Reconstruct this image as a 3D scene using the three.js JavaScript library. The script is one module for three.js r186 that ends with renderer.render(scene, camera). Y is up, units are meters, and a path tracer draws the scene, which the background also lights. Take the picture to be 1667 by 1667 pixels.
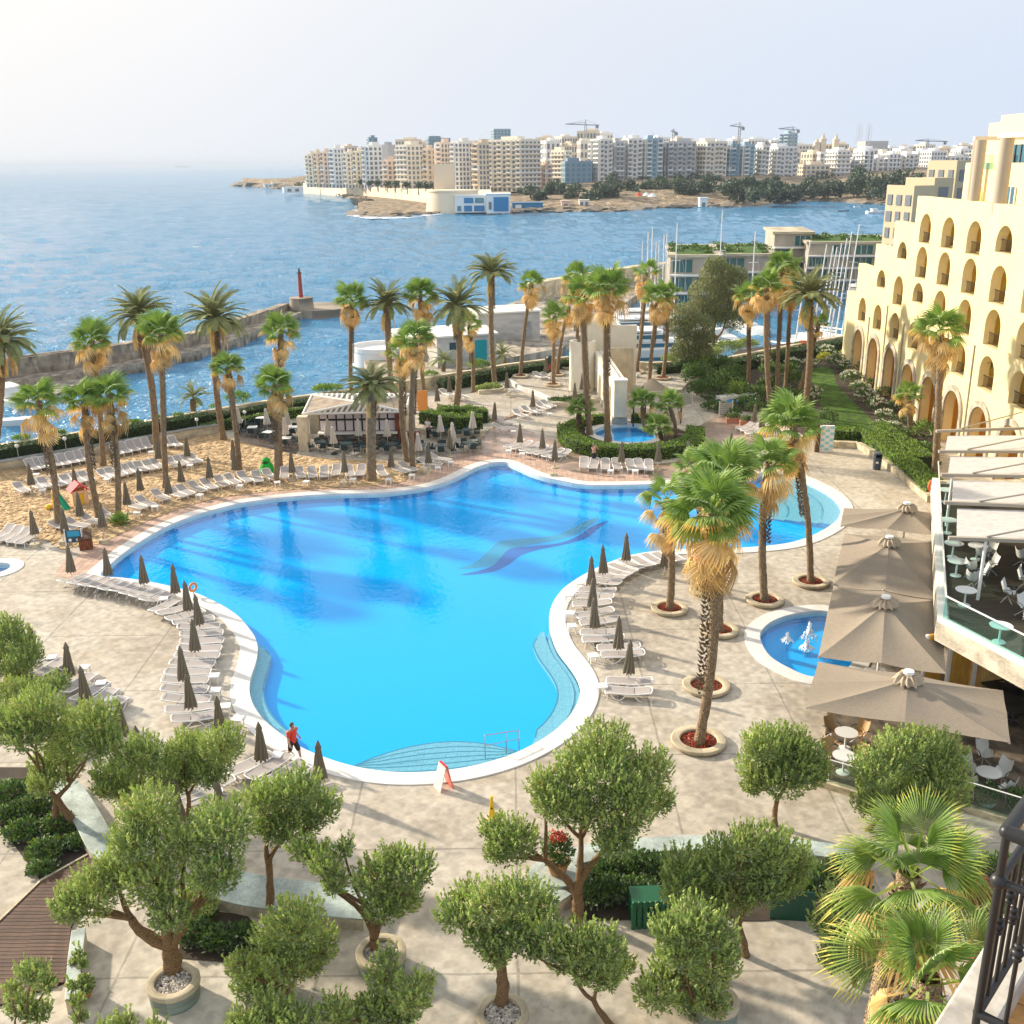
import * as THREE from 'three';
import { mergeGeometries } from 'three/addons/utils/BufferGeometryUtils.js';
import { MarchingCubes } from 'three/addons/objects/MarchingCubes.js';

// ---------------------------------------------------------------- camera, sky, sun, exposure
const EYE = 23, FOCAL = 1700, SIZE = 1667, PITCH = THREE.MathUtils.degToRad(18.56), ROLL = THREE.MathUtils.degToRad(-0.68);
const scene = new THREE.Scene();
const camera = new THREE.PerspectiveCamera(THREE.MathUtils.radToDeg(2 * Math.atan(SIZE / 2 / FOCAL)), 1, 0.5, 40000);
camera.position.set(0, EYE, 0);
camera.rotation.set(-PITCH, 0, ROLL, 'XYZ');
camera.updateMatrixWorld(true);
const renderer = new THREE.WebGLRenderer({ antialias: true });
renderer.setSize(1024, 1024);
renderer.toneMapping = THREE.LinearToneMapping;
renderer.toneMappingExposure = 1.95;
renderer.shadowMap.enabled = true;
const SUN = new THREE.Vector3(-0.85, 0.42, -0.53).normalize();
const sun = new THREE.DirectionalLight(new THREE.Color(1, 0.87, 0.69), 3.9);
sun.position.copy(SUN).multiplyScalar(300); sun.castShadow = true;
sun.shadow.camera.left = -160; sun.shadow.camera.right = 160; sun.shadow.camera.top = 160; sun.shadow.camera.bottom = -160; sun.shadow.camera.far = 800;
sun.shadow.mapSize.set(4096, 4096);
sun.shadow.radius = 4;
scene.add(sun, sun.target);
const SEA = -5;

function hash(x, y, s = 0) { let h = Math.imul(x | 0, 374761393) ^ Math.imul(y | 0, 668265263) ^ Math.imul(s | 0, 2147483647 ^ 0x5bd1e995); h = Math.imul(h ^ (h >>> 13), 1274126177); h ^= h >>> 16; h = Math.imul(h, 2246822519); return ((h ^ (h >>> 15)) >>> 0) / 4294967296; }
function vnoise(x, y, per, s = 0) {             // periodic value noise
  const xi = Math.floor(x), yi = Math.floor(y), fx = x - xi, fy = y - yi, u = fx * fx * fx * (fx * (fx * 6 - 15) + 10), v = fy * fy * fy * (fy * (fy * 6 - 15) + 10);
  const m = (a) => ((a % per) + per) % per;
  const a = hash(m(xi), m(yi), s), b = hash(m(xi + 1), m(yi), s), c = hash(m(xi), m(yi + 1), s), d = hash(m(xi + 1), m(yi + 1), s);
  return a + (b - a) * u + (c - a) * v + (a - b - c + d) * u * v;
}
function fbm(u, v, base, oct = 5, s = 0, gain = 0.5) { let a = 0, w = 1, t = 0, p = base; for (let i = 0; i < oct; i++) { a += w * vnoise(u * p, v * p, p, s + i * 17); t += w; w *= gain; p *= 2; } return a / t; }
let seed = 1234567;
function rnd() { seed = (seed + 0x6D2B79F5) | 0; let t = Math.imul(seed ^ (seed >>> 15), 1 | seed); t = (t + Math.imul(t ^ (t >>> 7), 61 | t)) ^ t; return ((t ^ (t >>> 14)) >>> 0) / 4294967296; }
const rr = (a, b) => a + (b - a) * rnd();
const pick = (a) => a[Math.floor(rnd() * a.length)];
const clamp = (x, a = 0, b = 1) => Math.min(b, Math.max(a, x));
const sstep = (a, b, x) => { const t = clamp((x - a) / (b - a)); return t * t * (3 - 2 * t); };

{ // hazy morning sky: pale and warm towards the sun at left, blue-grey away from it, thin high cloud
  const W = 1024, H = 512, d = new Float32Array(W * H * 4);
  for (let j = 0; j < H; j++) for (let i = 0; i < W; i++) {
    const el = ((j + 0.5) / H - 0.5) * Math.PI, az = ((i + 0.5) / W - 0.5) * 2 * Math.PI;
    const dir = [Math.cos(el) * Math.cos(az), Math.sin(el), Math.cos(el) * Math.sin(az)];
    const c = dir[0] * SUN.x + dir[1] * SUN.y + dir[2] * SUN.z, g = Math.exp((c - 1) * 2.6), up = Math.max(0, dir[1]);
    const hi = sstep(0, 0.3, up);
    const cl = (fbm(i / W, j / H * 0.5, 8, 5, 5) - 0.5) * 0.16 * sstep(-0.02, 0.2, up);
    let r = 0.55 + 0.13 * hi + 0.47 * g, gg = 0.655 + 0.1 * hi + 0.29 * g, b = 0.83 + 0.05 * hi + 0.02 * g;
    r += cl; gg += cl; b += cl * 0.8;
    d.set([r / 1.66, gg / 1.68, b / 1.72, 1], (j * W + i) * 4);
  }
  const t = new THREE.DataTexture(d, W, H, THREE.RGBAFormat, THREE.FloatType);
  t.mapping = THREE.EquirectangularReflectionMapping; t.colorSpace = THREE.LinearSRGBColorSpace; t.magFilter = t.minFilter = THREE.LinearFilter; t.needsUpdate = true;
  scene.background = t; scene.environment = t; scene.environmentIntensity = 1;
}

// ---------------------------------------------------------------- helpers
const V = (x, y, z) => new THREE.Vector3(x, y, z);
const camQ = camera.quaternion.clone();
const rayOf = (px, py) => V((px - SIZE / 2) / FOCAL, -(py - SIZE / 2) / FOCAL, -1).applyQuaternion(camQ);
function G(px, py, h = 0) { const d = rayOf(px, py), t = (h - EYE) / d.y; return V(d.x * t, h, d.z * t); }      // the point of a level seen at a pixel of the photograph
function atZ(px, py, z) { const d = rayOf(px, py), t = z / d.z; return V(d.x * t, EYE + d.y * t, z); }           // the point of the upright plane at that depth
const perPx = (z) => Math.abs(z) / FOCAL * 1.03;
const XZ = (p) => [p.x, p.z];
const used = {};
function numbered(name) { const n = used[name] = (used[name] ?? -1) + 1; return n ? `${name}_${String(n).padStart(3, '0')}` : name; }
function tag(o, label, category, group, kind) { if (label) o.userData.label = label; if (category) o.userData.category = category; if (group) o.userData.group = group; if (kind) o.userData.kind = kind; return o; }
function thing(name, pos, turn, label, category, group) { const o = new THREE.Group(); o.name = numbered(name); o.position.copy(pos); o.rotation.y = turn || 0; scene.add(o); return tag(o, label, category, group); }
function mesh(name, geo, mat, parent) { const m = new THREE.Mesh(geo, mat); m.name = parent ? name : numbered(name); m.castShadow = m.receiveShadow = true; (parent || scene).add(m); return m; }
function struct(name, geo, mat, parent) { const m = mesh(name, geo, mat, parent); if (!parent) m.userData.kind = 'structure'; return m; }
function copyOf(o, pos, turn, label, group) { const c = o.clone(); c.name = numbered(o.name.replace(/_\d{3}$/, '')); c.userData = { ...o.userData }; c.position.copy(pos); c.rotation.y = turn || 0; if (label) c.userData.label = label; if (group) c.userData.group = group; scene.add(c); return c; }
const ORD = ['', 'first', 'second', 'third', 'fourth', 'fifth', 'sixth', 'seventh', 'eighth', 'ninth', 'tenth', 'eleventh', 'twelfth', 'thirteenth', 'fourteenth', 'fifteenth', 'sixteenth', 'seventeenth', 'eighteenth', 'nineteenth', 'twentieth', 'twenty-first', 'twenty-second', 'twenty-third', 'twenty-fourth', 'twenty-fifth', 'twenty-sixth', 'twenty-seventh', 'twenty-eighth', 'twenty-ninth', 'thirtieth', 'thirty-first', 'thirty-second', 'thirty-third', 'thirty-fourth'];

// collects simple shapes into one geometry
class MB {
  constructor() { this.g = []; }
  add(g, m) { let q = g.index ? g.toNonIndexed() : g; if (m) { q = q === g ? q.clone() : q; q.applyMatrix4(m); } for (const k of Object.keys(q.attributes)) if (!['position', 'normal', 'uv'].includes(k)) q.deleteAttribute(k); this.g.push(q); return this; }
  box(cx, cy, cz, sx, sy, sz, ry = 0, rx = 0, rz = 0) { return this.add(new THREE.BoxGeometry(sx, sy, sz), new THREE.Matrix4().compose(V(cx, cy, cz), new THREE.Quaternion().setFromEuler(new THREE.Euler(rx, ry, rz, 'YXZ')), V(1, 1, 1))); }
  cyl(cx, cy, cz, r0, r1, h, n = 10, open = false) { return this.add(new THREE.CylinderGeometry(r1, r0, h, n, 1, open), new THREE.Matrix4().makeTranslation(cx, cy + h / 2, cz)); }
  bar(a, b, r, n = 6, r2 = r) { const d = b.clone().sub(a), l = d.length(); return this.add(new THREE.CylinderGeometry(r2, r, l, n), new THREE.Matrix4().compose(a.clone().addScaledVector(d, 0.5), new THREE.Quaternion().setFromUnitVectors(V(0, 1, 0), d.normalize()), V(1, 1, 1))); }
  tube(pts, r, n = 6, seg = pts.length * 3, closed = false) { return this.add(new THREE.TubeGeometry(new THREE.CatmullRomCurve3(pts, closed), seg, r, n, closed)); }
  ball(cx, cy, cz, r, sy = 1, w = 10, h = 8) { return this.add(new THREE.SphereGeometry(r, w, h), new THREE.Matrix4().compose(V(cx, cy, cz), new THREE.Quaternion(), V(1, sy, 1))); }
  get geo() { return mergeGeometries(this.g); }
  build(name, mat, parent) { return mesh(name, this.geo, mat, parent); }
}
function uvBox(g, k = 1) { // uv in metres from position and normal
  const q = g.index ? g.toNonIndexed() : g, p = q.attributes.position, uv = new Float32Array(p.count * 2); q.computeVertexNormals(); const n = q.attributes.normal;
  for (let i = 0; i < p.count; i++) { const ax = Math.abs(n.getX(i)), ay = Math.abs(n.getY(i)), az = Math.abs(n.getZ(i)); const [a, b] = ay >= ax && ay >= az ? [p.getX(i), p.getZ(i)] : ax > az ? [p.getZ(i), p.getY(i)] : [p.getX(i), p.getY(i)]; uv[2 * i] = a * k; uv[2 * i + 1] = b * k; }
  q.setAttribute('uv', new THREE.BufferAttribute(uv, 2)); return q;
}
const shapeOf = (pts) => { const s = new THREE.Shape(); pts.forEach(([x, z], i) => i ? s.lineTo(x, -z) : s.moveTo(x, -z)); return s; };
function smooth(pts, per = 6, closed = true) { const c = new THREE.CatmullRomCurve3(pts.map(([x, z]) => V(x, 0, z)), closed, 'centripetal'); return c.getPoints(pts.length * per).slice(0, closed ? -1 : undefined).map((p) => [p.x, p.z]); }
const area = (p) => p.reduce((a, [x, z], i) => { const [u, w] = p[(i + 1) % p.length]; return a + x * w - u * z; }, 0);
function offset(pts, d, closed = true) { // >0 grows a closed outline
  const s = closed ? Math.sign(area(pts)) : 1, n = pts.length;
  return pts.map(([x, z], i) => { const a = pts[closed ? (i + n - 1) % n : Math.max(0, i - 1)], b = pts[closed ? (i + 1) % n : Math.min(n - 1, i + 1)]; const tx = b[0] - a[0], tz = b[1] - a[1], l = Math.hypot(tx, tz) || 1; return [x + tz / l * d * s, z - tx / l * d * s]; });
}
function flat(pts, y, holes = []) { // level sheet, uv in metres
  const s = shapeOf(pts); for (const h of holes) s.holes.push(new THREE.Path(shapeOf(h).getPoints()));
  const g = new THREE.ShapeGeometry(s); g.rotateX(-Math.PI / 2); g.translate(0, y, 0);
  const p = g.attributes.position, uv = g.attributes.uv; for (let i = 0; i < p.count; i++) uv.setXY(i, p.getX(i), p.getZ(i)); return g;
}
function slab(pts, y0, y1, holes = [], bevel = 0) {
  const s = shapeOf(pts); for (const h of holes) s.holes.push(new THREE.Path(shapeOf(h).getPoints()));
  const g = new THREE.ExtrudeGeometry(s, { depth: y1 - y0 - 2 * bevel, bevelEnabled: bevel > 0, bevelSize: bevel, bevelThickness: bevel, bevelOffset: -bevel, bevelSegments: 2, curveSegments: 4 });
  g.rotateX(-Math.PI / 2); g.translate(0, y0 + bevel, 0); return uvBox(g);
}
function ribbon(pts, w, y0, y1, closed = false, bevel = 0) { const a = offset(pts, w / 2, closed), b = offset(pts, -w / 2, closed); return closed ? (Math.abs(area(a)) > Math.abs(area(b)) ? slab(a, y0, y1, [b], bevel) : slab(b, y0, y1, [a], bevel)) : slab([...a, ...b.reverse()], y0, y1, [], bevel); }

// ---------------------------------------------------------------- textures and materials
function tex(n, fn, rep = 1, srgb = true) {
  const d = new Uint8Array(n * n * 4);
  for (let j = 0; j < n; j++) for (let i = 0; i < n; i++) { const c = fn(i / n, j / n); const a = Array.isArray(c) ? c : [c, c, c]; d.set([clamp(a[0]) * 255, clamp(a[1]) * 255, clamp(a[2]) * 255, 255], (j * n + i) * 4); }
  const t = new THREE.DataTexture(d, n, n); t.wrapS = t.wrapT = THREE.RepeatWrapping; t.magFilter = THREE.LinearFilter; t.minFilter = THREE.LinearMipmapLinearFilter; t.generateMipmaps = true; t.repeat.set(rep, rep); if (srgb) t.colorSpace = THREE.SRGBColorSpace; t.needsUpdate = true; return t;
}
const again = (t, rx, ry = rx) => { const c = t.clone(); c.repeat.set(rx, ry); c.needsUpdate = true; return c; };
const lin = (r, g, b) => new THREE.Color().setRGB(r, g, b);
const std = (c, rough = 0.8, o = {}) => new THREE.MeshStandardMaterial({ color: Array.isArray(c) ? lin(...c) : c, roughness: rough, ...o });
const T = {};
T.grain = tex(512, (u, v) => 0.5 + (fbm(u, v, 64, 3, 3) - 0.5) * 0.9, 1, false);
T.mottle = tex(512, (u, v) => { const a = fbm(u, v, 6, 6, 9), b = fbm(u, v, 48, 3, 21); const k = 0.86 + (a - 0.5) * 0.42 + (b - 0.5) * 0.18; return [k, k, k]; });
T.plaster = tex(512, (u, v) => { const k = 0.96 + (fbm(u, v, 5, 6, 19) - 0.5) * 0.1 + (fbm(u, v, 60, 3, 29) - 0.5) * 0.04; return [k, k, k * 0.99]; });
T.deck = tex(1024, (u, v) => { // stamped stone paving, tan and grey blotches, faint fan of hairlines and slab joints
  const a = fbm(u, v, 5, 6, 31), b = fbm(u + 0.3, v, 12, 5, 41), c = fbm(u, v, 90, 3, 51), w = fbm(u, v, 20, 4, 61);
  let r = 0.93 + (a - 0.5) * 0.14, g = 0.91 + (a - 0.5) * 0.17, bl = 0.875 + (a - 0.5) * 0.2;
  const s = sstep(0.55, 0.78, b) * 0.08; r -= s * 0.6; g -= s * 0.75; bl -= s * 0.95;
  const st = sstep(0.58, 0.7, fbm(u, v, 9, 5, 91)) * 0.06; r -= st; g -= st; bl -= st;
  const k = 1 + (c - 0.5) * 0.3; r *= k; g *= k; bl *= k;
  const jl = (x, n, o) => { const t = Math.abs(((x * n + o) % 1 + 1) % 1 - 0.5) * 2; return t > 0.985 ? 1 : 0; };
  const wob = (w - 0.5) * 0.002, j1 = Math.max(jl(u + wob, 4, 0), jl(v + wob, 4, 0.2)), ch = Math.max(jl(u + v + (w - 0.5) * 0.05, 26, 0.1), jl(v - u + (w - 0.5) * 0.06, 23, 0.4));
  const dk = 1 - 0.16 * j1 - 0.13 * ch * (0.2 + w); return [r * dk, g * dk, bl * dk];
}, 1 / 24);
T.sand = tex(1024, (u, v) => { const a = fbm(u, v, 6, 5, 71), b = fbm(u, v, 60, 4, 81); const k = 0.86 + (a - 0.5) * 0.2 + (b - 0.5) * 0.34; return [0.93 * k, 0.82 * k, 0.66 * k]; }, 1 / 12);
T.sandBump = tex(1024, (u, v) => { const w = fbm(u, v, 20, 3, 5); const a = fbm(u + w * 0.02, v * 1.0, 40, 3, 99); return sstep(0.3, 0.72, a); }, 1 / 12, false);
T.tile = tex(512, (u, v) => { const i = Math.floor(u * 16), j = Math.floor(v * 16), fu = u * 16 - i, fv = v * 16 - j, e = Math.min(fu, 1 - fu, fv, 1 - fv); const k = 0.9 + 0.14 * (hash(i, j, 3) - 0.5) + (fbm(u, v, 32, 3, 8) - 0.5) * 0.1; return e < 0.05 ? [k * 0.8, k * 0.78, k * 0.76] : [k, k * 0.98, k * 0.97]; }, 1);
T.bark = tex(256, (u, v) => { const r = Math.abs((v * 16 + fbm(u, v, 8, 3, 2) * 1.6) % 1 - 0.5) * 2, f = fbm(u, v, 24, 4, 12); return 0.2 + 0.55 * sstep(0.1, 0.7, r) * (0.5 + f * 0.7); }, 1, false);
T.barkColor = tex(256, (u, v) => { const f = fbm(u, v, 16, 4, 15), g = fbm(u, v, 40, 3, 19), b = sstep(0.55, 0.7, fbm(u, v, 28, 3, 77)); const k = 0.62 + f * 0.42 + (g - 0.5) * 0.6; return [k + b * 0.18, k * 0.9 + b * 0.16, k * 0.78 + b * 0.12]; }, 1);
T.stone = tex(512, (u, v) => { const a = fbm(u, v, 8, 6, 101), c = sstep(0.5, 0.75, fbm(u * 1, v * 0.25, 24, 4, 111)); const k = 0.78 + (a - 0.5) * 0.6 - c * 0.16; return [k, k * 0.96, k * 0.9]; }, 1);
T.rock = tex(512, (u, v) => fbm(u, v, 10, 7, 121, 0.6), 1, false);
T.ripple = tex(1024, (u, v) => 0.5 + (fbm(u, v * 1.0, 36, 4, 131, 0.5) - 0.5) * 0.9, 1, false);
T.wave = tex(1024, (u, v) => { const a = 1 - Math.abs(2 * fbm(u, v * 1.0, 14, 6, 141, 0.58) - 1), b = fbm(u, v, 60, 4, 151, 0.6); return a * 0.75 + b * 0.25; }, 1, false);
T.cloth = tex(256, (u, v) => { const k = 0.9 + (fbm(u, v, 16, 4, 161) - 0.5) * 0.16 + ((Math.floor(u * 128) + Math.floor(v * 128)) % 2) * 0.03; return [k, k, k]; }, 1);
T.grass = tex(512, (u, v) => { const a = fbm(u, v, 10, 5, 171), b = fbm(u, v, 120, 2, 181); const k = 0.62 + (a - 0.5) * 0.5 + (b - 0.5) * 0.5; return [k, k, k * 0.9]; }, 1 / 6);
T.pebble = tex(512, (u, v) => { // loose pebbles of many greys
  let best = 9, sec = 9, id = 0; const n = 22, x = u * n, y = v * n, xi = Math.floor(x), yi = Math.floor(y);
  for (let j = -1; j < 2; j++) for (let i = -1; i < 2; i++) { const a = ((xi + i) % n + n) % n, b = ((yi + j) % n + n) % n; const d = Math.hypot(xi + i + hash(a, b, 1) - x, yi + j + hash(a, b, 2) - y); if (d < best) { sec = best; best = d; id = a * 97 + b; } else if (d < sec) sec = d; }
  const k = (0.35 + 0.6 * hash(id, 7, 5)) * (sec - best > 0.1 ? 1 : 0.45); return [k, k * 0.95, k * 0.9];
}, 1);
const M = {
  deck: std([0.55, 0.52, 0.47], 0.62, { map: T.deck, bumpMap: again(T.grain, 0.5), bumpScale: 0.004 }),
  wet: std([0.5, 0.36, 0.28], 0.22, { map: again(T.mottle, 0.15), bumpMap: again(T.grain, 0.5), bumpScale: 0.002 }),
  strip: std([0.66, 0.47, 0.37], 0.6, { map: again(T.tile, 0.16), bumpMap: again(T.grain, 0.5), bumpScale: 0.004 }),
  coping: std([0.8, 0.78, 0.76], 0.55, { map: again(T.plaster, 0.5), bumpMap: again(T.grain, 0.8), bumpScale: 0.003 }),
  sand: std([0.95, 0.88, 0.78], 0.95, { map: T.sand, bumpMap: T.sandBump, bumpScale: 0.09 }),
  poolFloor: new THREE.MeshPhysicalMaterial({ color: lin(0, 0.42, 0.97), roughness: 0.9, specularIntensity: 0 }),
  poolWall: std([0.01, 0.46, 0.85], 0.6, { map: again(T.tile, 0.6) }),
  ledge: new THREE.MeshPhysicalMaterial({ color: lin(0.3, 0.62, 0.84), roughness: 0.8, specularIntensity: 0, map: again(T.tile, 1.1) }),
  ledgeEdge: std([0.02, 0.22, 0.36], 0.6),
  wall: std([0.78, 0.68, 0.5], 0.8, { map: again(T.mottle, 0.2), bumpMap: again(T.grain, 0.6), bumpScale: 0.006 }),
  wallCap: std([0.7, 0.62, 0.48], 0.7, { map: again(T.mottle, 0.4) }),
  seaWall: std([0.8, 0.7, 0.48], 0.85, { map: again(T.mottle, 0.3), bumpMap: again(T.rock, 0.5), bumpScale: 0.015 }),
  grey: std([0.42, 0.43, 0.42], 0.7, { map: again(T.mottle, 0.3) }),
  concrete: std([0.56, 0.52, 0.46], 0.85, { map: again(T.stone, 0.1), bumpMap: again(T.rock, 0.12), bumpScale: 0.08 }),
  rock: std([0.42, 0.36, 0.28], 0.9, { map: again(T.stone, 0.03), bumpMap: again(T.rock, 0.04), bumpScale: 1.2 }),
  hotel: std([0.86, 0.72, 0.4], 0.85, { map: again(T.plaster, 0.12), bumpMap: again(T.grain, 0.5), bumpScale: 0.003 }),
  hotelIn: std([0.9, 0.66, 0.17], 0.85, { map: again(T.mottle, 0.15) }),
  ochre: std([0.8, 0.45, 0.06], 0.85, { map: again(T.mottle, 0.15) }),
  moulding: std([0.55, 0.5, 0.4], 0.8, { map: again(T.mottle, 0.4) }),
  terracotta: std([0.6, 0.3, 0.12], 0.75, { map: again(T.mottle, 0.5) }),
  white: std([0.82, 0.81, 0.78], 0.45), plastic: std([0.84, 0.83, 0.81], 0.4),
  sling: std([0.46, 0.42, 0.4], 0.7, { map: again(T.cloth, 2) }),
  greyCloth: std([0.22, 0.185, 0.13], 0.9, { map: again(T.cloth, 3) }),
  creamCloth: std([0.72, 0.67, 0.6], 0.9, { map: again(T.cloth, 3) }),
  pole: std([0.6, 0.58, 0.54], 0.45, { metalness: 0.3 }),
  dark: std([0.03, 0.03, 0.03], 0.6), rattan: std([0.02, 0.045, 0.05], 0.6), metal: std([0.45, 0.45, 0.45], 0.3, { metalness: 0.9 }),
  glassDark: std([0.03, 0.07, 0.09], 0.08), glassBlue: std([0.05, 0.14, 0.2], 0.1), teal: std([0.02, 0.3, 0.32], 0.25),
  trunk: std([0.44, 0.385, 0.32], 0.95, { map: again(T.barkColor, 1, 1), bumpMap: again(T.bark, 1, 1.4), bumpScale: 0.1 }),
  oliveTrunk: std([0.34, 0.25, 0.16], 0.95, { map: again(T.barkColor, 2, 2), bumpMap: again(T.rock, 2, 3), bumpScale: 0.05 }),
  earth: std([0.07, 0.05, 0.035], 0.95, { map: again(T.mottle, 0.4) }),
  mulch: std([0.32, 0.06, 0.02], 0.95, { map: again(T.pebble, 1.2), bumpMap: again(T.pebble, 1.2), bumpScale: 0.03 }),
  pebbles: std([0.62, 0.58, 0.53], 0.8, { map: again(T.pebble, 0.9), bumpMap: again(T.pebble, 0.9), bumpScale: 0.03 }),
  lawn: std([0.14, 0.34, 0.012], 0.95, { map: T.grass, bumpMap: again(T.grass, 0.8), bumpScale: 0.05 }),
  wood: std([0.2, 0.11, 0.07], 0.7, { map: again(T.stone, 0.4) }), cedar: std([0.36, 0.11, 0.04], 0.7, { map: again(T.stone, 0.6) }),
  planter: std([0.68, 0.58, 0.4], 0.7, { map: again(T.mottle, 0.6) }), planterSide: std([0.28, 0.34, 0.28], 0.7, { map: again(T.mottle, 0.6) }),
  tealTop: std([0.5, 0.58, 0.54], 0.6, { map: again(T.mottle, 0.3) }),
  iron: std([0.035, 0.035, 0.037], 0.4, { metalness: 0.4 }),
};
const leafy = (c, o = {}) => new THREE.MeshPhysicalMaterial({ color: lin(...c), roughness: 0.9, transmission: 0.35, thickness: 0, vertexColors: true, side: THREE.DoubleSide, ...o });
const F = {
  olive: leafy([0.31, 0.4, 0.11]), shrub: leafy([0.085, 0.17, 0.022]), hedge: leafy([0.17, 0.3, 0.02]), darkHedge: leafy([0.05, 0.11, 0.025]), tamarisk: leafy([0.26, 0.29, 0.15]),
  fan: leafy([0.21, 0.34, 0.05]), date: leafy([0.28, 0.31, 0.13]), dead: leafy([0.74, 0.54, 0.23]), far: leafy([0.05, 0.09, 0.045]), white: leafy([0.8, 0.78, 0.7]), red: leafy([0.55, 0.05, 0.02]), yellow: leafy([0.4, 0.42, 0.04]),
};
// ================================================================= sea
{
  const NA = 520, NR = 480, pos = [], uv = [], idx = [], waves = [];
  for (let i = 0; i < 46; i++) { const L = 1.8 * Math.pow(1.068, i), a = 1.15 + rr(-0.85, 0.85); waves.push([Math.cos(a) * 2 * Math.PI / L, Math.sin(a) * 2 * Math.PI / L, Math.min(L * 0.0095, 0.075) * rr(0.5, 1.3), rr(0, 6.28), L]); }
  for (let j = 0; j <= NR; j++) {
    const d = 95 * Math.pow(26000 / 95, Math.pow(j / NR, 1.25)), step = Math.max(d * 1.9 / NA, 0.3);
    for (let i = 0; i <= NA; i++) {
      const az = (i / NA - 0.5) * 1.9, x = Math.sin(az) * d, z = -Math.cos(az) * d; let y = 0;
      for (const [kx, kz, A, ph, L] of waves) { const f = sstep(1.2, 3, L / step); if (f > 0) y += A * f * Math.sin(kx * x + kz * z + ph); }
      y += 0.25 * (vnoise(x * 0.08, z * 0.16, 4096, 3) - 0.5) * sstep(1.2, 3, 10 / step);
      pos.push(x, SEA + y, z); uv.push(x, z);
      if (i < NA && j < NR) { const a = j * (NA + 1) + i, b = a + NA + 1; idx.push(a, a + 1, b, a + 1, b + 1, b); }
    }
  }
  const g = new THREE.BufferGeometry(); g.setAttribute('position', new THREE.Float32BufferAttribute(pos, 3)); g.setAttribute('uv', new THREE.Float32BufferAttribute(uv, 2)); g.setIndex(idx); g.computeVertexNormals();
  const m = std([0.06, 0.28, 0.5], 0.1, { bumpMap: again(T.wave, 1 / 24, 1 / 14), bumpScale: 0.7 });
  struct('sea', g, m);
}

// ================================================================= pools and paving
const px = (list, h = 0) => list.map(([x, y]) => XZ(G(x, y, h)));
const poolPx = [[164, 938], [181, 918], [201, 901], [227, 883], [252, 868], [277, 855], [315, 840], [353, 829], [390, 820], [438, 813], [500, 807], [576, 804], [614, 803.5], [652, 800], [690, 794.5], [727, 784], [752, 773], [778, 760], [803, 753.5], [822, 753], [840, 760], [876, 775], [913, 783], [951, 789.5], [1001, 790], [1052, 789], [1105, 787], [1170, 784], [1212, 778], [1240, 770], [1268, 769], [1297, 777], [1330, 792], [1352, 805], [1366, 820], [1368, 836], [1360, 850], [1340, 864], [1312, 877], [1284, 885], [1250, 889.5], [1200, 893], [1140, 894], [1077, 897], [1027, 905], [991, 917], [965, 929], [940, 943], [918, 959], [903, 978], [896, 996], [894.5, 1014], [899, 1032], [909, 1055], [925, 1076], [939, 1097], [945.5, 1118], [942, 1141], [929, 1165], [908, 1187], [878, 1208], [840, 1227], [800, 1241], [752, 1252], [700, 1258], [650, 1259], [600, 1254], [556, 1244], [516, 1230], [484, 1215], [455, 1195], [432, 1176], [414, 1153], [406, 1130], [407, 1107], [415, 1082], [419, 1062], [416, 1042], [403, 1022], [388, 1005], [365, 989], [340, 976], [315, 965.5], [277, 955.5], [239, 947.5], [201, 942]];
const poolEdge = smooth(px(poolPx), 4);
const kidsEdge = smooth(px([[1346, 996], [1312, 997], [1278, 1004], [1253, 1015], [1238, 1032], [1242, 1052], [1256, 1071], [1284, 1088], [1320, 1102], [1365, 1098], [1392, 1068], [1385, 1020]]), 6);
const ovalEdge = smooth(px([[965, 703], [981, 695], [1001, 692], [1030, 691], [1052, 694], [1066, 703], [1064, 715], [1044, 720], [1008, 719.5], [981, 713]]), 6);
const tubC = G(-10, 926), tubEdge = Array.from({ length: 32 }, (_, i) => [tubC.x + 0.95 * Math.cos(i / 16 * Math.PI), tubC.z + 0.95 * Math.sin(i / 16 * Math.PI)]);
const wallTopPx = [[-420, 800], [-200, 760], [0, 723], [140, 701], [220, 688], [300, 674], [426, 653], [580, 632], [702, 613], [820, 593], [926, 580], [1060, 590], [1163, 585], [1262, 566], [1380, 545]];
const seaLine = wallTopPx.map(([x, y]) => XZ(G(x, y, 1.3)));
{
  const land = [...seaLine, [150, -132], [220, -132], [260, 60], [-260, 60], [-260, seaLine[0][1] + 20]];
  const inner = offset(land, -0.3); // the wall stands on the edge
  struct('deck', flat(inner, 0, [poolEdge, kidsEdge, ovalEdge, tubEdge]), M.deck);
  struct('quay', ribbon(seaLine, 1.2, SEA - 3, -0.02), M.concrete);
}
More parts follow.
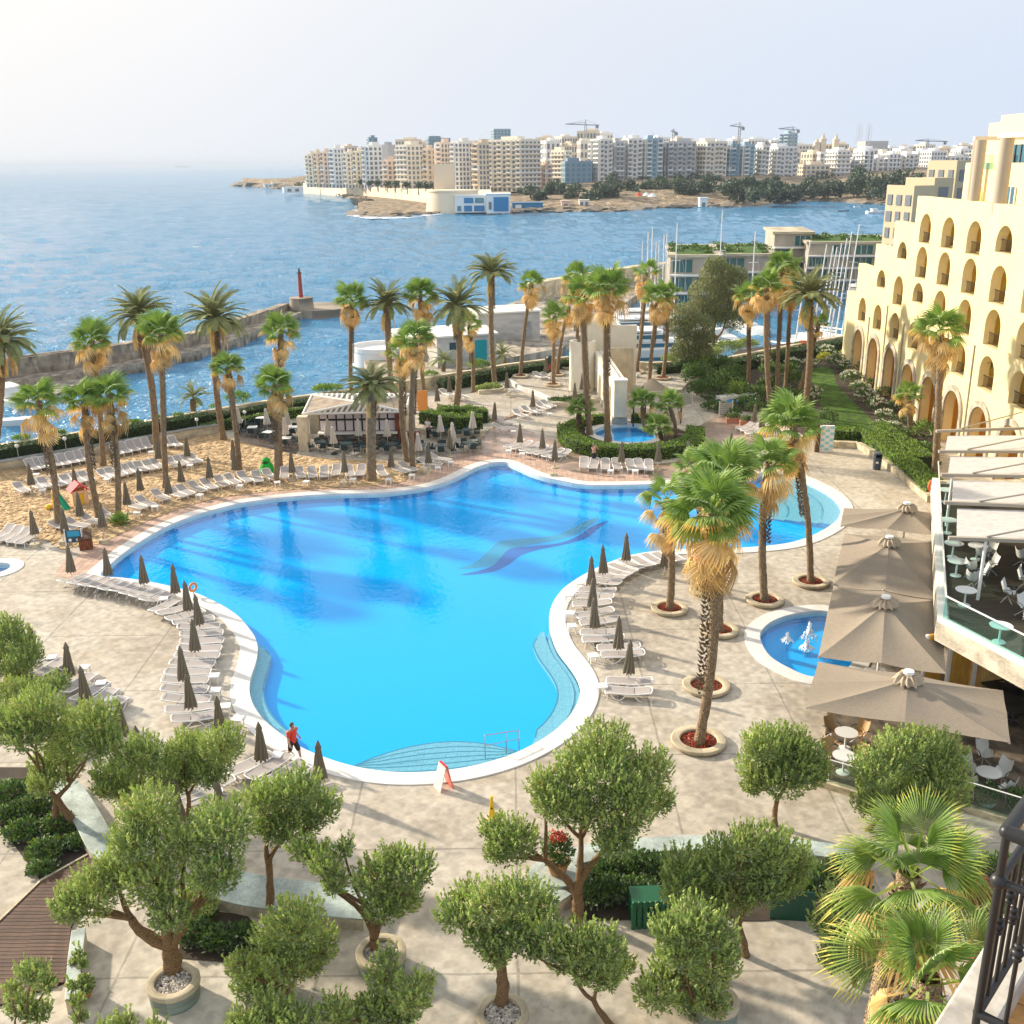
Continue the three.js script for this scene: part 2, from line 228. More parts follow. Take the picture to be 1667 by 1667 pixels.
function basin(edge, depth, name, floorMat, label, parts) {
  const t = thing(name, V(0, 0, 0), 0, label, 'pool'); t.userData.kind = 'structure';
  const ow = offset(edge, 0.06), n = edge.length, pos = [], uv = [], idx = []; let s = 0;
  for (let i = 0; i <= n; i++) { const [x, z] = ow[i % n]; if (i) s += Math.hypot(x - edge[i - 1][0], z - edge[i - 1][1]); pos.push(x, -0.2, z, x, -depth, z); uv.push(s, 0, s, depth); if (i < n) { const a = 2 * i; idx.push(a, a + 1, a + 2, a + 1, a + 3, a + 2); } }
  const g = new THREE.BufferGeometry(); g.setAttribute('position', new THREE.Float32BufferAttribute(pos, 3)); g.setAttribute('uv', new THREE.Float32BufferAttribute(uv, 2)); g.setIndex(idx); g.computeVertexNormals();
  const wm = M.poolWall.clone(); wm.side = THREE.DoubleSide;
  mesh('basin_wall', g, wm, t); mesh('basin_floor', flat(offset(edge, 0.08), -depth), floorMat, t);
  mesh('coping', ribbon(offset(edge, parts.rim / 2), parts.rim, -0.3, 0.05, true, 0.02), M.coping, t);
  const w = mesh('water', flat(offset(edge, 0.01), -0.13), parts.water, t); return t;
}
const waterMat = new THREE.MeshPhysicalMaterial({ color: lin(0.8, 0.99, 1), roughness: 0.03, transmission: 1, thickness: 0, ior: 1.33, bumpMap: again(T.ripple, 1 / 9, 1 / 11), bumpScale: 0.013 });
const waterMat2 = waterMat.clone(); waterMat2.bumpMap = again(T.ripple, 1 / 4); waterMat2.bumpScale = 0.012;
const mainPool = basin(poolEdge, 0.6, 'main_pool', M.poolFloor, 'large free-form blue swimming pool with a white rim in the middle of the deck', { rim: 0.85, water: waterMat });
const kidsPool = basin(kidsEdge, 0.6, 'fountain_pool', M.poolFloor, 'small round blue pool with bubbling jets beside the brown square parasols', { rim: 0.8, water: waterMat2 });
basin(ovalEdge, 0.7, 'oval_pool', M.poolFloor, 'small oval blue pool enclosed by a clipped hedge ring under the arcade', { rim: 0.7, water: waterMat2 });
basin(tubEdge, 0.6, 'round_tub', M.poolFloor, 'tiny round white-rimmed tub at the left edge of the deck', { rim: 0.75, water: waterMat2 });
// submerged ledges and steps of the main pool
const nearIdx = (e, x, y) => { const p = G(x, y); let b = 0, bd = 1e9; e.forEach(([u, w], i) => { const d = Math.hypot(u - p.x, w - p.z); if (d < bd) { bd = d; b = i; } }); return b; };
function section(e, a, b) { const i = nearIdx(e, ...a), j = nearIdx(e, ...b), o = []; for (let k = i; ; k = (k + 1) % e.length) { o.push(e[k]); if (k === j) break; } return o; }
function ledge(a, b, d0, d1, top, blunt) {
  const s = section(poolEdge, a, b), p0 = section(offset(poolEdge, -d0), a, b), sgn = poolEdge, full0 = offset(sgn, -d0), full1 = offset(sgn, -d1), i0 = nearIdx(poolEdge, ...a), n = s.length;
  const A = [], B = []; for (let k = 0; k < n; k++) { const q = (i0 + k) % poolEdge.length, r = blunt ? 1 : Math.min(1, (Math.min(k, n - 1 - k) + 1) / 5); A.push(full0[q]); B.push([full0[q][0] + (full1[q][0] - full0[q][0]) * r, full0[q][1] + (full1[q][1] - full0[q][1]) * r]); }
  mesh('ledge', slab([...A, ...B.reverse()], -0.595, top), M.ledge, mainPool);
  B.reverse(); mesh('ledge_nosing', ribbon(B.slice(2, -2), 0.07, top - 0.02, top + 0.006), M.ledgeEdge, mainPool);
}
ledge([480, 1213], [416, 1043], 0.03, 0.62, -0.28);
ledge([895, 1018], [880, 1207], 0.03, 0.3, -0.4); ledge([895, 1018], [880, 1207], 0.3, 1.05, -0.35);
for (let k = 0; k < 4; k++) ledge([1268, 769], [1362, 849], 0.03 + 1.15 * k, 1.15 * (k + 1), -0.22 - 0.09 * k, true);
{
  const s = section(poolEdge, [862, 1218], [550, 1242]), n = s.length, A = G(862, 1212), B = G(548, 1241), C = G(712, 1189);
  for (let k = 0; k < 6; k++) {
    const f = k / 6, arc = []; for (let i = 0; i <= 24; i++) { const t = i / 24, q = s[Math.round(t * (n - 1))]; const cx = (1 - t) ** 2 * A.x + 2 * t * (1 - t) * C.x + t * t * B.x, cz = (1 - t) ** 2 * A.z + 2 * t * (1 - t) * (C.z - 1.6) + t * t * B.z; arc.push([cx + (q[0] - cx) * f, cz + (q[1] - cz) * f]); }
    const top = -0.52 + 0.06 * k, inner = s.map(([x, z]) => [x, z - 0.02]);
    mesh('step', slab([...arc, ...inner.slice().reverse()], -0.595, top), M.ledge, mainPool);
    mesh('step_nosing', ribbon(arc, 0.06, top - 0.02, top + 0.006), M.ledgeEdge, mainPool);
  }
}
// dark blue and teal mosaic figure laid in the pool floor
{
  const at = (l) => smooth(l.map(([x, y]) => XZ(G(x, y, -0.595))), 5);
  mesh('teal_mosaic', flat(at([[745, 926], [770, 918], [795, 897], [812, 882], [840, 878], [875, 875], [910, 869], [935, 858], [955, 848], [975, 842], [960, 856], [942, 868], [915, 878], [880, 884], [848, 890], [825, 902], [806, 920], [780, 924]]), -0.594), std([0.0, 0.3, 0.55], 0.8), mainPool);
  mesh('blue_mosaic', flat(at([[750, 936], [776, 930], [800, 922], [815, 908], [832, 893], [870, 889], [910, 884], [940, 873], [962, 858], [990, 848], [972, 862], [955, 876], [930, 884], [895, 891], [865, 898], [845, 906], [828, 919], [805, 930], [775, 935]]), -0.589), std([0.0, 0.13, 0.5], 0.8), mainPool);
}
{ // handrail at the front steps
  const t = thing('pool_handrail', V(0, 0, 0), 0, 'bent steel handrail standing in the water at the front steps of the large pool', 'handrail');
  const m = new MB(), P = (x, y, h) => G(x, y, h).setY(h), a = G(790, 1236, -0.4), b = G(845, 1225, -0.5), f = (p, h) => V(p.x, h, p.z), mid = a.clone().lerp(b, 0.62);
  m.bar(f(a, -0.8), f(a, 0.72), 0.025).bar(f(mid, -0.9), f(mid, 0.62), 0.025).bar(f(b, -1), f(b, 0.55), 0.025).bar(f(a, 0.72), f(mid, 0.62), 0.025).bar(f(mid, 0.62), f(b, 0.55), 0.025).bar(f(a, 0.25), f(b, 0.15), 0.02);
  m.build('rail', M.metal, t);
}
{ // bubbling jets
  for (const [x, y, h, r, l] of [[1317, 1040, 1.0, 0.2, 'tall white bubbling jet nearest the parasols in the round fountain pool'], [1313, 1056, 0.5, 0.16, 'low white bubbling jet in front of the tall one in the fountain pool'], [1281, 1044, 0.45, 0.14, 'small white bubbling jet at the left of the fountain pool']]) {
    const c = G(x, y, -0.13), m = new MB(); for (let i = 0; i < 170; i++) { const a = rr(0, 6.28), q = rnd(), d = r * (0.2 + 2.2 * Math.pow(q, 2)); m.add(new THREE.IcosahedronGeometry(rr(0.02, 0.055) * (1.3 - 0.5 * q), 1), new THREE.Matrix4().compose(V(Math.cos(a) * d, h * (1 - q) * rr(0.3, 1), Math.sin(a) * d), new THREE.Quaternion(), V(1, rr(0.8, 1.8), 1))); }
    const t = thing('fountain_jet', c, 0, l, 'fountain jet', 'fountain jets'); m.build('spray', std([0.9, 0.93, 0.95], 0.3), t);
  }
}
// paving bands
struct('wet_paving', flat(smooth(px([[700, 790], [690, 770], [720, 752], [745, 722], [790, 702], [815, 690], [850, 697], [890, 712], [925, 722], [950, 738], [1000, 752], [1100, 752], [1130, 700], [1180, 676], [1230, 690], [1215, 745], [1120, 770], [1040, 784], [950, 783], [885, 770], [835, 749], [800, 746], [770, 757], [735, 776]]), 3), 0.004), M.wet);
{
  const s = section(poolEdge, [181, 918], [1060, 789]), i0 = nearIdx(poolEdge, 181, 918), o1 = offset(poolEdge, 0.86), o2 = offset(poolEdge, 2.7), A = [], B = [];
  for (let k = 0; k < s.length; k++) { const q = (i0 + k) % poolEdge.length; A.push(o1[q]); B.push(o2[q]); }
  const left = px([[118, 892], [100, 920], [88, 936], [128, 946], [150, 942]]);
  struct('paving_band', flat([...left, ...A, ...B.reverse()], 0.008), M.strip);
}
const sandEdge = px([[-420, 850], [-420, 832], [-40, 776], [0, 768], [220, 729.5], [356, 705], [384, 718], [442, 732], [483, 741], [531, 747], [596, 750], [660, 752], [684, 757], [690, 768], [650, 786], [589, 793], [531, 795], [452, 799], [420, 803], [353, 811], [290, 829], [239, 849], [202, 867], [161, 886], [118, 891], [101, 896], [83, 883], [63, 877], [0, 866], [-420, 870]]);
{
  const g = flat(sandEdge, 0.03); // finer sheet of trodden sand
  const b = new THREE.Box2(); sandEdge.forEach(([x, z]) => b.expandByPoint(new THREE.Vector2(x, z)));
  struct('sand', g, M.sand);
  // footprints and little heaps as real relief
  const inside = (x, z) => { let c = false; for (let i = 0, j = sandEdge.length - 1; i < sandEdge.length; j = i++) { const [xi, zi] = sandEdge[i], [xj, zj] = sandEdge[j]; if ((zi > z) !== (zj > z) && x < (xj - xi) * (z - zi) / (zj - zi) + xi) c = !c; } return c; };
  const geo = new THREE.SphereGeometry(1, 7, 4, 0, Math.PI * 2, 0, Math.PI / 2), mats = []; const dummy = new THREE.Object3D();
  for (let i = 0; i < 9000; i++) { const x = rr(b.min.x, b.max.x), z = rr(b.min.y, b.max.y); if (x < -46 || !inside(x, z)) continue; dummy.position.set(x, 0.02, z); dummy.rotation.y = rr(0, 6.28); dummy.scale.set(rr(0.14, 0.34), rr(0.03, 0.08), rr(0.1, 0.2)); dummy.updateMatrix(); mats.push(dummy.matrix.clone()); }
  const im = new THREE.InstancedMesh(geo, M.sand, mats.length); mats.forEach((m, i) => im.setMatrixAt(i, m)); im.name = 'sand_heaps'; im.receiveShadow = true; tag(im, 'small trodden heaps all over the sand', 'sand', null, 'stuff'); scene.add(im);
}
// low wall and hedge at the back of the sand, sea wall behind
{
  const front = px([[-420, 846], [-40, 776], [0, 768], [220, 729.5], [356, 704.5]]);
  const t = thing('retaining_wall', V(0, 0, 0), 0, 'low cream retaining wall along the back of the sand below the dark hedge', 'wall');
  mesh('wall', ribbon(offset(front, 0.2, false), 0.4, -0.1, 0.72), M.wall, t); mesh('cap', ribbon(offset(front, 0.3, false), 0.75, 0.72, 0.8, false, 0.01), M.grey, t);
  struct('planting_strip', slab([...offset(front, 0.6, false), ...offset(seaLine.slice(0, 6), -0.3, false).reverse()], 0.01, 0.7), M.earth);
  const w = thing('sea_wall', V(0, 0, 0), 0, 'long buff stone sea wall running behind the hedges along the water', 'wall');
  for (let i = 0; i + 1 < seaLine.length; i++) { // courses of long blocks
    const [x0, z0] = seaLine[i], [x1, z1] = seaLine[i + 1], L = Math.hypot(x1 - x0, z1 - z0), n = Math.max(1, Math.round(L / 6));
    for (let k = 0; k < n; k++) { const a = [x0 + (x1 - x0) * k / n, z0 + (z1 - z0) * k / n], b = [x0 + (x1 - x0) * (k + 0.994) / n, z0 + (z1 - z0) * (k + 0.994) / n]; mesh('wall_block', ribbon([a, b], 0.55 + rr(-0.02, 0.02), -0.05, 1.3 + rr(-0.025, 0.025), false, 0.02), M.seaWall, w); }
  }
}
{ // raised terraces at the back
  const t1 = px([[830, 623], [851, 637], [870, 641], [912, 660], [936, 660], [1010, 650], [1110, 640], [1140, 605], [1060, 598], [930, 588], [845, 604]]);
  struct('raised_terrace', slab(t1, 0.0, 0.4, [], 0.02), M.deck);
  struct('terrace_edge', ribbon(px([[829, 623], [850, 637.5], [869, 642], [911, 661], [937, 661]]), 0.3, 0.01, 0.46), M.coping);
  struct('low_step', slab(px([[792, 682], [812, 685], [877, 661], [855, 648], [832, 640], [780, 640], [705, 655], [725, 690]]), 0.005, 0.16, [], 0.01), M.deck);
  struct('step_edge', ribbon(px([[792, 684], [812, 687], [878, 662]]), 0.3, 0.01, 0.175), M.strip);
}
// ================================================================= breakwater with its quay and the red beacon
{
  const line = [[-420, 745], [-200, 690], [-100, 668], [0, 645], [60, 632], [130, 622], [201, 612], [290, 592], [360, 574], [430, 545], [500, 516]].map(([x, y]) => XZ(G(x, y, SEA)));
  const ls = smooth(line, 4, false), back = offset(ls, 7, false), out = Math.sign(back[0][1] - ls[0][1]) > 0 ? -1 : 1, off = (d) => offset(ls, d * out, false);
  const t = thing('breakwater', V(0, 0, 0), 0, 'long weathered concrete breakwater curving out into the sea behind the palms', 'breakwater');
  mesh('quay', slab([...ls, ...off(8).reverse()], SEA - 2, SEA + 1.3), M.concrete, t);
  const n = ls.length, A = off(3.4), B = off(5.2), C = off(8);
  for (let i = 0; i + 2 < n; i += 2) { const h = SEA + (i < n * 0.62 ? 3.7 : 3.7 - 1.4 * (i - n * 0.62) / (n * 0.38)) + rr(-0.06, 0.06); mesh('wall_section', slab([A[i], A[i + 1], A[Math.min(n - 1, i + 2)], B[Math.min(n - 1, i + 2)], B[i + 1], B[i]].map((p, k, l) => p), SEA + 1, h, [], 0.04), M.concrete, t); }
  mesh('parapet', ribbon(off(4.2).slice(0, Math.round(n * 0.62)), 0.6, SEA + 3.65, SEA + 3.85), M.concrete, t);
  mesh('boulder_toe', slab([...off(7.9), ...off(11).reverse()], SEA - 2, SEA + 0.8), M.rock, t);
  const e = ls[n - 1]; mesh('round_head', new MB().cyl(e[0] + 1.5, SEA - 2, e[1] - 4, 7, 6.6, 3.5, 20).geo, M.concrete, t);
  const h2 = G(491, 497, SEA + 2.2);
  const b = thing('beacon', V(h2.x, SEA + 1.5, h2.z), 0, 'slim rust-red beacon column on the head of the breakwater', 'beacon');
  const red = std([0.35, 0.05, 0.03], 0.6); new MB().cyl(0, 0, 0, 2.4, 2.2, 2.2, 12).build('plinth', M.concrete, b); new MB().cyl(0, 2.2, 0, 0.42, 0.32, 4.6, 10).build('column', red, b); new MB().cyl(0, 6.8, 0, 0.5, 0.5, 0.12, 10).cyl(0, 6.92, 0, 0.2, 0.15, 0.7, 8).build('lantern', M.dark, b);
  // slabs of rock and a flat jetty at the left
  const r = thing('jetty', V(0, 0, 0), 0, 'pale flat concrete jetty at the waterline in front of the breakwater, left', 'jetty');
  mesh('slab', slab(px([[-60, 640], [60, 618], [110, 612], [140, 625], [90, 648], [40, 640], [-60, 662]], SEA), SEA - 1, SEA + 0.5), std([0.55, 0.53, 0.5], 0.8, { map: again(T.stone, 0.1) }), r);
}
// ================================================================= terrain across the bay
const SHORE = [[395, 303], [440, 306], [470, 308], [505, 311], [560, 318], [585, 325], [598, 338], [590, 352], [640, 354], [700, 349], [760, 347], [860, 346], [900, 345], [1000, 344], [1060, 340], [1130, 338], [1200, 337], [1280, 331], [1320, 327], [1400, 331], [1480, 333], [1640, 335], [1900, 342]];
{
  const shore = SHORE.map(([x, y]) => XZ(G(x, y, SEA)));
  const zs = smooth(shore, 5, false), n = zs.length, rows = [[0, -1.5], [3, 0.4], [10, 1.2], [22, 2.0], [40, 4.5], [75, 8], [120, 11], [220, 16], [360, 24], [520, 33], [760, 40], [1100, 30], [1900, 6]];
  const pos = [], uv = [], idx = [];
  rows.forEach(([d, h], j) => zs.forEach(([x, z], i) => {
    const f = sstep(0.42, 0.62, i / n), thin = sstep(0.02, 0.26, i / n), l = Math.hypot(x, z), ux = x / l, uz = z / l, dd = d * (0.12 + 0.88 * thin) * (1 + (j > 0 ? (fbm(i / 40, j / 9, 8, 3, 5) - 0.5) * 0.3 : 0));
    const hh = (j < 4 ? h : h * 0.8 * f + (1 - f) * Math.min(h, j < 9 ? 2.2 : 9)) + (j > 0 && j < 6 ? (fbm(i / 12, j / 3, 8, 4, 77) - 0.5) * 1.2 : 0);
    pos.push(x + ux * dd, SEA + hh, z + uz * dd); uv.push(x + ux * dd, z + uz * dd);
    if (i + 1 < n && j + 1 < rows.length) { const a = j * n + i, b = a + n; idx.push(a, a + 1, b, a + 1, b + 1, b); }
  }));
  const g = new THREE.BufferGeometry(); g.setAttribute('position', new THREE.Float32BufferAttribute(pos, 3)); g.setAttribute('uv', new THREE.Float32BufferAttribute(uv, 2)); g.setIndex(idx); g.computeVertexNormals();
  const m = std([0.52, 0.43, 0.31], 0.95, { map: again(T.stone, 0.02), bumpMap: again(T.rock, 0.02), bumpScale: 2.5, side: THREE.DoubleSide });
  struct('terrain', g, m);
  // tilted rock shelves along the waterline, uneven
  const rk = new MB(); for (let i = 0; i < 420; i++) { const t = Math.pow(rnd(), 1.2) * 0.99, k = Math.floor(t * (n - 1)), [x, z] = zs[k], l = Math.hypot(x, z), d = rr(-2, 16); const s = rr(2, 9) * (l / 700); rk.add(new THREE.DodecahedronGeometry(1, 0), new THREE.Matrix4().compose(V(x + x / l * d + rr(-4, 4), SEA + rr(-0.3, 0.8), z + z / l * d), new THREE.Quaternion().setFromEuler(new THREE.Euler(rr(-0.2, 0.2), rr(0, 6), rr(-0.2, 0.2))), V(s, s * rr(0.15, 0.3), s * rr(0.4, 0.9)))); }
  const rm = mesh('rock_shelf', rk.geo, std([0.3, 0.25, 0.19], 0.95, { bumpMap: again(T.rock, 3), bumpScale: 0.5 })); tag(rm, 'dark brown shelves of rock along the far shore', 'rocks', null, 'stuff');
  // surf on the point
  const sf = new MB(); for (let i = 0; i < 260; i++) { const k = Math.floor(rr(0.18, 0.42) * (n - 1)), [x, z] = zs[k], l = Math.hypot(x, z), d = rr(-16, 1); sf.add(new THREE.IcosahedronGeometry(1, 1), new THREE.Matrix4().compose(V(x + x / l * d + rr(-5, 5), SEA + 0.15, z + z / l * d), new THREE.Quaternion(), V(rr(1, 4.5), rr(0.1, 0.5), rr(0.5, 1.8)))); }
  tag(mesh('surf', sf.geo, std([0.85, 0.88, 0.9], 0.5)), 'white surf breaking on the rocky point across the bay', 'surf', null, 'stuff');
}
// ================================================================= leaves: small faces spread through ellipsoid clumps
class Leaves {
  constructor() { this.p = []; this.n = []; this.c = []; }
  quad(c, a, b, nrm, col) { // a: half length, b: half width, pointed leaf of two faces
    const P = this.p, v = [c.clone().sub(a), c.clone().addScaledVector(b, 1).addScaledVector(nrm, 0.15 * b.length()), c.clone().add(a), c.clone().addScaledVector(b, -1)];
    const flip = v[1].clone().sub(v[0]).cross(v[2].clone().sub(v[0])).dot(nrm) < 0; for (const i of flip ? [0, 2, 1, 0, 3, 2] : [0, 1, 2, 0, 2, 3]) { P.push(v[i].x, v[i].y, v[i].z); this.n.push(nrm.x, nrm.y, nrm.z); this.c.push(...col); }
  }
  clump(c, rx, ry, rz, count, len, wid, o = {}) {
    const tone = o.tone ?? 0.25, lift = o.lift ?? 0.5, tints = o.tints;
    for (let i = 0; i < count; i++) {
      let d = V(rr(-1, 1), rr(-1, 1), rr(-1, 1)); if (d.lengthSq() > 1 || d.lengthSq() < 0.01) { i--; continue; } d.normalize();
      if (o.top && d.y < -0.35 && rnd() < 0.8) { i--; continue; }
      const bump = 0.82 + 0.36 * (vnoise(d.x * 2.6 + c.x, d.z * 2.6 + d.y * 2.1 + c.z, 512, 9)), r = (o.shell ? rr(o.shell, 1) : Math.pow(rnd(), 0.4)) * bump;
      const q = V(c.x + d.x * rx * r, c.y + d.y * ry * r, c.z + d.z * rz * r);
      const dir = V(d.x + rr(-0.7, 0.7), d.y + lift + rr(-0.6, 0.6), d.z + rr(-0.7, 0.7)).normalize(), side = V(rr(-1, 1), rr(-1, 1), rr(-1, 1)).cross(dir).normalize(), nr = dir.clone().cross(side); if (nr.dot(d) < 0) nr.negate();
      const nn = nr.clone().multiplyScalar(0.55).add(d.clone().multiplyScalar(0.45)).normalize();
      const l = len * rr(0.65, 1.35), k = 1 + rr(-tone, tone); let col = [k * rr(0.86, 1.14), k, k * rr(0.7, 1.2)]; if (tints && rnd() < tints[1]) col = tints[0].map((x) => x * rr(0.7, 1.2));
      this.quad(q, dir.multiplyScalar(l / 2), side.multiplyScalar(wid / 2 * rr(0.7, 1.3)), nn, col);
    }
    return this;
  }
  get geo() { const g = new THREE.BufferGeometry(); g.setAttribute('position', new THREE.Float32BufferAttribute(this.p, 3)); g.setAttribute('normal', new THREE.Float32BufferAttribute(this.n, 3)); g.setAttribute('color', new THREE.Float32BufferAttribute(this.c, 3)); return g; }
}
// ================================================================= town across the bay
const townWin = std([0.16, 0.18, 0.2], 0.25), townBlue = std([0.1, 0.24, 0.3], 0.2), wallCol = {
  cream: std([0.8, 0.74, 0.62], 0.9), pale: std([0.8, 0.78, 0.73], 0.9), khaki: std([0.5, 0.42, 0.28], 0.9), white: std([0.8, 0.8, 0.78], 0.9), pink: std([0.76, 0.6, 0.48], 0.9), tan: std([0.72, 0.61, 0.46], 0.9), grey: std([0.5, 0.5, 0.5], 0.9), blue: std([0.3, 0.42, 0.5], 0.5), slate: std([0.2, 0.3, 0.38], 0.6), buff: std([0.78, 0.67, 0.5], 0.9),
};
function townHouse(l, r, top, z, o) {
  const xc = (l + r) / 2, a = atZ(l, 280, z), b = atZ(r, 280, z), total = b.x - a.x, ry = o.ry ?? 0.3, D = Math.min(o.d ?? 16, total * 0.62 / Math.max(0.2, Math.sin(Math.abs(ry)))), W = Math.max(4, (total - D * Math.sin(Math.abs(ry))) / Math.cos(ry));
  const yTop = atZ(xc, top, z).y, y0 = o.y0 ?? SEA + 3, H = yTop - y0, n = o.n ?? Math.max(2, Math.round(H / 3.5)), fh = H / n;
  const t = thing(o.name ?? 'apartment_building', V((a.x + b.x) / 2, y0, z), ry, o.label, 'building', o.group);
  const wm = wallCol[o.c ?? 'cream'], m = new MB(); m.box(0, H / 2, 0, W, H, D).box(0, H + 0.4, D / 2 - 0.2, W, 0.8, 0.4).box(-W / 2 + 0.2, H + 0.4, -0.2, 0.4, 0.8, D - 0.4).box(W / 2 - 0.2, H + 0.4, -0.2, 0.4, 0.8, D - 0.4);
  m.build('wall', wm, t);
  const roof = new MB(); roof.box(rr(-0.2, 0.2) * W, H + 1.6, -D * 0.12, W * rr(0.3, 0.55), 3.2, D * 0.5); for (let i = 0; i < 3; i++) roof.cyl(rr(-0.4, 0.4) * W, H, rr(-0.4, 0.2) * D, 0.7, 0.7, rr(1.2, 2), 8); roof.bar(V(rr(-0.3, 0.3) * W, H, 0), V(rr(-0.3, 0.3) * W, H + rr(4, 7), 0), 0.12, 4);
  if (!o.bare) roof.build('penthouse', wm, t);
  if (o.blank) return t;
  const faces = [[W, D / 2, 0], [D, W / 2, -Math.PI / 2], [D, W / 2, Math.PI / 2]], win = new MB();
  faces.forEach(([w, off, rot], fi) => {
    const bays = Math.max(1, Math.round(w / (o.bay ?? 4.2))), bw = w / bays, balc = fi < 2 && !o.noBalc, R = new THREE.Matrix4().makeRotationY(rot), style = Math.floor(rr(0, 3));
    for (let f = 0; f < n; f++) {
      const y = f * fh, bm = new MB(); let nb = 0;
      for (let k = 0; k < bays; k++) {
        const x = -w / 2 + (k + 0.5) * bw, ww = bw * (o.arch ? 0.4 : rr(0.42, 0.62)), wh = fh * (f === 0 ? 0.7 : 0.62);
        win.add(new THREE.BoxGeometry(ww, wh, 0.3), new THREE.Matrix4().makeTranslation(x, y + fh * 0.1 + wh / 2 + (o.arch ? 0.2 : 0), off + 0.0).premultiply(R));
        if (o.arch) win.add(new THREE.CylinderGeometry(ww / 2, ww / 2, 0.3, 10), new THREE.Matrix4().makeRotationX(Math.PI / 2).premultiply(new THREE.Matrix4().makeTranslation(x, y + fh * 0.1 + wh + 0.2, off)).premultiply(R));
        if (balc && f > 0 && (style === 0 || (style === 1 && k % 2 === 0) || (style === 2 && k % 3 !== 1))) { nb++; const L = style === 0 ? bw : bw * 0.92; bm.add(new THREE.BoxGeometry(L, 0.25, 1.5), new THREE.Matrix4().makeTranslation(x, y, off + 0.75).premultiply(R)); bm.add(new THREE.BoxGeometry(L, 0.95, 0.12), new THREE.Matrix4().makeTranslation(x, y + 0.55, off + 1.45).premultiply(R)); for (const s of [-1, 1]) bm.add(new THREE.BoxGeometry(0.12, style === 0 ? 0.9 : fh, 1.4), new THREE.Matrix4().makeTranslation(x + s * (L / 2 - 0.07), y + (style === 0 ? 0.5 : fh / 2), off + 0.7).premultiply(R)); }
      }
      if (nb) bm.build(style ? 'balconies' : 'balcony', f % 5 === 4 && o.c !== 'blue' ? wallCol.white : o.bc ? wallCol[o.bc] : wm, t).userData.kind = style ? 'stuff' : undefined;
    }
  });
  const wn = win.build('windows', o.glass ? townBlue : townWin, t); wn.userData.kind = 'stuff'; return t;
}
const wordsFor = { cream: 'cream', pale: 'pale', white: 'white', pink: 'pinkish', tan: 'tan', khaki: 'khaki', grey: 'grey', blue: 'blue glass-fronted', slate: 'dark blue-grey', buff: 'buff' };
const zAt = (x, y, h) => G(x, y, h).z;
const gA = 'sunlit apartment blocks on the promenade across the bay';
[[498, 514, 252, 'cream'], [514, 524, 249, 'tan'], [524, 539, 248, 'pink'], [539, 561, 242, 'white'], [561, 577, 249, 'cream'], [577, 592, 247, 'buff'], [592, 623, 238, 'white'], [624, 646, 261, 'pink'], [646, 690, 237, 'cream'], [690, 710, 243, 'tan'], [710, 735, 233, 'pink'], [735, 770, 232, 'pale'], [770, 797, 234, 'tan']].forEach(([l, r, top, c], i) =>
  townHouse(l, r, top, -980 + i * 14, { c, ry: -0.72, d: 18, y0: SEA + 8, label: `${wordsFor[c]} tall apartment block, ${ORD[i + 1]} from the left in the sunlit promenade row across the bay`, group: gA }));
townHouse(622, 646, 237, -1010, { c: 'grey', ry: -0.4, blank: true, y0: SEA + 8, label: 'grey blank-walled block rising behind the low pink house in the promenade row', group: gA });
const gB = 'apartment blocks along the shaded bay front';
townHouse(795, 880, 229, -850, { c: 'cream', ry: 0.85, d: 34, y0: SEA + 6, bay: 5, label: 'large cream corner block with a sunlit left face above the white-and-blue seaside building', group: gB });
[[880, 897, 268, 'pink', 0.4], [897, 931, 246, 'cream', 0.7], [914, 963, 264, 'slate', 0.15], [960, 995, 228, 'pale', 0.45], [994, 1014, 232, 'grey', 0.2], [1013, 1043, 227, 'pale', 0.2], [1043, 1076, 227, 'blue', 0.2], [1076, 1130, 232, 'grey', 0.25], [1130, 1181, 232, 'cream', 0.45], [1181, 1200, 236, 'slate', 0.15], [1200, 1224, 237, 'blue', 0.2], [1224, 1248, 238, 'pale', 0.35], [1249, 1293, 240, 'white', 0.3], [1301, 1347, 269, 'tan', 0.2], [1347, 1379, 246, 'pale', 0.3], [1379, 1392, 262, 'grey', 0.2], [1391, 1417, 247, 'white', 0.25], [1417, 1433, 258, 'pale', 0.2], [1433, 1460, 252, 'white', 0.25], [1460, 1488, 252, 'pale', 0.2], [1498, 1533, 247, 'white', 0.3], [1533, 1570, 255, 'pale', 0.2], [1572, 1606, 250, 'grey', 0.2]].forEach(([l, r, top, c, ry], i) =>
  townHouse(l, r, top, -855 - i * 7 - (c === 'cream' && i === 1 ? 30 : 0), { c, ry, d: 16, y0: SEA + 5, glass: c === 'blue' || c === 'slate', arch: i === 16 || i === 18, noBalc: i === 20 || i === 13 || i === 2, bay: i === 20 ? 3.4 : 4.2, bc: c === 'blue' ? 'pale' : c === 'slate' ? 'blue' : undefined, label: `${wordsFor[c]} block, ${ORD[i + 2] ?? 'last'} from the left along the shaded bay front behind the dark trees`, group: gB }));
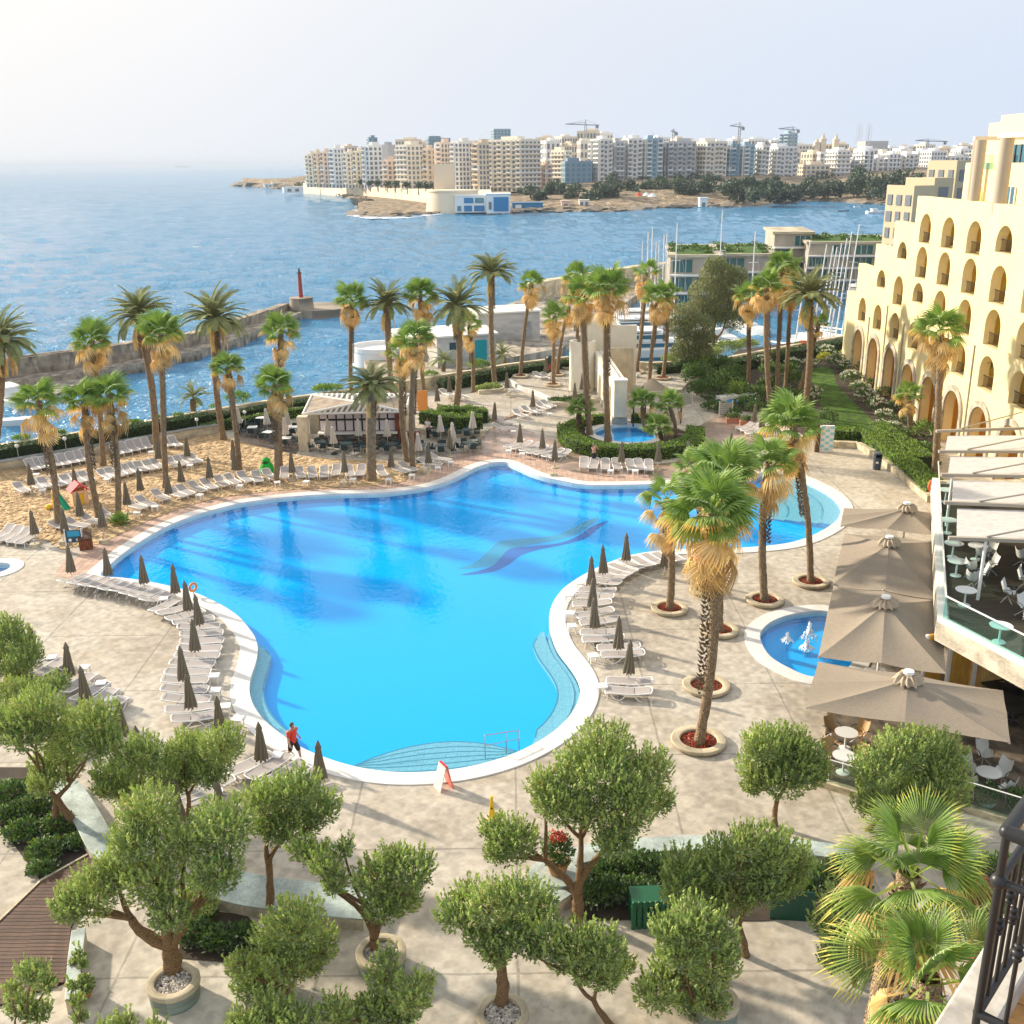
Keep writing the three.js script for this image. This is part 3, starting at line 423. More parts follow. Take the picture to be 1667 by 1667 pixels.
{ // the hill town behind
  const cs = ['cream', 'pale', 'buff', 'tan', 'white', 'pink'], L = [];
  for (let x = 556; x < 1640; x += rr(27, 37)) { const w = rr(28, 46), base = x < 640 ? 238 : x < 790 ? 231 : x < 860 ? 226 : x < 980 ? 218 : x < 1250 ? 226 : x < 1300 ? 232 : x < 1420 ? 238 : 236; L.push([x, x + w, base + rr(-4, 7)]); }
  for (let x = 880; x < 1600; x += rr(24, 36)) L.push([x, x + rr(22, 36), (x < 980 ? 232 : 246) + rr(-3, 6), -1120]);
  const cnt = [0, 0]; L.sort((a, b) => a[0] - b[0]).forEach(([l, r, t, z]) => { const i = ++cnt[z ? 1 : 0], c = pick(cs); townHouse(l, r, t, (z ?? -1480) + rr(-60, 60), { c, ry: rr(-0.5, 0.6), d: 18, n: 5, noBalc: true, y0: SEA + (z ? 6 : 18), label: `${wordsFor[c]} house, ${i > 34 ? 'ordinal ' + i : ORD[i]} from the left ${z ? 'just behind the bay front blocks' : 'along the far hill skyline'}`, group: 'houses on the hill across the bay' }); });
  townHouse(800, 832, 211, -1400, { c: 'blue', ry: 0.25, glass: true, noBalc: true, y0: SEA + 18, bare: true, label: 'blue glass tower rising highest behind the cream corner block across the bay', group: gB });
  townHouse(598, 618, 225, -1300, { c: 'slate', ry: 0.3, glass: true, noBalc: true, y0: SEA + 15, label: 'blue-grey block rising behind the promenade row at its left part', group: gB });
  townHouse(694, 735, 226, -1350, { c: 'slate', ry: 0.3, glass: true, noBalc: true, y0: SEA + 15, label: 'wide blue-grey block rising behind the pinkish promenade block', group: gB });
  townHouse(1270, 1292, 218, -1200, { c: 'blue', ry: 0.3, glass: true, y0: SEA + 12, label: 'slim pale blue tower with a crane beside it on the right skyline', group: gB });
  townHouse(1393, 1440, 231, -1300, { c: 'grey', ry: 0.3, blank: true, bare: true, y0: SEA + 20, label: 'long grey windowless hall below the two lattice masts', group: gB });
}
{ // seawall under the promenade, with buttresses, and the round bastion
  const pts = smooth(px([[497, 309.5], [540, 312], [585, 316], [640, 321], [700, 328], [736, 333]], SEA + 3), 4, false), t = thing('promenade_wall', V(0, 0, 0), 0, 'long sunlit cream seawall under the promenade across the bay', 'wall');
  for (let i = 0; i + 1 < pts.length; i++) { mesh('wall_bay', ribbon([pts[i], [pts[i][0] + (pts[i + 1][0] - pts[i][0]) * 0.985, pts[i][1] + (pts[i + 1][1] - pts[i][1]) * 0.985]], 4, SEA - 1, SEA + 9.2 + (i % 3 === 0 ? 0.5 : 0)), wallCol.buff, t); }
  for (let i = 3; i < pts.length; i += 4) new MB().cyl(pts[i][0], SEA - 1, pts[i][1] + 2, 2, 1.4, 8, 8).build('buttress', wallCol.tan, t);
  const b = thing('bastion', G(738, 338, SEA + 3), 0, 'round cream bastion at the right end of the far seawall', 'bastion'); new MB().cyl(0, -3, 0, 16, 14.5, 12, 24).cyl(0, 9, 0, 15, 15, 0.9, 24).build('drum', wallCol.buff, b); new MB().box(-6, 13, -22, 12, 22, 10).build('watchtower', wallCol.tan, b);
  const p = thing('promenade', V(0, 0, 0), 0, 'flat promenade behind the far seawall', 'promenade'); p.userData.kind = 'structure'; const pb = pts.map(([x, z]) => [x * 1.25, z * 1.25]), xr = G(800, 330, SEA + 3); mesh('pavement', slab([...pts, [xr.x, xr.z], [xr.x * 1.25, xr.z * 1.25], ...pb.reverse()], SEA + 1, SEA + 8.6), wallCol.buff, p);
}
{ // seaside low buildings
  const base = (x, y, h = SEA + 2) => G(x, y, h);
  const low = (name, l, r, yb, h, d, mat, label, parts) => { const a = base(l, yb), b = base(r, yb), w = b.x - a.x, t = thing(name, V((a.x + b.x) / 2, SEA + 1, (a.z + b.z) / 2), 0, label, 'building'); new MB().box(0, h / 2, -d / 2, w, h, d).box(0, h + 0.2, -d / 2, w + 0.8, 0.4, d + 0.8).build('wall', mat, t); for (const [x0, x1, y0, y1, m2, nm] of parts) new MB().box((x0 + x1) / 2 * w, (y0 + y1) / 2 * h, 0.02, (x1 - x0) * w, (y1 - y0) * h, 0.5).build(nm, m2, t); return t; };
  const bl = std([0.02, 0.2, 0.42], 0.3);
  low('lido_building', 741, 791, 343, 9, 18, wallCol.white, 'white two-storey lido with blue windows at the far waterfront', [[-0.42, -0.3, 0.1, 0.4, townBlue, 'window'], [-0.2, 0.05, 0.08, 0.42, bl, 'window'], [0.12, 0.45, 0.08, 0.42, bl, 'window'], [-0.2, 0.1, 0.56, 0.88, bl, 'window'], [0.15, 0.44, 0.56, 0.88, townBlue, 'window']]);
  low('lido_hall', 792, 831, 344, 10, 16, wallCol.white, 'white hall with one large blue glazed front beside the lido', [[-0.2, 0.42, 0.1, 0.85, bl, 'window'], [-0.4, -0.28, 0.2, 0.6, townWin, 'window']]);
  low('pink_hut', 914, 929, 336, 4, 6, wallCol.pink, 'small pink hut on the rocks, left of the pair', [[-0.2, 0.2, 0, 0.6, townWin, 'door']]);
  low('pink_hut', 943, 959, 336, 4.4, 6, wallCol.pale, 'small pale hut with dark openings on the rocks, right of the pair', [[-0.4, -0.1, 0.3, 0.8, townWin, 'window'], [0.1, 0.4, 0.3, 0.8, townWin, 'window']]);
  low('kiosk', 1017, 1034, 325, 4, 6, wallCol.cream, 'low cream kiosk beside the red and white tents across the bay', [[-0.3, 0.3, 0.3, 0.7, townWin, 'window']]);
  low('stone_store', 1139, 1152, 334, 5, 6, wallCol.pale, 'lone pale square store on the far rocks in the middle', [[-0.2, 0.2, 0, 0.5, townWin, 'door']]);
  low('bath_house', 1256, 1282, 323, 4, 10, wallCol.buff, 'low buff bath house among the dark trees on the right far shore', [[-0.3, -0.1, 0.2, 0.7, townWin, 'window'], [0.1, 0.3, 0.2, 0.7, townWin, 'window']]);
  low('pool_deck_wall', 834, 884, 338, 3.4, 14, bl, 'long low blue-walled bathing platform right of the lido hall', [[-0.4, -0.2, 0.2, 0.8, wallCol.white, 'panel']]);
  for (const [x, y, c, l, nm] of [[1040, 321, [0.6, 0.08, 0.03], 'red peaked tent, left one across the bay', 'left'], [1052, 321, [0.85, 0.85, 0.83], 'white peaked tent between the red ones across the bay', 'm'], [1062, 323, [0.8, 0.8, 0.8], 'white peaked tent, right end of the tent row across the bay', 'r'], [1122, 316, [0.75, 0.55, 0.02], 'yellow parasol tent, left of three across the bay', 'a'], [1132, 316, [0.75, 0.55, 0.02], 'yellow parasol tent, middle of three across the bay', 'b'], [1142, 316, [0.75, 0.55, 0.02], 'yellow parasol tent, right of three across the bay', 'c'], [1307, 313, [0.7, 0.1, 0.03], 'red awning tent among the trees on the right far shore', 'd'], [1207, 313, [0.02, 0.15, 0.5], 'small blue parasol tent under the trees on the far shore', 'e']]) { const p = base(x, y + 6, SEA + 3), t = thing('beach_tent', p, 0, l, 'tent', 'tents across the bay'); new MB().add(new THREE.ConeGeometry(3.2, 2.2, 6), new THREE.Matrix4().makeTranslation(0, 4.4, 0)).build('canopy', std(c, 0.8), t); new MB().cyl(0, 0, 0, 0.1, 0.1, 3.6, 5).cyl(2.4, 0, 0, 0.1, 0.1, 3.4, 5).cyl(-2.4, 0, 0, 0.1, 0.1, 3.4, 5).build('pole', M.pole, t); }
}
{ // church towers, cranes, masts on the skyline
  for (const [x, yt, l] of [[1329, 224, 'short stone church turret on the far skyline'], [1339, 216, 'pointed stone bell tower on the far skyline, taller left of two'], [1360, 217, 'pointed stone bell tower on the far skyline, right of two']]) { const z = -1500, b = atZ(x, 245, z), h = atZ(x, yt, z).y - b.y, t = thing('bell_tower', b, 0, l, 'tower', 'church towers on the skyline'); new MB().box(0, h * 0.25, 0, 7, h * 0.7, 7).box(0, h * 0.62, 0, 8, 1.2, 8).build('shaft', wallCol.buff, t); new MB().add(new THREE.ConeGeometry(3.6, h * 0.4, 8), new THREE.Matrix4().makeTranslation(0, h * 0.82, 0)).build('spire', wallCol.tan, t); }
  const steel = std([0.2, 0.24, 0.27], 0.6);
  for (const [x, yt, yb, left, right, l] of [[953, 195, 230, 30, 20, 'tall tower crane above the hill houses, leftmost and largest'], [1096, 210, 232, 4, 5, 'short tower crane above the bay front, second from the left'], [1203, 199, 230, 15, 6, 'greenish tower crane above the bay front, third from the left'], [1290, 206, 228, 22, 9, 'tower crane beside the slim blue tower'], [1509, 226, 245, 19, 30, 'faint tower crane at the right end of the skyline']]) {
    const z = -1150, b = atZ(x, yb, z), k = perPx(z), H = atZ(x, yt, z).y - b.y, t = thing('tower_crane', b, 0, l, 'crane', 'tower cranes on the skyline'); const m = new MB();
    for (const [sx, sz] of [[-1, -1], [1, -1], [1, 1], [-1, 1]]) m.bar(V(sx, -10, sz), V(sx, H * 0.78, sz), 0.22, 4); for (let y = 0; y < H * 0.75; y += 3) m.bar(V(-1, y, 1), V(1, y + 3, 1), 0.15, 3).bar(V(1, y, -1), V(-1, y + 3, -1), 0.15, 3); m.build('mast', steel, t);
    const y = H * 0.74; new MB().bar(V(-left * k, y + 1.6, 0), V(right * k, y, 0), 0.45, 4).bar(V(-left * k, y + 1.6, 0), V(0, y + 3, 0), 0.22, 4).build('jib', steel, t); new MB().bar(V(0, y, 0), V(0, H, 0), 0.4, 4).bar(V(0, H, 0), V(-left * k * 0.7, y + 2.2, 0), 0.12, 3).bar(V(0, H, 0), V(right * k * 0.9, y + 0.5, 0), 0.12, 3).build('apex', steel, t); new MB().box(right * k * 0.85, y - 1.4, 0, 3, 3, 1.6).build('counterweight', steel, t);
  }
  for (const [x, l] of [[1397, 'tall lattice mast above the grey hall, left of two'], [1413, 'tall lattice mast above the grey hall, right of two']]) { const z = -1350, b = atZ(x, 234, z), H = atZ(x, 205, z).y - b.y, m = new MB(), t = thing('lattice_mast', b, 0, l, 'mast', 'lattice masts'); for (let i = 0; i < 4; i++) { const a = i * Math.PI / 2 + 0.4; m.bar(V(Math.cos(a) * 3.2, 0, Math.sin(a) * 3.2), V(Math.cos(a) * 3.2, H, Math.sin(a) * 3.2), 0.22, 3); } for (let y = 0; y < H; y += 4) m.bar(V(-3, y, 0), V(3, y + 4, 0), 0.14, 3).bar(V(3, y, 0), V(-3, y + 4, 0), 0.14, 3); m.build('lattice', std([0.4, 0.45, 0.5], 0.7), t); }
}
{ // trees across the bay
  const row = [[503, 296], [512, 296], [522, 295], [534, 295], [545, 296], [556, 295], [574, 296], [590, 296], [604, 297], [616, 297], [632, 297], [645, 297], [664, 299], [682, 300], [694, 300], [706, 301], [718, 301], [730, 302], [789, 300], [799, 301], [811, 301], [834, 303], [850, 303], [863, 304], [876, 305], [892, 305]];
  row.forEach(([x, y], i) => { const w = x < 770 ? G(x, 309.5 + (x - 497) * 0.098, SEA + 3).multiplyScalar(1.018) : G(x, y + 8, SEA + 4), p = V(w.x, x < 770 ? SEA + 8.6 : SEA + 4, w.z), t = thing('promenade_tree', p, 0, `small round dark tree, ${ORD[i + 1]} from the left in the row on the far promenade`, 'tree', 'trees on the far promenade'); new MB().cyl(0, -2, 0, 0.4, 0.3, 5, 6).build('trunk', M.oliveTrunk, t); const L = new Leaves(); for (let k = 0; k < 4; k++) L.clump(V(rr(-1.8, 1.8), rr(3.6, 5.4), rr(-1, 1)), rr(2, 3), rr(1.4, 2.2), 2.2, 70, 1.1, 0.8, { tone: 0.3 }); mesh('crown', L.geo, F.far, t); });
  const W = (name, label, list, dens = 130, scale = 1) => { const L = new Leaves(); for (const [x, y, r, h] of list) { const p = G(x, y, SEA + 3), k = -p.z / FOCAL; for (let i = 0; i < 4; i++) L.clump(V(p.x + rr(-0.5, 0.5) * r * k, p.y + (0.25 + 0.2 * i) * h * k, p.z + rr(-6, 6)), r * k * rr(0.5, 0.8), h * k * rr(0.25, 0.4), r * k * 0.7, dens, 2.0 * scale, 1.3 * scale, { tone: 0.3, shell: 0.5 }); } return tag(mesh(name, L.geo, F.far), label, 'trees', null, 'stuff'); };
  const many = (x0, x1, step, y, h) => { const o = []; for (let x = x0; x < x1; x += step * rr(0.7, 1.2)) o.push([x, y + rr(-3, 3), rr(12, 20), h * rr(0.7, 1.25)]); return o; };
  W('waterfront_wood', 'dark green wood along the middle of the far shore', [...many(1000, 1330, 13, 321, 24), ...many(995, 1200, 14, 314, 24), ...many(880, 1000, 16, 326, 20), [868, 328, 16, 22], [935, 328, 18, 24], [985, 326, 20, 26], [1045, 308, 24, 22]]);
  W('waterfront_wood', 'dark wood on the right of the far shore below the white blocks', [...many(1185, 1300, 13, 326, 24), ...many(1300, 1400, 13, 318, 22), ...many(1390, 1500, 12, 322, 32), [1413, 314, 26, 28], [1460, 316, 28, 32], [1345, 308, 22, 24]]);
  W('hillside_scrub', 'scattered garden trees between the far houses', [...many(500, 560, 30, 306, 6), ...many(840, 1000, 22, 318, 10), ...many(1300, 1345, 16, 300, 26)], 80);
}
{ // huts on the far point, and boats
  for (const [x, y, w, h, c, l] of [[437, 300, 10, 3.5, 'pale', 'low pale hut far out on the rocky point, leftmost'], [452, 298, 14, 4, 'cream', 'low cream house on the rocky point, second from the left'], [478, 296, 14, 5, 'tan', 'tan low house on the rocky point by the first apartment block'], [477, 309, 18, 5, 'white', 'white beach pavilion with dark openings below the point']]) { const p = G(x, y + 5, SEA + 2), t = thing('shore_house', p, 0.3, l, 'house', 'houses on the point'); new MB().box(0, h / 2, 0, w, h, 8).box(0, h + 0.2, 0, w + 1, 0.4, 9).build('wall', wallCol[c], t); new MB().box(-w * 0.2, h * 0.5, 4.02, w * 0.2, h * 0.5, 0.3).box(w * 0.2, h * 0.5, 4.02, w * 0.2, h * 0.5, 0.3).build('windows', townWin, t); }
  const hullShape = (L, B, H) => { const g = new THREE.BoxGeometry(L, H, B, 8, 2, 4), p = g.attributes.position; for (let i = 0; i < p.count; i++) { let x = p.getX(i), y = p.getY(i), z = p.getZ(i); const u = x / L + 0.5, k = u > 0.45 ? Math.sqrt(Math.max(0, 1 - Math.pow((u - 0.45) / 0.56, 2))) : 0.92 + 0.08 * u / 0.45; z *= k * (0.72 + 0.28 * (y / H + 0.5)); if (y > 0) y += 0.25 * H * u * u; if (u > 0.9) x += 0.12 * L * (y / H + 0.1); p.setXYZ(i, x, y, z); } g.computeVertexNormals(); return g; };
  globalThis.hullShape = hullShape;
  const boat = (x, y, L, ry, label, cab, mat) => { const p = G(x, y, SEA), t = thing('motor_boat', V(p.x, SEA + L * 0.05, p.z), ry, label, 'boat', 'small boats'); mesh('hull', hullShape(L, L * 0.32, L * 0.16), mat ?? M.white, t); if (cab) { new MB().box(-L * 0.02, L * 0.16, 0, L * 0.34, L * 0.13, L * 0.22).box(-L * 0.05, L * 0.235, 0, L * 0.4, L * 0.02, L * 0.25).build('cabin', M.white, t); new MB().box(L * 0.152, L * 0.17, 0, L * 0.02, L * 0.07, L * 0.18).build('windscreen', M.glassDark, t); } return t; };
  globalThis.boat = boat;
  boat(1423, 348, 9, 0.3, 'white cabin boat moored in the middle of the bay, largest of the group', true); boat(1411, 345, 4, 1, 'tiny white dinghy left of the moored cabin boat'); boat(1372, 345, 6, 0, 'small dark rowing boat in the bay, leftmost of the group', false, std([0.1, 0.12, 0.13], 0.6)); boat(1457, 337, 6, 0.5, 'small white boat near the far shore on the right', true); boat(1395, 337, 4, 0.2, 'tiny pale boat close to the far rocks'); boat(1468, 349, 7, 2, 'white boat half hidden by the hotel at the right of the bay', true);
  boat(322, 403, 3, 0.7, 'lone small white boat on the open sea'); boat(14, 660, 9, 2.4, 'white motor boat moored inside the breakwater at the left edge', true); boat(40, 690, 5, 0.2, 'small white boat by the jetty behind the left palms');
  const s = G(297, 272.4, SEA), t = thing('cargo_ship', V(s.x, SEA + 5, s.z), 0, 'faint cargo ship on the horizon', 'ship'); const q = Math.abs(s.z) / FOCAL; mesh('hull', hullShape(22 * q, 3 * q, 1.4 * q), std([0.3, 0.34, 0.4], 0.8), t); new MB().box(-8 * q, 1.6 * q, 0, 3 * q, 2 * q, 2 * q).box(0, 0.9 * q, 0, 10 * q, 0.6 * q, 2 * q).build('superstructure', std([0.5, 0.53, 0.58], 0.8), t);
}
// ================================================================= the yellow hotel
function hAt(x, z, py) { let lo = -10, hi = 60; const inv = camQ.clone().invert(); for (let i = 0; i < 50; i++) { const m = (lo + hi) / 2, q = V(x, m - EYE, z).applyQuaternion(inv); if (SIZE / 2 + FOCAL * q.y / q.z > py) lo = m; else hi = m; } return lo; }
const archPts = (w, y0, top, n = 14) => { const r = w / 2, rise = r * 0.92, o = [[-r, y0], [r, y0], [r, top - rise]]; for (let i = 1; i < n; i++) { const a = i / n * Math.PI; o.push([r * Math.cos(a), top - rise + rise * Math.sin(a)]); } o.push([-r, top - rise]); return o; };
{
  const P0 = G(1402, 540, 5), P1 = G(1640, 680, 5), dx = P1.x - P0.x, dz = P1.z - P0.z, ry = Math.atan2(-dz, dx);
  const t = thing('hotel', V(P0.x, 0, P0.z), ry, 'large stepped yellow hotel with rows of arched loggias on the right', 'hotel');
  const U = (k) => -0.3 + 5.95 * k;
  const outline = [[-7.1, -1], [66, -1], [66, 19.6], [14.5, 19.6], [14.5, 17.1], [8.5, 17.1], [8.5, 14.5], [2.7, 14.5], [2.7, 12], [-3.3, 12], [-3.3, 8.6], [-7.1, 8.6]];
  const arches = [], add = (k, w, y0, top, kind) => arches.push([U(k), w, y0, top, kind]);
  for (let k = 0; k < 11; k++) { add(k, 3.7, -0.6, k < 3 ? 5.2 : 4.7, 'G'); add(k, 2.9, 6.0, 8.6, 'D'); if (k > 0) add(k, 2.95, k === 1 || k === 3 ? 10.3 : 9.3, 12.1, 'C'); if (k > 1) add(k, 2.95, k === 2 ? 13.7 : 12.5, 15.3, 'B'); if (k > 2) add(k, 3, k === 6 ? 16.2 : 15.6, 18.15, 'A'); }
  const s = new THREE.Shape(); outline.forEach(([x, y], i) => i ? s.lineTo(x, y) : s.moveTo(x, y));
  for (const [u, w, y0, top] of arches) s.holes.push(new THREE.Path(archPts(w, y0, top).map(([x, y]) => new THREE.Vector2(u + x, y))));
  const fg = new THREE.ExtrudeGeometry(s, { depth: 0.7, bevelEnabled: true, bevelSize: 0.05, bevelThickness: 0.05, bevelOffset: -0.05, bevelSegments: 2 }); fg.translate(0, 0, -0.7);
  mesh('facade', uvBox(fg), M.hotel, t);
  const stepB = [[-7.1, -3.3, 8.6], [-3.3, 2.7, 12], [2.7, 8.5, 14.5], [8.5, 14.5, 17.1], [14.5, 66, 19.6]];
  const body = new MB(); for (const [a, b, h] of stepB) { body.box((a + b) / 2, (h - 1.6) / 2, -14, b - a - 0.02, h + 0.2, 22); body.box((a + b) / 2, h - 0.9, -0.9, b - a - 0.02, 0.3, 0.38); }
  body.build('body', M.hotel, t);
  for (const [a, b, h] of stepB) mesh('roof_tiles', new MB().box((a + b) / 2, h - 0.76, -2, b - a - 0.3, 0.06, 2.0).geo, M.terracotta, t);
  for (const [u, w, y0, top, kind] of arches) { // every opening is a real niche with side walls, floor and ceiling
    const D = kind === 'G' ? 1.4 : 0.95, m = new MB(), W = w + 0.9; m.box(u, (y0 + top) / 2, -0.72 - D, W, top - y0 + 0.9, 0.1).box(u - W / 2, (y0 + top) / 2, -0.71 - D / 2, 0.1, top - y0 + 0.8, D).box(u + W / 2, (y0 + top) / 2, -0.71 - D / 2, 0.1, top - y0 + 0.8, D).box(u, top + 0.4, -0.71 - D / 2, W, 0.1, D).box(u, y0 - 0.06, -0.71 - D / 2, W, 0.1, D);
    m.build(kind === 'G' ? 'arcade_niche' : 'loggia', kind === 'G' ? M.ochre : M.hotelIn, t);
    if (kind === 'G') { const o = archPts(w + 0.9, y0, top + 0.45, 18), inn = archPts(w, y0 - 0.01, top, 18), sh = new THREE.Shape(); [...o].forEach(([x, y], i) => i ? sh.lineTo(x, y) : sh.moveTo(x, y)); sh.holes.push(new THREE.Path(inn.map(([x, y]) => new THREE.Vector2(x * 0.999, Math.max(y0 + 0.01, y))))); const g = new THREE.ExtrudeGeometry(sh, { depth: 0.12, bevelEnabled: true, bevelSize: 0.03, bevelThickness: 0.03, bevelSegments: 1 }); g.translate(u, 0, 0.06); mesh('arch_moulding', uvBox(g), M.moulding, t); }
    else {
      const rm = new MB(); const z = -0.35; rm.box(u, y0 + 0.92, z, w, 0.05, 0.05).box(u, y0 + 0.1, z, w, 0.04, 0.04); for (let x = -w / 2 + 0.14; x < w / 2; x += 0.16) rm.box(u + x, y0 + 0.5, z, 0.022, 0.84, 0.022); rm.build('railing', M.iron, t);
      new MB().box(u + 0.25, (y0 + top) / 2 - 0.25, -0.66 - D, w * 0.52, top - y0 - 0.75, 0.06).build('shutter_door', M.hotelIn, t);
    }
  }
  for (const [u, y0, h] of [[3, 0, 7], [9, 0, 9], [14.7, 0, 8], [26.6, 0, 9], [32.6, 0, 9]]) new MB().cyl(u, y0, 0.12, 0.06, 0.06, h, 6).build('drainpipe', M.moulding, t);
  // set-back upper storeys with posts, pergola and glazed doors
  const fo = (x, y, off) => { const nrm = V(Math.sin(ry), 0, Math.cos(ry)), d = rayOf(x, y), o = V(P0.x, 0, P0.z).addScaledVector(nrm, off), tt = o.clone().sub(V(0, EYE, 0)).dot(nrm) / d.dot(nrm), p = V(d.x * tt, EYE + d.y * tt, d.z * tt); return [(p.x - P0.x) * Math.cos(ry) - (p.z - P0.z) * Math.sin(ry), p.y]; };
  const a = fo(1566, 320, -5), b = fo(1570, 265, -5), c = fo(1611, 201, -7), e = fo(1626, 196, -7);
  const up = new MB(); up.box((a[0] + 66) / 2, (18.7 + b[1]) / 2, -5 - 5, 66 - a[0], b[1] - 18.7, 10); up.box((c[0] + 66) / 2, (b[1] + c[1]) / 2, -7 - 4, 66 - c[0], c[1] - b[1], 8); up.box((e[0] + 66) / 2, c[1] + 0.3, -7.2 - 3.8, 66 - e[0], 0.6, 7.6); up.build('upper_storeys', M.hotel, t);
  { const q = fo(1588, 320, -4.95), m = archPts(3.0, 18.8, Math.min(b[1] - 0.5, fo(1588, 295, -5)[1]), 12); const sh = new THREE.Shape(m.map(([x, y]) => new THREE.Vector2(q[0] + x, y))); const g = new THREE.ExtrudeGeometry(sh, { depth: 0.06, bevelEnabled: false }); g.translate(0, 0, -5.01); mesh('arched_recess', g, M.hotelIn, t); }
  { const l = fo(1637, 320, -5), r = fo(1649, 320, -5), y1 = fo(1645, 304, -5)[1], w = r[0] - l[0] + 1.2, cx = (l[0] + r[0]) / 2; const d = new MB().box(cx, (18.8 + y1) / 2, -4.97, w, y1 - 18.8, 0.08).build('glass_door', M.glassBlue, t); const fr = new MB(); for (let i = 0; i < 4; i++) fr.box(cx - w / 2 + w * i / 3, (18.8 + y1) / 2, -4.9, 0.1, y1 - 18.8, 0.1); fr.build('frame', M.white, d); }
  { const l = fo(1646, 270, -7), r = fo(1667, 270, -7), y1 = fo(1655, 235, -7)[1], w = r[0] - l[0] + 1, cx = (l[0] + r[0]) / 2; const d = new MB().box(cx, (b[1] + y1) / 2, -6.97, w, y1 - b[1], 0.08).build('glass_door', M.glassBlue, t); const fr = new MB(); for (let i = 0; i < 4; i++) fr.box(cx - w / 2 + w * i / 3, (b[1] + y1) / 2, -6.9, 0.12, y1 - b[1], 0.1); fr.build('frame', M.dark, d); }
  { const pm = std([0.42, 0.36, 0.27], 0.7); for (const [x0, y0, y1, r] of [[1585, 331, 228, 0.42], [1626, 336, 224, 0.5], [1582, 300, 228, 0.3]]) { const q = fo(x0, y0, x0 < 1584 ? -4 : -0.4), h = fo(x0 + (y0 - y1) * 0.11, y1, x0 < 1584 ? -4 : -0.4)[1]; new MB().cyl(q[0], 18.8, x0 < 1584 ? -4 : -0.4, r, r, h - 18.8, 14).build('post', pm, t); } const q1 = fo(1580, 229, -0.4), q2 = fo(1622, 227, -2), q3 = fo(1635, 225, -0.4); const pg = new MB(); pg.box((q1[0] + q2[0]) / 2, q1[1] + 0.2, -2.2, q2[0] - q1[0], 0.3, 0.4).box(q1[0] + 1, q1[1] + 0.15, -2.6, 0.4, 0.3, 4.6); pg.box(q3[0] + 10, q3[1] + 0.2, -0.5, 22, 0.35, 0.5).box(q3[0] + 0.6, q3[1] + 0.15, -3.4, 0.5, 0.3, 6.2); pg.build('pergola', wallCol.buff, t); }
  { const q = fo(1580, 275, -4.6), r = fo(1612, 275, -4.6), y = fo(1595, 258, -4.6)[1]; new MB().box((q[0] + r[0]) / 2, y - 0.3, -4.8, r[0] - q[0], 1.2, 0.03).build('glass_parapet', new THREE.MeshPhysicalMaterial({ color: lin(0.75, 0.9, 0.88), transmission: 1, thickness: 0, roughness: 0.04 }), t); }
}
// older buff houses beyond the hotel
for (const [l, r, top, z, c, lab] of [[1470, 1500, 309, -190, 'khaki', 'narrow buff house with green panes peeping out left of the hotel'], [1499, 1530, 296, -205, 'khaki', 'khaki house with a blue glazed bay just beyond the hotel roof'], [1522, 1572, 268, -215, 'khaki', 'khaki house with a square roof room behind the hotel posts']]) townHouse(l, r, top, z, { c, ry: 0.25, d: 9, y0: SEA, noBalc: true, bay: 3.0, bare: true, label: lab, group: 'buff houses beyond the hotel', n: 8 });

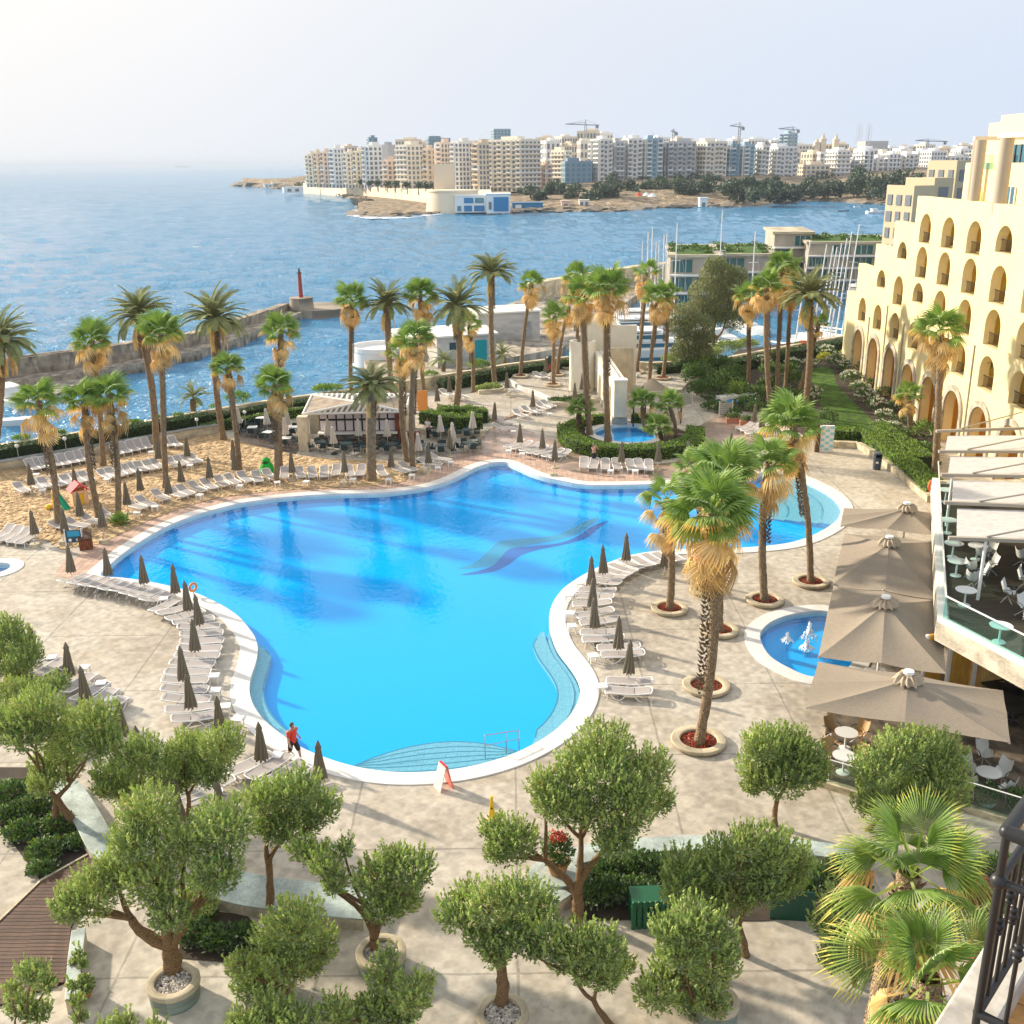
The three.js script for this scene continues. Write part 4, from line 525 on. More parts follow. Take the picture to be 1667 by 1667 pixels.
// ================================================================= marina: quay buildings, masts, yachts
{
  const glassG = std([0.02, 0.12, 0.12], 0.12), stone = std([0.55, 0.48, 0.38], 0.85, { map: again(T.mottle, 0.1) });
  const modern = (l, r, top, z, D, floors, label, roofGreen) => {
    const a = atZ(l, top, z), b = atZ(r, top, z), w = b.x - a.x, H = (a.y + b.y) / 2 - SEA, t = thing('marina_building', V((a.x + b.x) / 2, SEA, z), -0.12, label, 'building', 'modern marina buildings'); const fh = H / floors;
    new MB().box(0, H / 2, -D / 2, w, H, D).build('wall', stone, t); new MB().box(0, H + 0.25, -D / 2, w + 1, 0.5, D + 1).build('roof', M.planter, t);
    for (let f = 0; f < floors; f++) { new MB().box(0, f * fh + 0.1, 0.7, w, 0.3, 1.6).build('floor_slab', wallCol.pale, t); const n = Math.max(2, Math.round(w / 5)); for (let k = 0; k < n; k++) if ((k + f) % 4 !== 3) { const x = -w / 2 + (k + 0.5) * w / n, wd = new MB().box(x, f * fh + fh * 0.52, 0.0, w / n * 0.78, fh * 0.7, 0.16).build('window', glassG, t); new MB().box(x - w / n * 0.13, f * fh + fh * 0.52, 0.09, 0.12, fh * 0.7, 0.1).box(x + w / n * 0.13, f * fh + fh * 0.52, 0.09, 0.12, fh * 0.7, 0.1).build('frame', wallCol.grey, wd); } }
    if (roofGreen) { const g = mesh('roof_lawn', flat([[-w / 2 + 1, -D + 1], [w / 2 - 1, -D + 1], [w / 2 - 1, -1], [-w / 2 + 1, -1]], H + 0.53), M.lawn, t); const L = new Leaves(); for (let i = 0; i < 26; i++) L.clump(V(rr(-w / 2, w / 2), H + 0.7, rr(-D, -1)), rr(0.6, 1.5), rr(0.3, 0.6), rr(0.5, 1), 40, 0.5, 0.35); mesh('roof_shrubs', L.geo, F.shrub, t).userData.kind = 'stuff'; }
    return t;
  };
  modern(1092, 1172, 419, -205, 26, 3, 'long low marina building with a green roof behind the grey-green trees', true);
  modern(1172, 1262, 417, -215, 26, 3, 'low marina building with a lawn roof, right part behind the tall mast', true);
  modern(1262, 1322, 381, -240, 18, 4, 'pale two-tone marina block with turquoise windows at the left of the taller marina row', false);
  modern(1318, 1460, 397, -232, 22, 4, 'long balconied marina block with shrubs on its roof next to the hotel', true);
  // stone mole left of it
  const mole = px([[860, 452], [940, 438], [1010, 427], [1092, 418]], SEA + 6), mt = thing('mole', V(0, 0, 0), 0, 'buff stone mole wall behind the rear palms at the harbour mouth', 'wall');
  const ms = smooth(mole, 4, false); for (let i = 0; i + 1 < ms.length; i++) mesh('wall_section', ribbon([ms[i], [ms[i][0] + (ms[i + 1][0] - ms[i][0]) * 0.99, ms[i][1] + (ms[i + 1][1] - ms[i][1]) * 0.99]], 2.5, SEA - 2, SEA + 4.8 + rr(-0.1, 0.1)), M.seaWall, mt);
  struct('harbour_quay', slab(px([[592, 585], [600, 566], [640, 552], [735, 528], [835, 492], [930, 455], [1010, 440], [1050, 470], [960, 535], [915, 566], [830, 582], [745, 604], [650, 625], [600, 610]], SEA + 1.4), SEA - 3, SEA + 1.4, [], 0.05), std([0.6, 0.57, 0.52], 0.85, { map: again(T.stone, 0.06) }));
  const shedM = std([0.6, 0.58, 0.54], 0.85, { map: again(T.mottle, 0.2) }), sh = (x, y, w, h, d, ry, mat, label, parts = []) => { const p = G(x, y, SEA + 1.4), t = thing('harbour_shed', p, ry, label, 'building', 'harbour sheds'); new MB().box(0, h / 2, 0, w, h, d).build('wall', mat, t); new MB().box(0, h + 0.12, 0, w + 0.5, 0.24, d + 0.5, 0, 0.06).build('roof', wallCol.pale, t); for (const [cx, cy, ww, hh, nm, m2] of parts) new MB().box(cx, cy, d / 2 + 0.02, ww, hh, 0.12).build(nm, m2, t); };
  sh(752, 590, 8.5, 4.2, 5, 0.35, shedM, 'white harbour shed with a dark teal door behind the big date palm', [[2, 2.0, 1.7, 2.8, 'door', M.teal], [-2, 2.8, 1, 1, 'window', M.glassDark]]);
  sh(822, 550, 10, 4.4, 5, 0.3, shedM, 'white harbour shed with a blank wall beside the tall rear date palm', [[3, 1.5, 1.4, 2.6, 'door', M.grey]]);
  sh(695, 575, 10, 3, 6, 0.35, shedM, 'long pale flat-roofed shed behind the palm cluster at the pavilion');
  const rd = thing('round_platform', G(620, 578, SEA + 1.4), 0, 'round white-walled platform at the water edge left of the harbour sheds', 'platform'); new MB().cyl(0, -3, 0, 4.1, 4.2, 3.9, 30).build('drum', wallCol.white, rd); mesh('rim', ribbon(Array.from({ length: 30 }, (_, i) => [4.1 * Math.cos(i / 15 * Math.PI), 4.1 * Math.sin(i / 15 * Math.PI)]), 0.4, 0.9, 1.5, true), wallCol.white, rd);
  const bin = thing('teal_bin', G(846, 532, SEA + 1.4), 0, 'dark teal wheeled bin on the harbour quay', 'bin'); new MB().box(0, 0.9, 0, 2, 1.5, 1.2).build('body', M.teal, bin); new MB().box(0, 1.72, 0, 2.15, 0.14, 1.35, 0, 0.1).build('lid', M.teal, bin);
  // sailing boats: hull, cabin, mast with spreaders, boom, stays
  const yacht = (x, yb, yt, z, label, lean = 0) => { const p = atZ(x, yb, z), H = atZ(x, yt, z).y - SEA, L = H * 0.75, t = thing('sailing_boat', V(p.x, SEA + 0.4, z), -1.2 + rr(-0.2, 0.2), label, 'sailing boat', 'sailing boats in the marina'); t.rotation.order = 'YXZ'; t.rotation.x = lean; mesh('hull', hullShape(L, L * 0.28, 1.5), M.white, t); new MB().box(-L * 0.02, 1.05, 0, L * 0.35, 0.5, L * 0.16).build('cabin', M.white, t); new MB().cyl(L * 0.08, 0.7, 0, 0.12, 0.07, H - 1, 8).build('mast', M.white, t); new MB().box(L * 0.08, H * 0.42, 0, 0.1, 0.07, 2.4).box(L * 0.08, H * 0.68, 0, 0.1, 0.07, 1.8).build('spreader', M.white, t); new MB().bar(V(L * 0.08, 2.2, 0), V(-L * 0.3, 2.1, 0), 0.14, 6).build('boom', M.white, t); new MB().bar(V(L * 0.08, H - 0.3, 0), V(L * 0.48, 0.9, 0), 0.025, 3).bar(V(L * 0.08, H - 0.3, 0), V(-L * 0.46, 0.9, 0), 0.025, 3).bar(V(L * 0.08, H * 0.68, 0.9), V(L * 0.06, 0.8, L * 0.13), 0.02, 3).bar(V(L * 0.08, H * 0.68, -0.9), V(L * 0.06, 0.8, -L * 0.13), 0.02, 3).build('stays', M.metal, t); };
  [[1040, 395, -178], [1047, 378, -176], [1053, 370, -172], [1062, 394, -180], [1066, 392, -182], [1073, 382, -178], [1079, 380, -176], [1092, 364, -168]].forEach(([x, yt, z], i) => yacht(x, 470, yt, z, `white sailing boat mast, ${ORD[i + 1]} from the left in the group beyond the arcade palms`));
  yacht(1166, 440, 342, -170, 'sailing boat with the tallest lone white mast above the grey-green trees'); yacht(1221, 440, 377, -178, 'sailing boat with a lone thin mast left of the right palm group');
  [[1332, 398], [1343, 400], [1350, 402], [1357, 396], [1364, 388], [1371, 378], [1381, 366], [1304, 392]].sort((a, b) => a[0] - b[0]).forEach(([x, yt], i) => yacht(x - 12, 450, yt, -150 - i * 2, `white mast, ${ORD[i + 1]} from the left in the leaning cluster beside the hotel`, -0.1));
  // motor yachts
  const big = (x, y, L, ry, label) => { const p = G(x, y, SEA), t = thing('motor_yacht', V(p.x, SEA + 0.9, p.z), ry, label, 'yacht', 'motor yachts'); mesh('hull', hullShape(L, L * 0.26, L * 0.13), M.white, t); const st = new MB(); st.box(-L * 0.05, L * 0.09, 0, L * 0.6, L * 0.06, L * 0.21).box(-L * 0.1, L * 0.15, 0, L * 0.42, L * 0.055, L * 0.19).box(-L * 0.12, L * 0.195, 0, L * 0.36, L * 0.012, L * 0.21); st.build('superstructure', M.white, t); new MB().box(-L * 0.03, L * 0.1, 0, L * 0.58, L * 0.026, L * 0.214).box(-L * 0.09, L * 0.155, 0, L * 0.4, L * 0.026, L * 0.194).build('window_band', M.glassBlue, t); new MB().box(0, L * 0.012, 0, L * 0.5, L * 0.018, L * 0.262).build('hull_window', M.glassBlue, t); new MB().bar(V(-L * 0.2, L * 0.2, 0), V(-L * 0.26, L * 0.27, 0), 0.12, 6).box(-L * 0.22, L * 0.24, 0, 0.4, 0.12, L * 0.15).build('radar_arch', M.white, t); };
  big(1055, 592, 21, 0.1, 'white motor yacht with a long blue window band, nearest behind the arcade'); big(1062, 566, 20, 0.08, 'white motor yacht behind the nearest one, its cabin roof just showing'); big(1052, 545, 17, 0.12, 'white motor yacht furthest back of the three by the arcade'); big(1390, 490, 12, 1.3, 'white motor yacht moored below the left end of the hotel'); big(1368, 470, 10, 1.2, 'white yacht moored behind another below the leaning masts');
}
// ================================================================= pool bar pavilion
{
  const h0 = 3.0, A = G(493, 674, h0), B = G(660, 670, h0), C = G(668, 642, h0 + 0.4), D = G(508, 643, h0 + 0.4), apex = G(586, 655, h0 + 0.9);
  const t = thing('bar_pavilion', V(0, 0, 0), 0, 'cream pool bar pavilion with a ribbed hipped roof behind the white parasols', 'pavilion');
  const tri = (a, b, c, y = 0) => { const g = new THREE.BufferGeometry(), dn = V(0, -0.12, 0), v = [a, b, c, b.clone().add(dn), a.clone().add(dn), c.clone().add(dn)]; const P = []; for (const i of [0, 1, 2, 3, 4, 5, 0, 4, 1, 1, 4, 3, 1, 3, 2, 2, 3, 5, 2, 5, 0, 0, 5, 4]) P.push(v[i].x, v[i].y, v[i].z); g.setAttribute('position', new THREE.Float32BufferAttribute(P, 3)); return uvBox(g); };
  const roofM = std([0.42, 0.34, 0.26], 0.8, { map: again(T.mottle, 0.3), side: THREE.DoubleSide });
  mesh('roof', mergeGeometries([tri(A, B, apex), tri(B, C, apex), tri(C, D, apex), tri(D, A, apex)]), roofM, t);
  for (const [a, b] of [[A, B], [C, D]]) { const n = 19; for (let i = 1; i < n; i++) { const f = i / n, p = a.clone().lerp(b, f), k = 1 - Math.abs(2 * f - 1), mid = a.clone().lerp(b, 0.5), q = p.clone().add(apex.clone().sub(mid).multiplyScalar(Math.min(1, k))); new MB().bar(p.clone().setY(p.y + 0.07), q.clone().setY(q.y + 0.07), 0.11, 6).build('roof_rib', wallCol.white, t); } }
  new MB().bar(A, B, 0.12, 4).bar(B, C, 0.12, 4).bar(C, D, 0.12, 4).bar(D, A, 0.12, 4).bar(A, apex, 0.11, 6).bar(B, apex, 0.11, 6).bar(C, apex, 0.11, 6).bar(D, apex, 0.11, 6).build('fascia', wallCol.pale, t);
  const post = (x, y, w, nm = 'pillar') => { const p = G(x, y); new MB().box(p.x, 1.5, p.z - w / 2, w, 3.0, w).build(nm, M.wall, t); };
  post(495, 736, 0.85); post(513, 706, 0.9); post(668, 700, 0.8); 
  const L = G(519, 728), R = G(645, 726), w = R.x - L.x, cx = (L.x + R.x) / 2, z = (L.z + R.z) / 2 - 0.7;
  new MB().box(cx, 0.5, z, w, 1.0, 0.5).build('stone_counter', std([0.36, 0.35, 0.34], 0.9, { map: again(T.pebble, 0.8), bumpMap: again(T.pebble, 0.8), bumpScale: 0.04 }), t); new MB().box(cx, 1.06, z, w + 0.2, 0.12, 0.75).build('counter_top', wallCol.pale, t);
  new MB().box(cx, 1.95, z - 0.4, w, 1.9, 0.1).build('back_panel', M.dark, t);
  const nP = 9, pw = w / nP; for (let i = 0; i < nP; i++) { new MB().box(L.x + (i + 0.5) * pw, 1.62, z - 0.3, pw * 0.8, 0.86, 0.08).build('shutter', std([0.66, 0.6, 0.64], 0.6), t); new MB().box(L.x + (i + 0.5) * pw, 2.5, z - 0.3, pw * 0.8, 0.52, 0.08).build('shutter', std([0.66, 0.6, 0.64], 0.6), t); }
  new MB().box(cx + w / 2 + 0.7, 1.4, z - 2.6, 0.3, 2.8, 4.5).box(cx, 1.4, z - 5, w, 2.8, 0.3).build('wall', M.wall, t); new MB().box(cx + w / 2 + 0.3, 1.4, z - 0.1, 0.8, 2.8, 0.2).box(cx + w / 2 + 1.3, 0.55, z + 0.2, 1.5, 1.1, 0.6).build('wooden_bar', M.cedar, t);
  new MB().box(cx - w / 2 - 0.3, 1.3, z - 4.6, 1.2, 2.6, 0.2).build('door', M.ochre, t);
  const p = G(688, 668, 1.2); new MB().box(p.x, 2.1, p.z, 1.0, 1.9, 0.12, 0.3).build('orange_board', std([0.75, 0.3, 0.08], 0.7), t);
  struct('bar_floor', flat(px([[480, 742], [500, 738], [700, 752], [760, 735], [795, 700], [690, 665], [500, 655], [395, 690], [388, 718]]), 0.012), M.deck);
  struct('bar_terrace', flat(px([[384, 717], [442, 731], [481, 740], [492, 728], [470, 700], [430, 684], [392, 690], [380, 704]]), 0.018), std([0.1, 0.075, 0.06], 0.6, { map: again(T.tile, 0.4) }));
}
// ================================================================= white arcade over the oval pool
{
  const t = thing('arcade', V(0, 0, 0), 0, 'cream aqueduct-like arcade with a half-round tower running to the oval pool', 'arcade');
  const n = G(1009, 691), f = G(976, 640), m = std([0.86, 0.8, 0.68], 0.8, { map: again(T.plaster, 0.3) });
  const hN = hAt(n.x, n.z, 621), hF = hAt(f.x, f.z, 572), L = Math.hypot(n.x - f.x, n.z - f.z), ry = Math.atan2(-(n.z - f.z), n.x - f.x);
  const s = new THREE.Shape(); s.moveTo(0, 0); s.lineTo(L, 0); s.lineTo(L, hN); s.lineTo(L * 0.93, hN); s.lineTo(0, hF); s.lineTo(0, 0);
  for (const [u, w, h] of [[0.82, 1.5, 0.78], [0.57, 1.7, 0.74], [0.32, 1.7, 0.68], [0.1, 1.3, 0.6]]) { const top = (hF + (hN - hF) * u) * h; s.holes.push(new THREE.Path(archPts(w, 0.05, top).map(([x, y]) => new THREE.Vector2(u * L + x, y)))); }
  const g = new THREE.ExtrudeGeometry(s, { depth: 1.1, bevelEnabled: true, bevelSize: 0.04, bevelThickness: 0.04, bevelSegments: 1 }); g.translate(0, 0, -0.55); const w = mesh('arched_wall', uvBox(g), m, t); w.position.set(f.x, 0, f.z); w.rotation.y = ry;
  const cap = new MB().bar(V(0, hF + 0.1, 0), V(L * 0.93, hN + 0.1, 0), 0.1, 4).box(L * 0.97, hN + 0.08, 0, L * 0.08, 0.14, 1.3).build('coping', wallCol.pale, t); cap.position.copy(w.position); cap.rotation.y = ry;
  for (const q of [0.97, 0.7, 0.45, 0.2, 0.02]) { const p = f.clone().lerp(n, q); new MB().box(p.x, 0.35, p.z, 1.1, 0.7, 1.3, ry).build('plinth', M.grey, t); }
  const c = G(942, 636, 0.4), hc = hAt(c.x, c.z, 556); const arc = (x, z, r, a0, a1, th) => { const o = [], i = []; for (let k = 0; k <= 20; k++) { const a = a0 + (a1 - a0) * k / 20; o.push([x + r * Math.cos(a), z + r * Math.sin(a)]); i.push([x + (r - th) * Math.cos(a), z + (r - th) * Math.sin(a)]); } return [...o, ...i.reverse()]; };
  mesh('half_tower', slab(arc(c.x + 0.4, c.z - 0.5, 1.35, -0.4, 4.2, 0.35), 0.4, hc), m, t);
  const r0 = G(1011, 636, 0.4), hr = hAt(r0.x, r0.z, 566); new MB().box(r0.x, hr / 2, r0.z, 2.4, hr, 0.7, -0.1).build('end_wall', std([0.7, 0.58, 0.4], 0.85, { map: again(T.mottle, 0.2) }), t);
  const b0 = G(974, 632, 0.4), hb = hAt(b0.x, b0.z, 512); new MB().box(b0.x - 0.6, hb / 2, b0.z - 1.2, 2.0, hb, 1.0).build('tower_wall', m, t); new MB().box(b0.x + 2.2, hb * 0.42, b0.z - 1.2, 3.6, hb * 0.84, 0.6).build('tower_wall', m, t);
}
// ================================================================= restaurant terrace on the right
{
  const Y = 4, a = [26.1, -62], b = [18.3, -41.2], c = [20.0, -36.8], d = [24.2, -26.2], poly = [a, b, c, d, [44, -26.2], [41, -62]];
  const t = thing('restaurant_terrace', V(0, 0, 0), 0, 'raised restaurant terrace with a cream fascia and dark wooden floor on the right', 'terrace');
  mesh('slab', slab(poly, Y - 0.95, Y - 0.06, [], 0.02), std([0.78, 0.7, 0.56], 0.8, { map: again(T.mottle, 0.3) }), t);
  // floor boards
  const boardM = [0.9, 1, 1.15, 1.3].map((k) => std([0.085 * k, 0.07 * k, 0.05 * k], 0.65, { map: again(T.stone, 0.5) })); const ip = offset(poly, -0.55);
  const cut = (x0) => { const ys = []; for (let i = 0; i < ip.length; i++) { const [xa, za] = ip[i], [xb, zb] = ip[(i + 1) % ip.length]; if ((xa > x0) !== (xb > x0)) ys.push(za + (zb - za) * (x0 - xa) / (xb - xa)); } return ys.sort((p, q) => p - q); };
  const cutZ = (z0) => { const xs = []; for (let i = 0; i < ip.length; i++) { const [xa, za] = ip[i], [xb, zb] = ip[(i + 1) % ip.length]; if ((za > z0) !== (zb > z0)) xs.push(xa + (xb - xa) * (z0 - za) / (zb - za)); } return xs.sort((p, q) => p - q); };
  for (let z = -61; z < -27; z += 0.24) { const [x0, x1] = cutZ(z + 0.12); if (x1 - x0 > 1) mesh('board', new THREE.BoxGeometry(Math.min(x1 - x0, 13), 0.05, 0.225).translate(x0 + Math.min(x1 - x0, 13) / 2, Y - 0.03, z + 0.12), boardM[Math.floor(rnd() * 4)], t); }
  const cap = M.white; mesh('kerb', ribbon(offset([a, b, c, d], 0.22, false), 0.42, Y - 0.06, Y + 0.12, false, 0.02), std([0.8, 0.76, 0.7], 0.6), t);
  const gm = new THREE.MeshPhysicalMaterial({ color: lin(0.72, 0.93, 0.9), transmission: 1, thickness: 0, roughness: 0.03 });
  for (const [p, q, n] of [[a, b, 9], [b, c, 2], [c, d, 5]]) for (let i = 0; i < n; i++) { const P = [p[0] + (q[0] - p[0]) * i / n + 0.25, p[1] + (q[1] - p[1]) * i / n], Q = [p[0] + (q[0] - p[0]) * (i + 0.98) / n + 0.25, p[1] + (q[1] - p[1]) * (i + 0.98) / n], Lm = Math.hypot(Q[0] - P[0], Q[1] - P[1]); const gl = mesh('glass_panel', new THREE.BoxGeometry(Lm, 1.0, 0.016), gm, t); gl.position.set((P[0] + Q[0]) / 2, Y + 0.62, (P[1] + Q[1]) / 2); gl.rotation.y = Math.atan2(-(Q[1] - P[1]), Q[0] - P[0]); const r = mesh('rail', new THREE.BoxGeometry(Lm * 1.02, 0.05, 0.06), M.white, t); r.position.copy(gl.position).setY(Y + 1.14); r.rotation.copy(gl.rotation); }
  // undercroft: yellow piers, cream frames, back wall, floor
  const un = thing('undercroft', V(0, 0, 0), 0, 'yellow-walled ground floor under the terrace with cream door frames', 'building front');
  const dir = V(c[0] - b[0], 0, c[1] - b[1]).normalize(), ry = Math.atan2(-dir.z, dir.x), at = (s, o) => V(b[0] + dir.x * s + dir.z * -o, 0, b[1] + dir.z * s + dir.x * o);
  const col = G(1600, 1140, 0), cry = 0.25; const put = (w, h, dd, x, z, nm, mat, y = 0) => { const q = mesh(nm, new THREE.BoxGeometry(w, h, dd), mat, un); q.position.set(col.x + x, y + h / 2, col.z + z); q.rotation.y = cry; };
  put(1.25, 3.1, 1.2, 0.15, -0.6, 'pier', std([0.8, 0.5, 0.16], 0.8, { map: again(T.mottle, 0.3) })); put(0.14, 3.1, 0.14, -0.62, 0.1, 'frame', M.white); put(1.0, 3.1, 0.12, -1.2, -0.1, 'wall_panel', M.ochre); put(0.14, 3.1, 0.14, -1.78, 0.1, 'frame', M.white); put(0.8, 3.1, 0.12, -2.25, -0.4, 'wall_panel', M.ochre); put(0.12, 3.1, 0.12, -2.7, -0.3, 'frame', M.white);
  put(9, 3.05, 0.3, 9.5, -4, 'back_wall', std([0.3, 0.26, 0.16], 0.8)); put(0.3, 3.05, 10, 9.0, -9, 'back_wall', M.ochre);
  struct('dining_deck', slab(px([[1346, 1160], [1338, 1268], [1400, 1289], [1480, 1298], [1560, 1308], [1667, 1341], [1800, 1370], [1800, 1090], [1560, 1085], [1470, 1110], [1400, 1135]], 0.22), 0.004, 0.22, [], 0.01), std([0.26, 0.23, 0.19], 0.7, { map: again(T.stone, 0.2) }));
  // awnings: cream fabric panels carried on flat bars with folding arms
  const bars = [[1524, 702, 1667, 697], [1528, 735, 1667, 735], [1532, 773, 1667, 775], [1537, 818, 1667, 823], [1544, 876, 1667, 880]];
  const hA = 6.9, fab = std([0.66, 0.63, 0.6], 0.85, { map: again(T.cloth, 2), side: THREE.DoubleSide }), barM = std([0.38, 0.34, 0.28], 0.5);
  for (let i = 0; i < bars.length; i++) {
    const [x0, y0, x1, y1] = bars[i], A = G(x0, y0, hA), B0 = G(x1, y1, hA), B = A.clone().lerp(B0, 2.6), l = A.distanceTo(B), aw = thing('awning', V(A.x, 0, A.z), Math.atan2(-(B.z - A.z), B.x - A.x), `cream folding-arm awning over the terrace, ${ORD[i + 1]} from the far end`, 'awning', 'terrace awnings');
    new MB().box(l / 2, hA, 0, l, 0.16, 0.2).build('front_bar', barM, aw);
    const nx = i > 0 ? G(bars[i - 1][0] + (i === 0 ? 0 : 8), bars[i - 1][1], hA) : A.clone().add(V(1.2, 0, -6)), back = nx.clone().sub(A), cl = Math.cos(aw.rotation.y), sl = Math.sin(aw.rotation.y), bx = back.x * cl - back.z * sl, bz = back.x * sl + back.z * cl;
    if (i) { const g = new THREE.PlaneGeometry(1, 1, 20, 8), p = g.attributes.position; for (let k = 0; k < p.count; k++) { const u = p.getX(k) + 0.5, v = p.getY(k) + 0.5; p.setXYZ(k, 0.35 + u * (l - 0.35) + bx * v, hA - 0.02 - v * 0.2 - 0.05 * Math.sin(v * Math.PI) + 0.006 * Math.sin(u * 60), (bz + 0.22) * v); } g.computeVertexNormals(); mesh('fabric', g, fab, aw); }
    new MB().bar(V(1.6, hA + 0.12, 0), V(1.6 + 5.6, hA + 0.3, -2.9), 0.05, 6).bar(V(l * 0.7, hA + 0.12, 0), V(l * 0.7 + 4, hA + 0.3, -2.9), 0.05, 6).build('arm', barM, aw);
    if (i === 4 || i === 2) new MB().cyl(i === 4 ? 1.6 : 0.6, Y, 0, 0.075, 0.075, hA - Y - 0.05, 10).build('post', M.white, aw);
  }
}
{ // life ring post and stone border wall with hedge on the right of the deck
  const p = G(1512, 815), t = thing('lifebuoy', p, 0.6, 'orange lifebuoy on a post beside the terrace corner', 'lifebuoy'); new MB().cyl(0, 0, 0, 0.04, 0.04, 1.2, 8).build('post', M.pole, t); const g = new THREE.TorusGeometry(0.36, 0.09, 10, 24); g.translate(0, 1.15, 0.1); mesh('ring', g, std([0.75, 0.16, 0.03], 0.5), t);
  const wpts = px([[1330, 726], [1396, 729], [1420, 742], [1470, 780], [1515, 818]]); const w = thing('border_wall', V(0, 0, 0), 0, 'low stone border wall edging the garden hedge on the right of the deck', 'wall');
  for (let i = 0; i + 1 < wpts.length; i++) { const n = Math.max(2, Math.round(Math.hypot(wpts[i + 1][0] - wpts[i][0], wpts[i + 1][1] - wpts[i][1]) / 1.4)); for (let k = 0; k < n; k++) { const f = (q) => [wpts[i][0] + (wpts[i + 1][0] - wpts[i][0]) * q, wpts[i][1] + (wpts[i + 1][1] - wpts[i][1]) * q]; mesh('block', ribbon([f(k / n), f((k + 0.985) / n)], 0.55, 0, 0.5 + rr(-0.01, 0.01), false, 0.02), M.planter, w); } }
  struct('lawn', flat(smooth(px([[1322, 600], [1348, 598], [1362, 625], [1390, 655], [1420, 685], [1436, 712], [1420, 716], [1385, 700], [1350, 690], [1340, 670], [1330, 640]]), 3), 0.03), M.lawn);
  struct('garden_soil', flat(px([[1130, 640], [1200, 570], [1380, 545], [1520, 700], [1525, 800], [1420, 735], [1396, 722], [1335, 720], [1290, 700], [1240, 672], [1180, 668]]), 0.016), M.earth);
}
// ================================================================= palms
function geoFrom(P, C) { const g = new THREE.BufferGeometry(); g.setAttribute('position', new THREE.Float32BufferAttribute(P, 3)); if (C) g.setAttribute('color', new THREE.Float32BufferAttribute(C, 3)); g.computeVertexNormals(); return g; }
// a fan leaf: stalk along +x, pleated blade of pointed segments, tips hanging
function fanLeaf(o) {
  const P = [], C = [], n = o.n ?? 22, st = o.stalk ?? 0.8, R = o.r ?? 0.85, droop = o.droop ?? 0.35, spread = o.spread ?? 1.9, col = o.col ?? [1, 1, 1];
  const tri = (a, b, c, k) => { for (const v of [a, b, c]) { P.push(...v); C.push(col[0] * k[0], col[1] * k[1], col[2] * k[2]); } };
  const w = 0.03, sag = (x) => -(o.bend ?? 0.08) * x * x; const stc = o.stalkCol ?? [1.3, 1.15, 0.9];
  for (let i = 0; i < 4; i++) { const x0 = st * i / 4, x1 = st * (i + 1) / 4, a = [x0, sag(x0), -w], b = [x0, sag(x0), w], c = [x1, sag(x1), w * 0.8], d = [x1, sag(x1), -w * 0.8]; tri(a, b, c, stc); tri(a, c, d, stc); }
  const hy = sag(st);
  for (let i = 0; i < n; i++) {
    const a = (i / (n - 1) - 0.5) * 2 * spread, len = R * (0.72 + 0.28 * Math.cos(a * 0.7)) * rr(0.88, 1.08), da = spread * 2 / n * 0.56 * (o.thin ?? 1), k0 = rr(0.8, 1.2), k = [k0, k0, k0 * rr(0.8, 1.2)], ca = Math.cos(a), sa = Math.sin(a);
    const cup = 0.10 * Math.cos(a), at = (t, off, y) => { const r = len * t; return [st + r * Math.cos(a + off), hy + y + cup * t - droop * len * Math.pow(t, 2.4) - (o.bend ?? 0.08) * t, r * Math.sin(a + off)]; };
    const m = o.thin ? 0.42 : 0.55, h = [st, hy, 0], l = at(m, -da, 0), r = at(m, da, 0), c = at(m, 0, 0.045 * (i % 2 ? 1 : 0.8)), tip = at(1, rr(-0.06, 0.06), -rr(0, 0.1)), e = at(0.8, -da * 0.55, -0.01), f = at(0.8, da * 0.55, -0.01);
    const tipk = o.tip ? o.tip.map((x, q) => x * k[q]) : k;
    tri(h, l, c, k); tri(h, c, r, k); tri(l, e, c, k); tri(c, f, r, k); tri(e, tip, f, tipk); tri(c, e, f, k);
    if (o.thread && i % 2 === 0) { const q = at(0.62, da, -0.05), s = at(1.02, da + 0.02, -0.3); tri(q, s, at(0.66, da + 0.02, -0.05), [1.9, 1.4, 1.5]); }
  }
  return geoFrom(P, C);
}
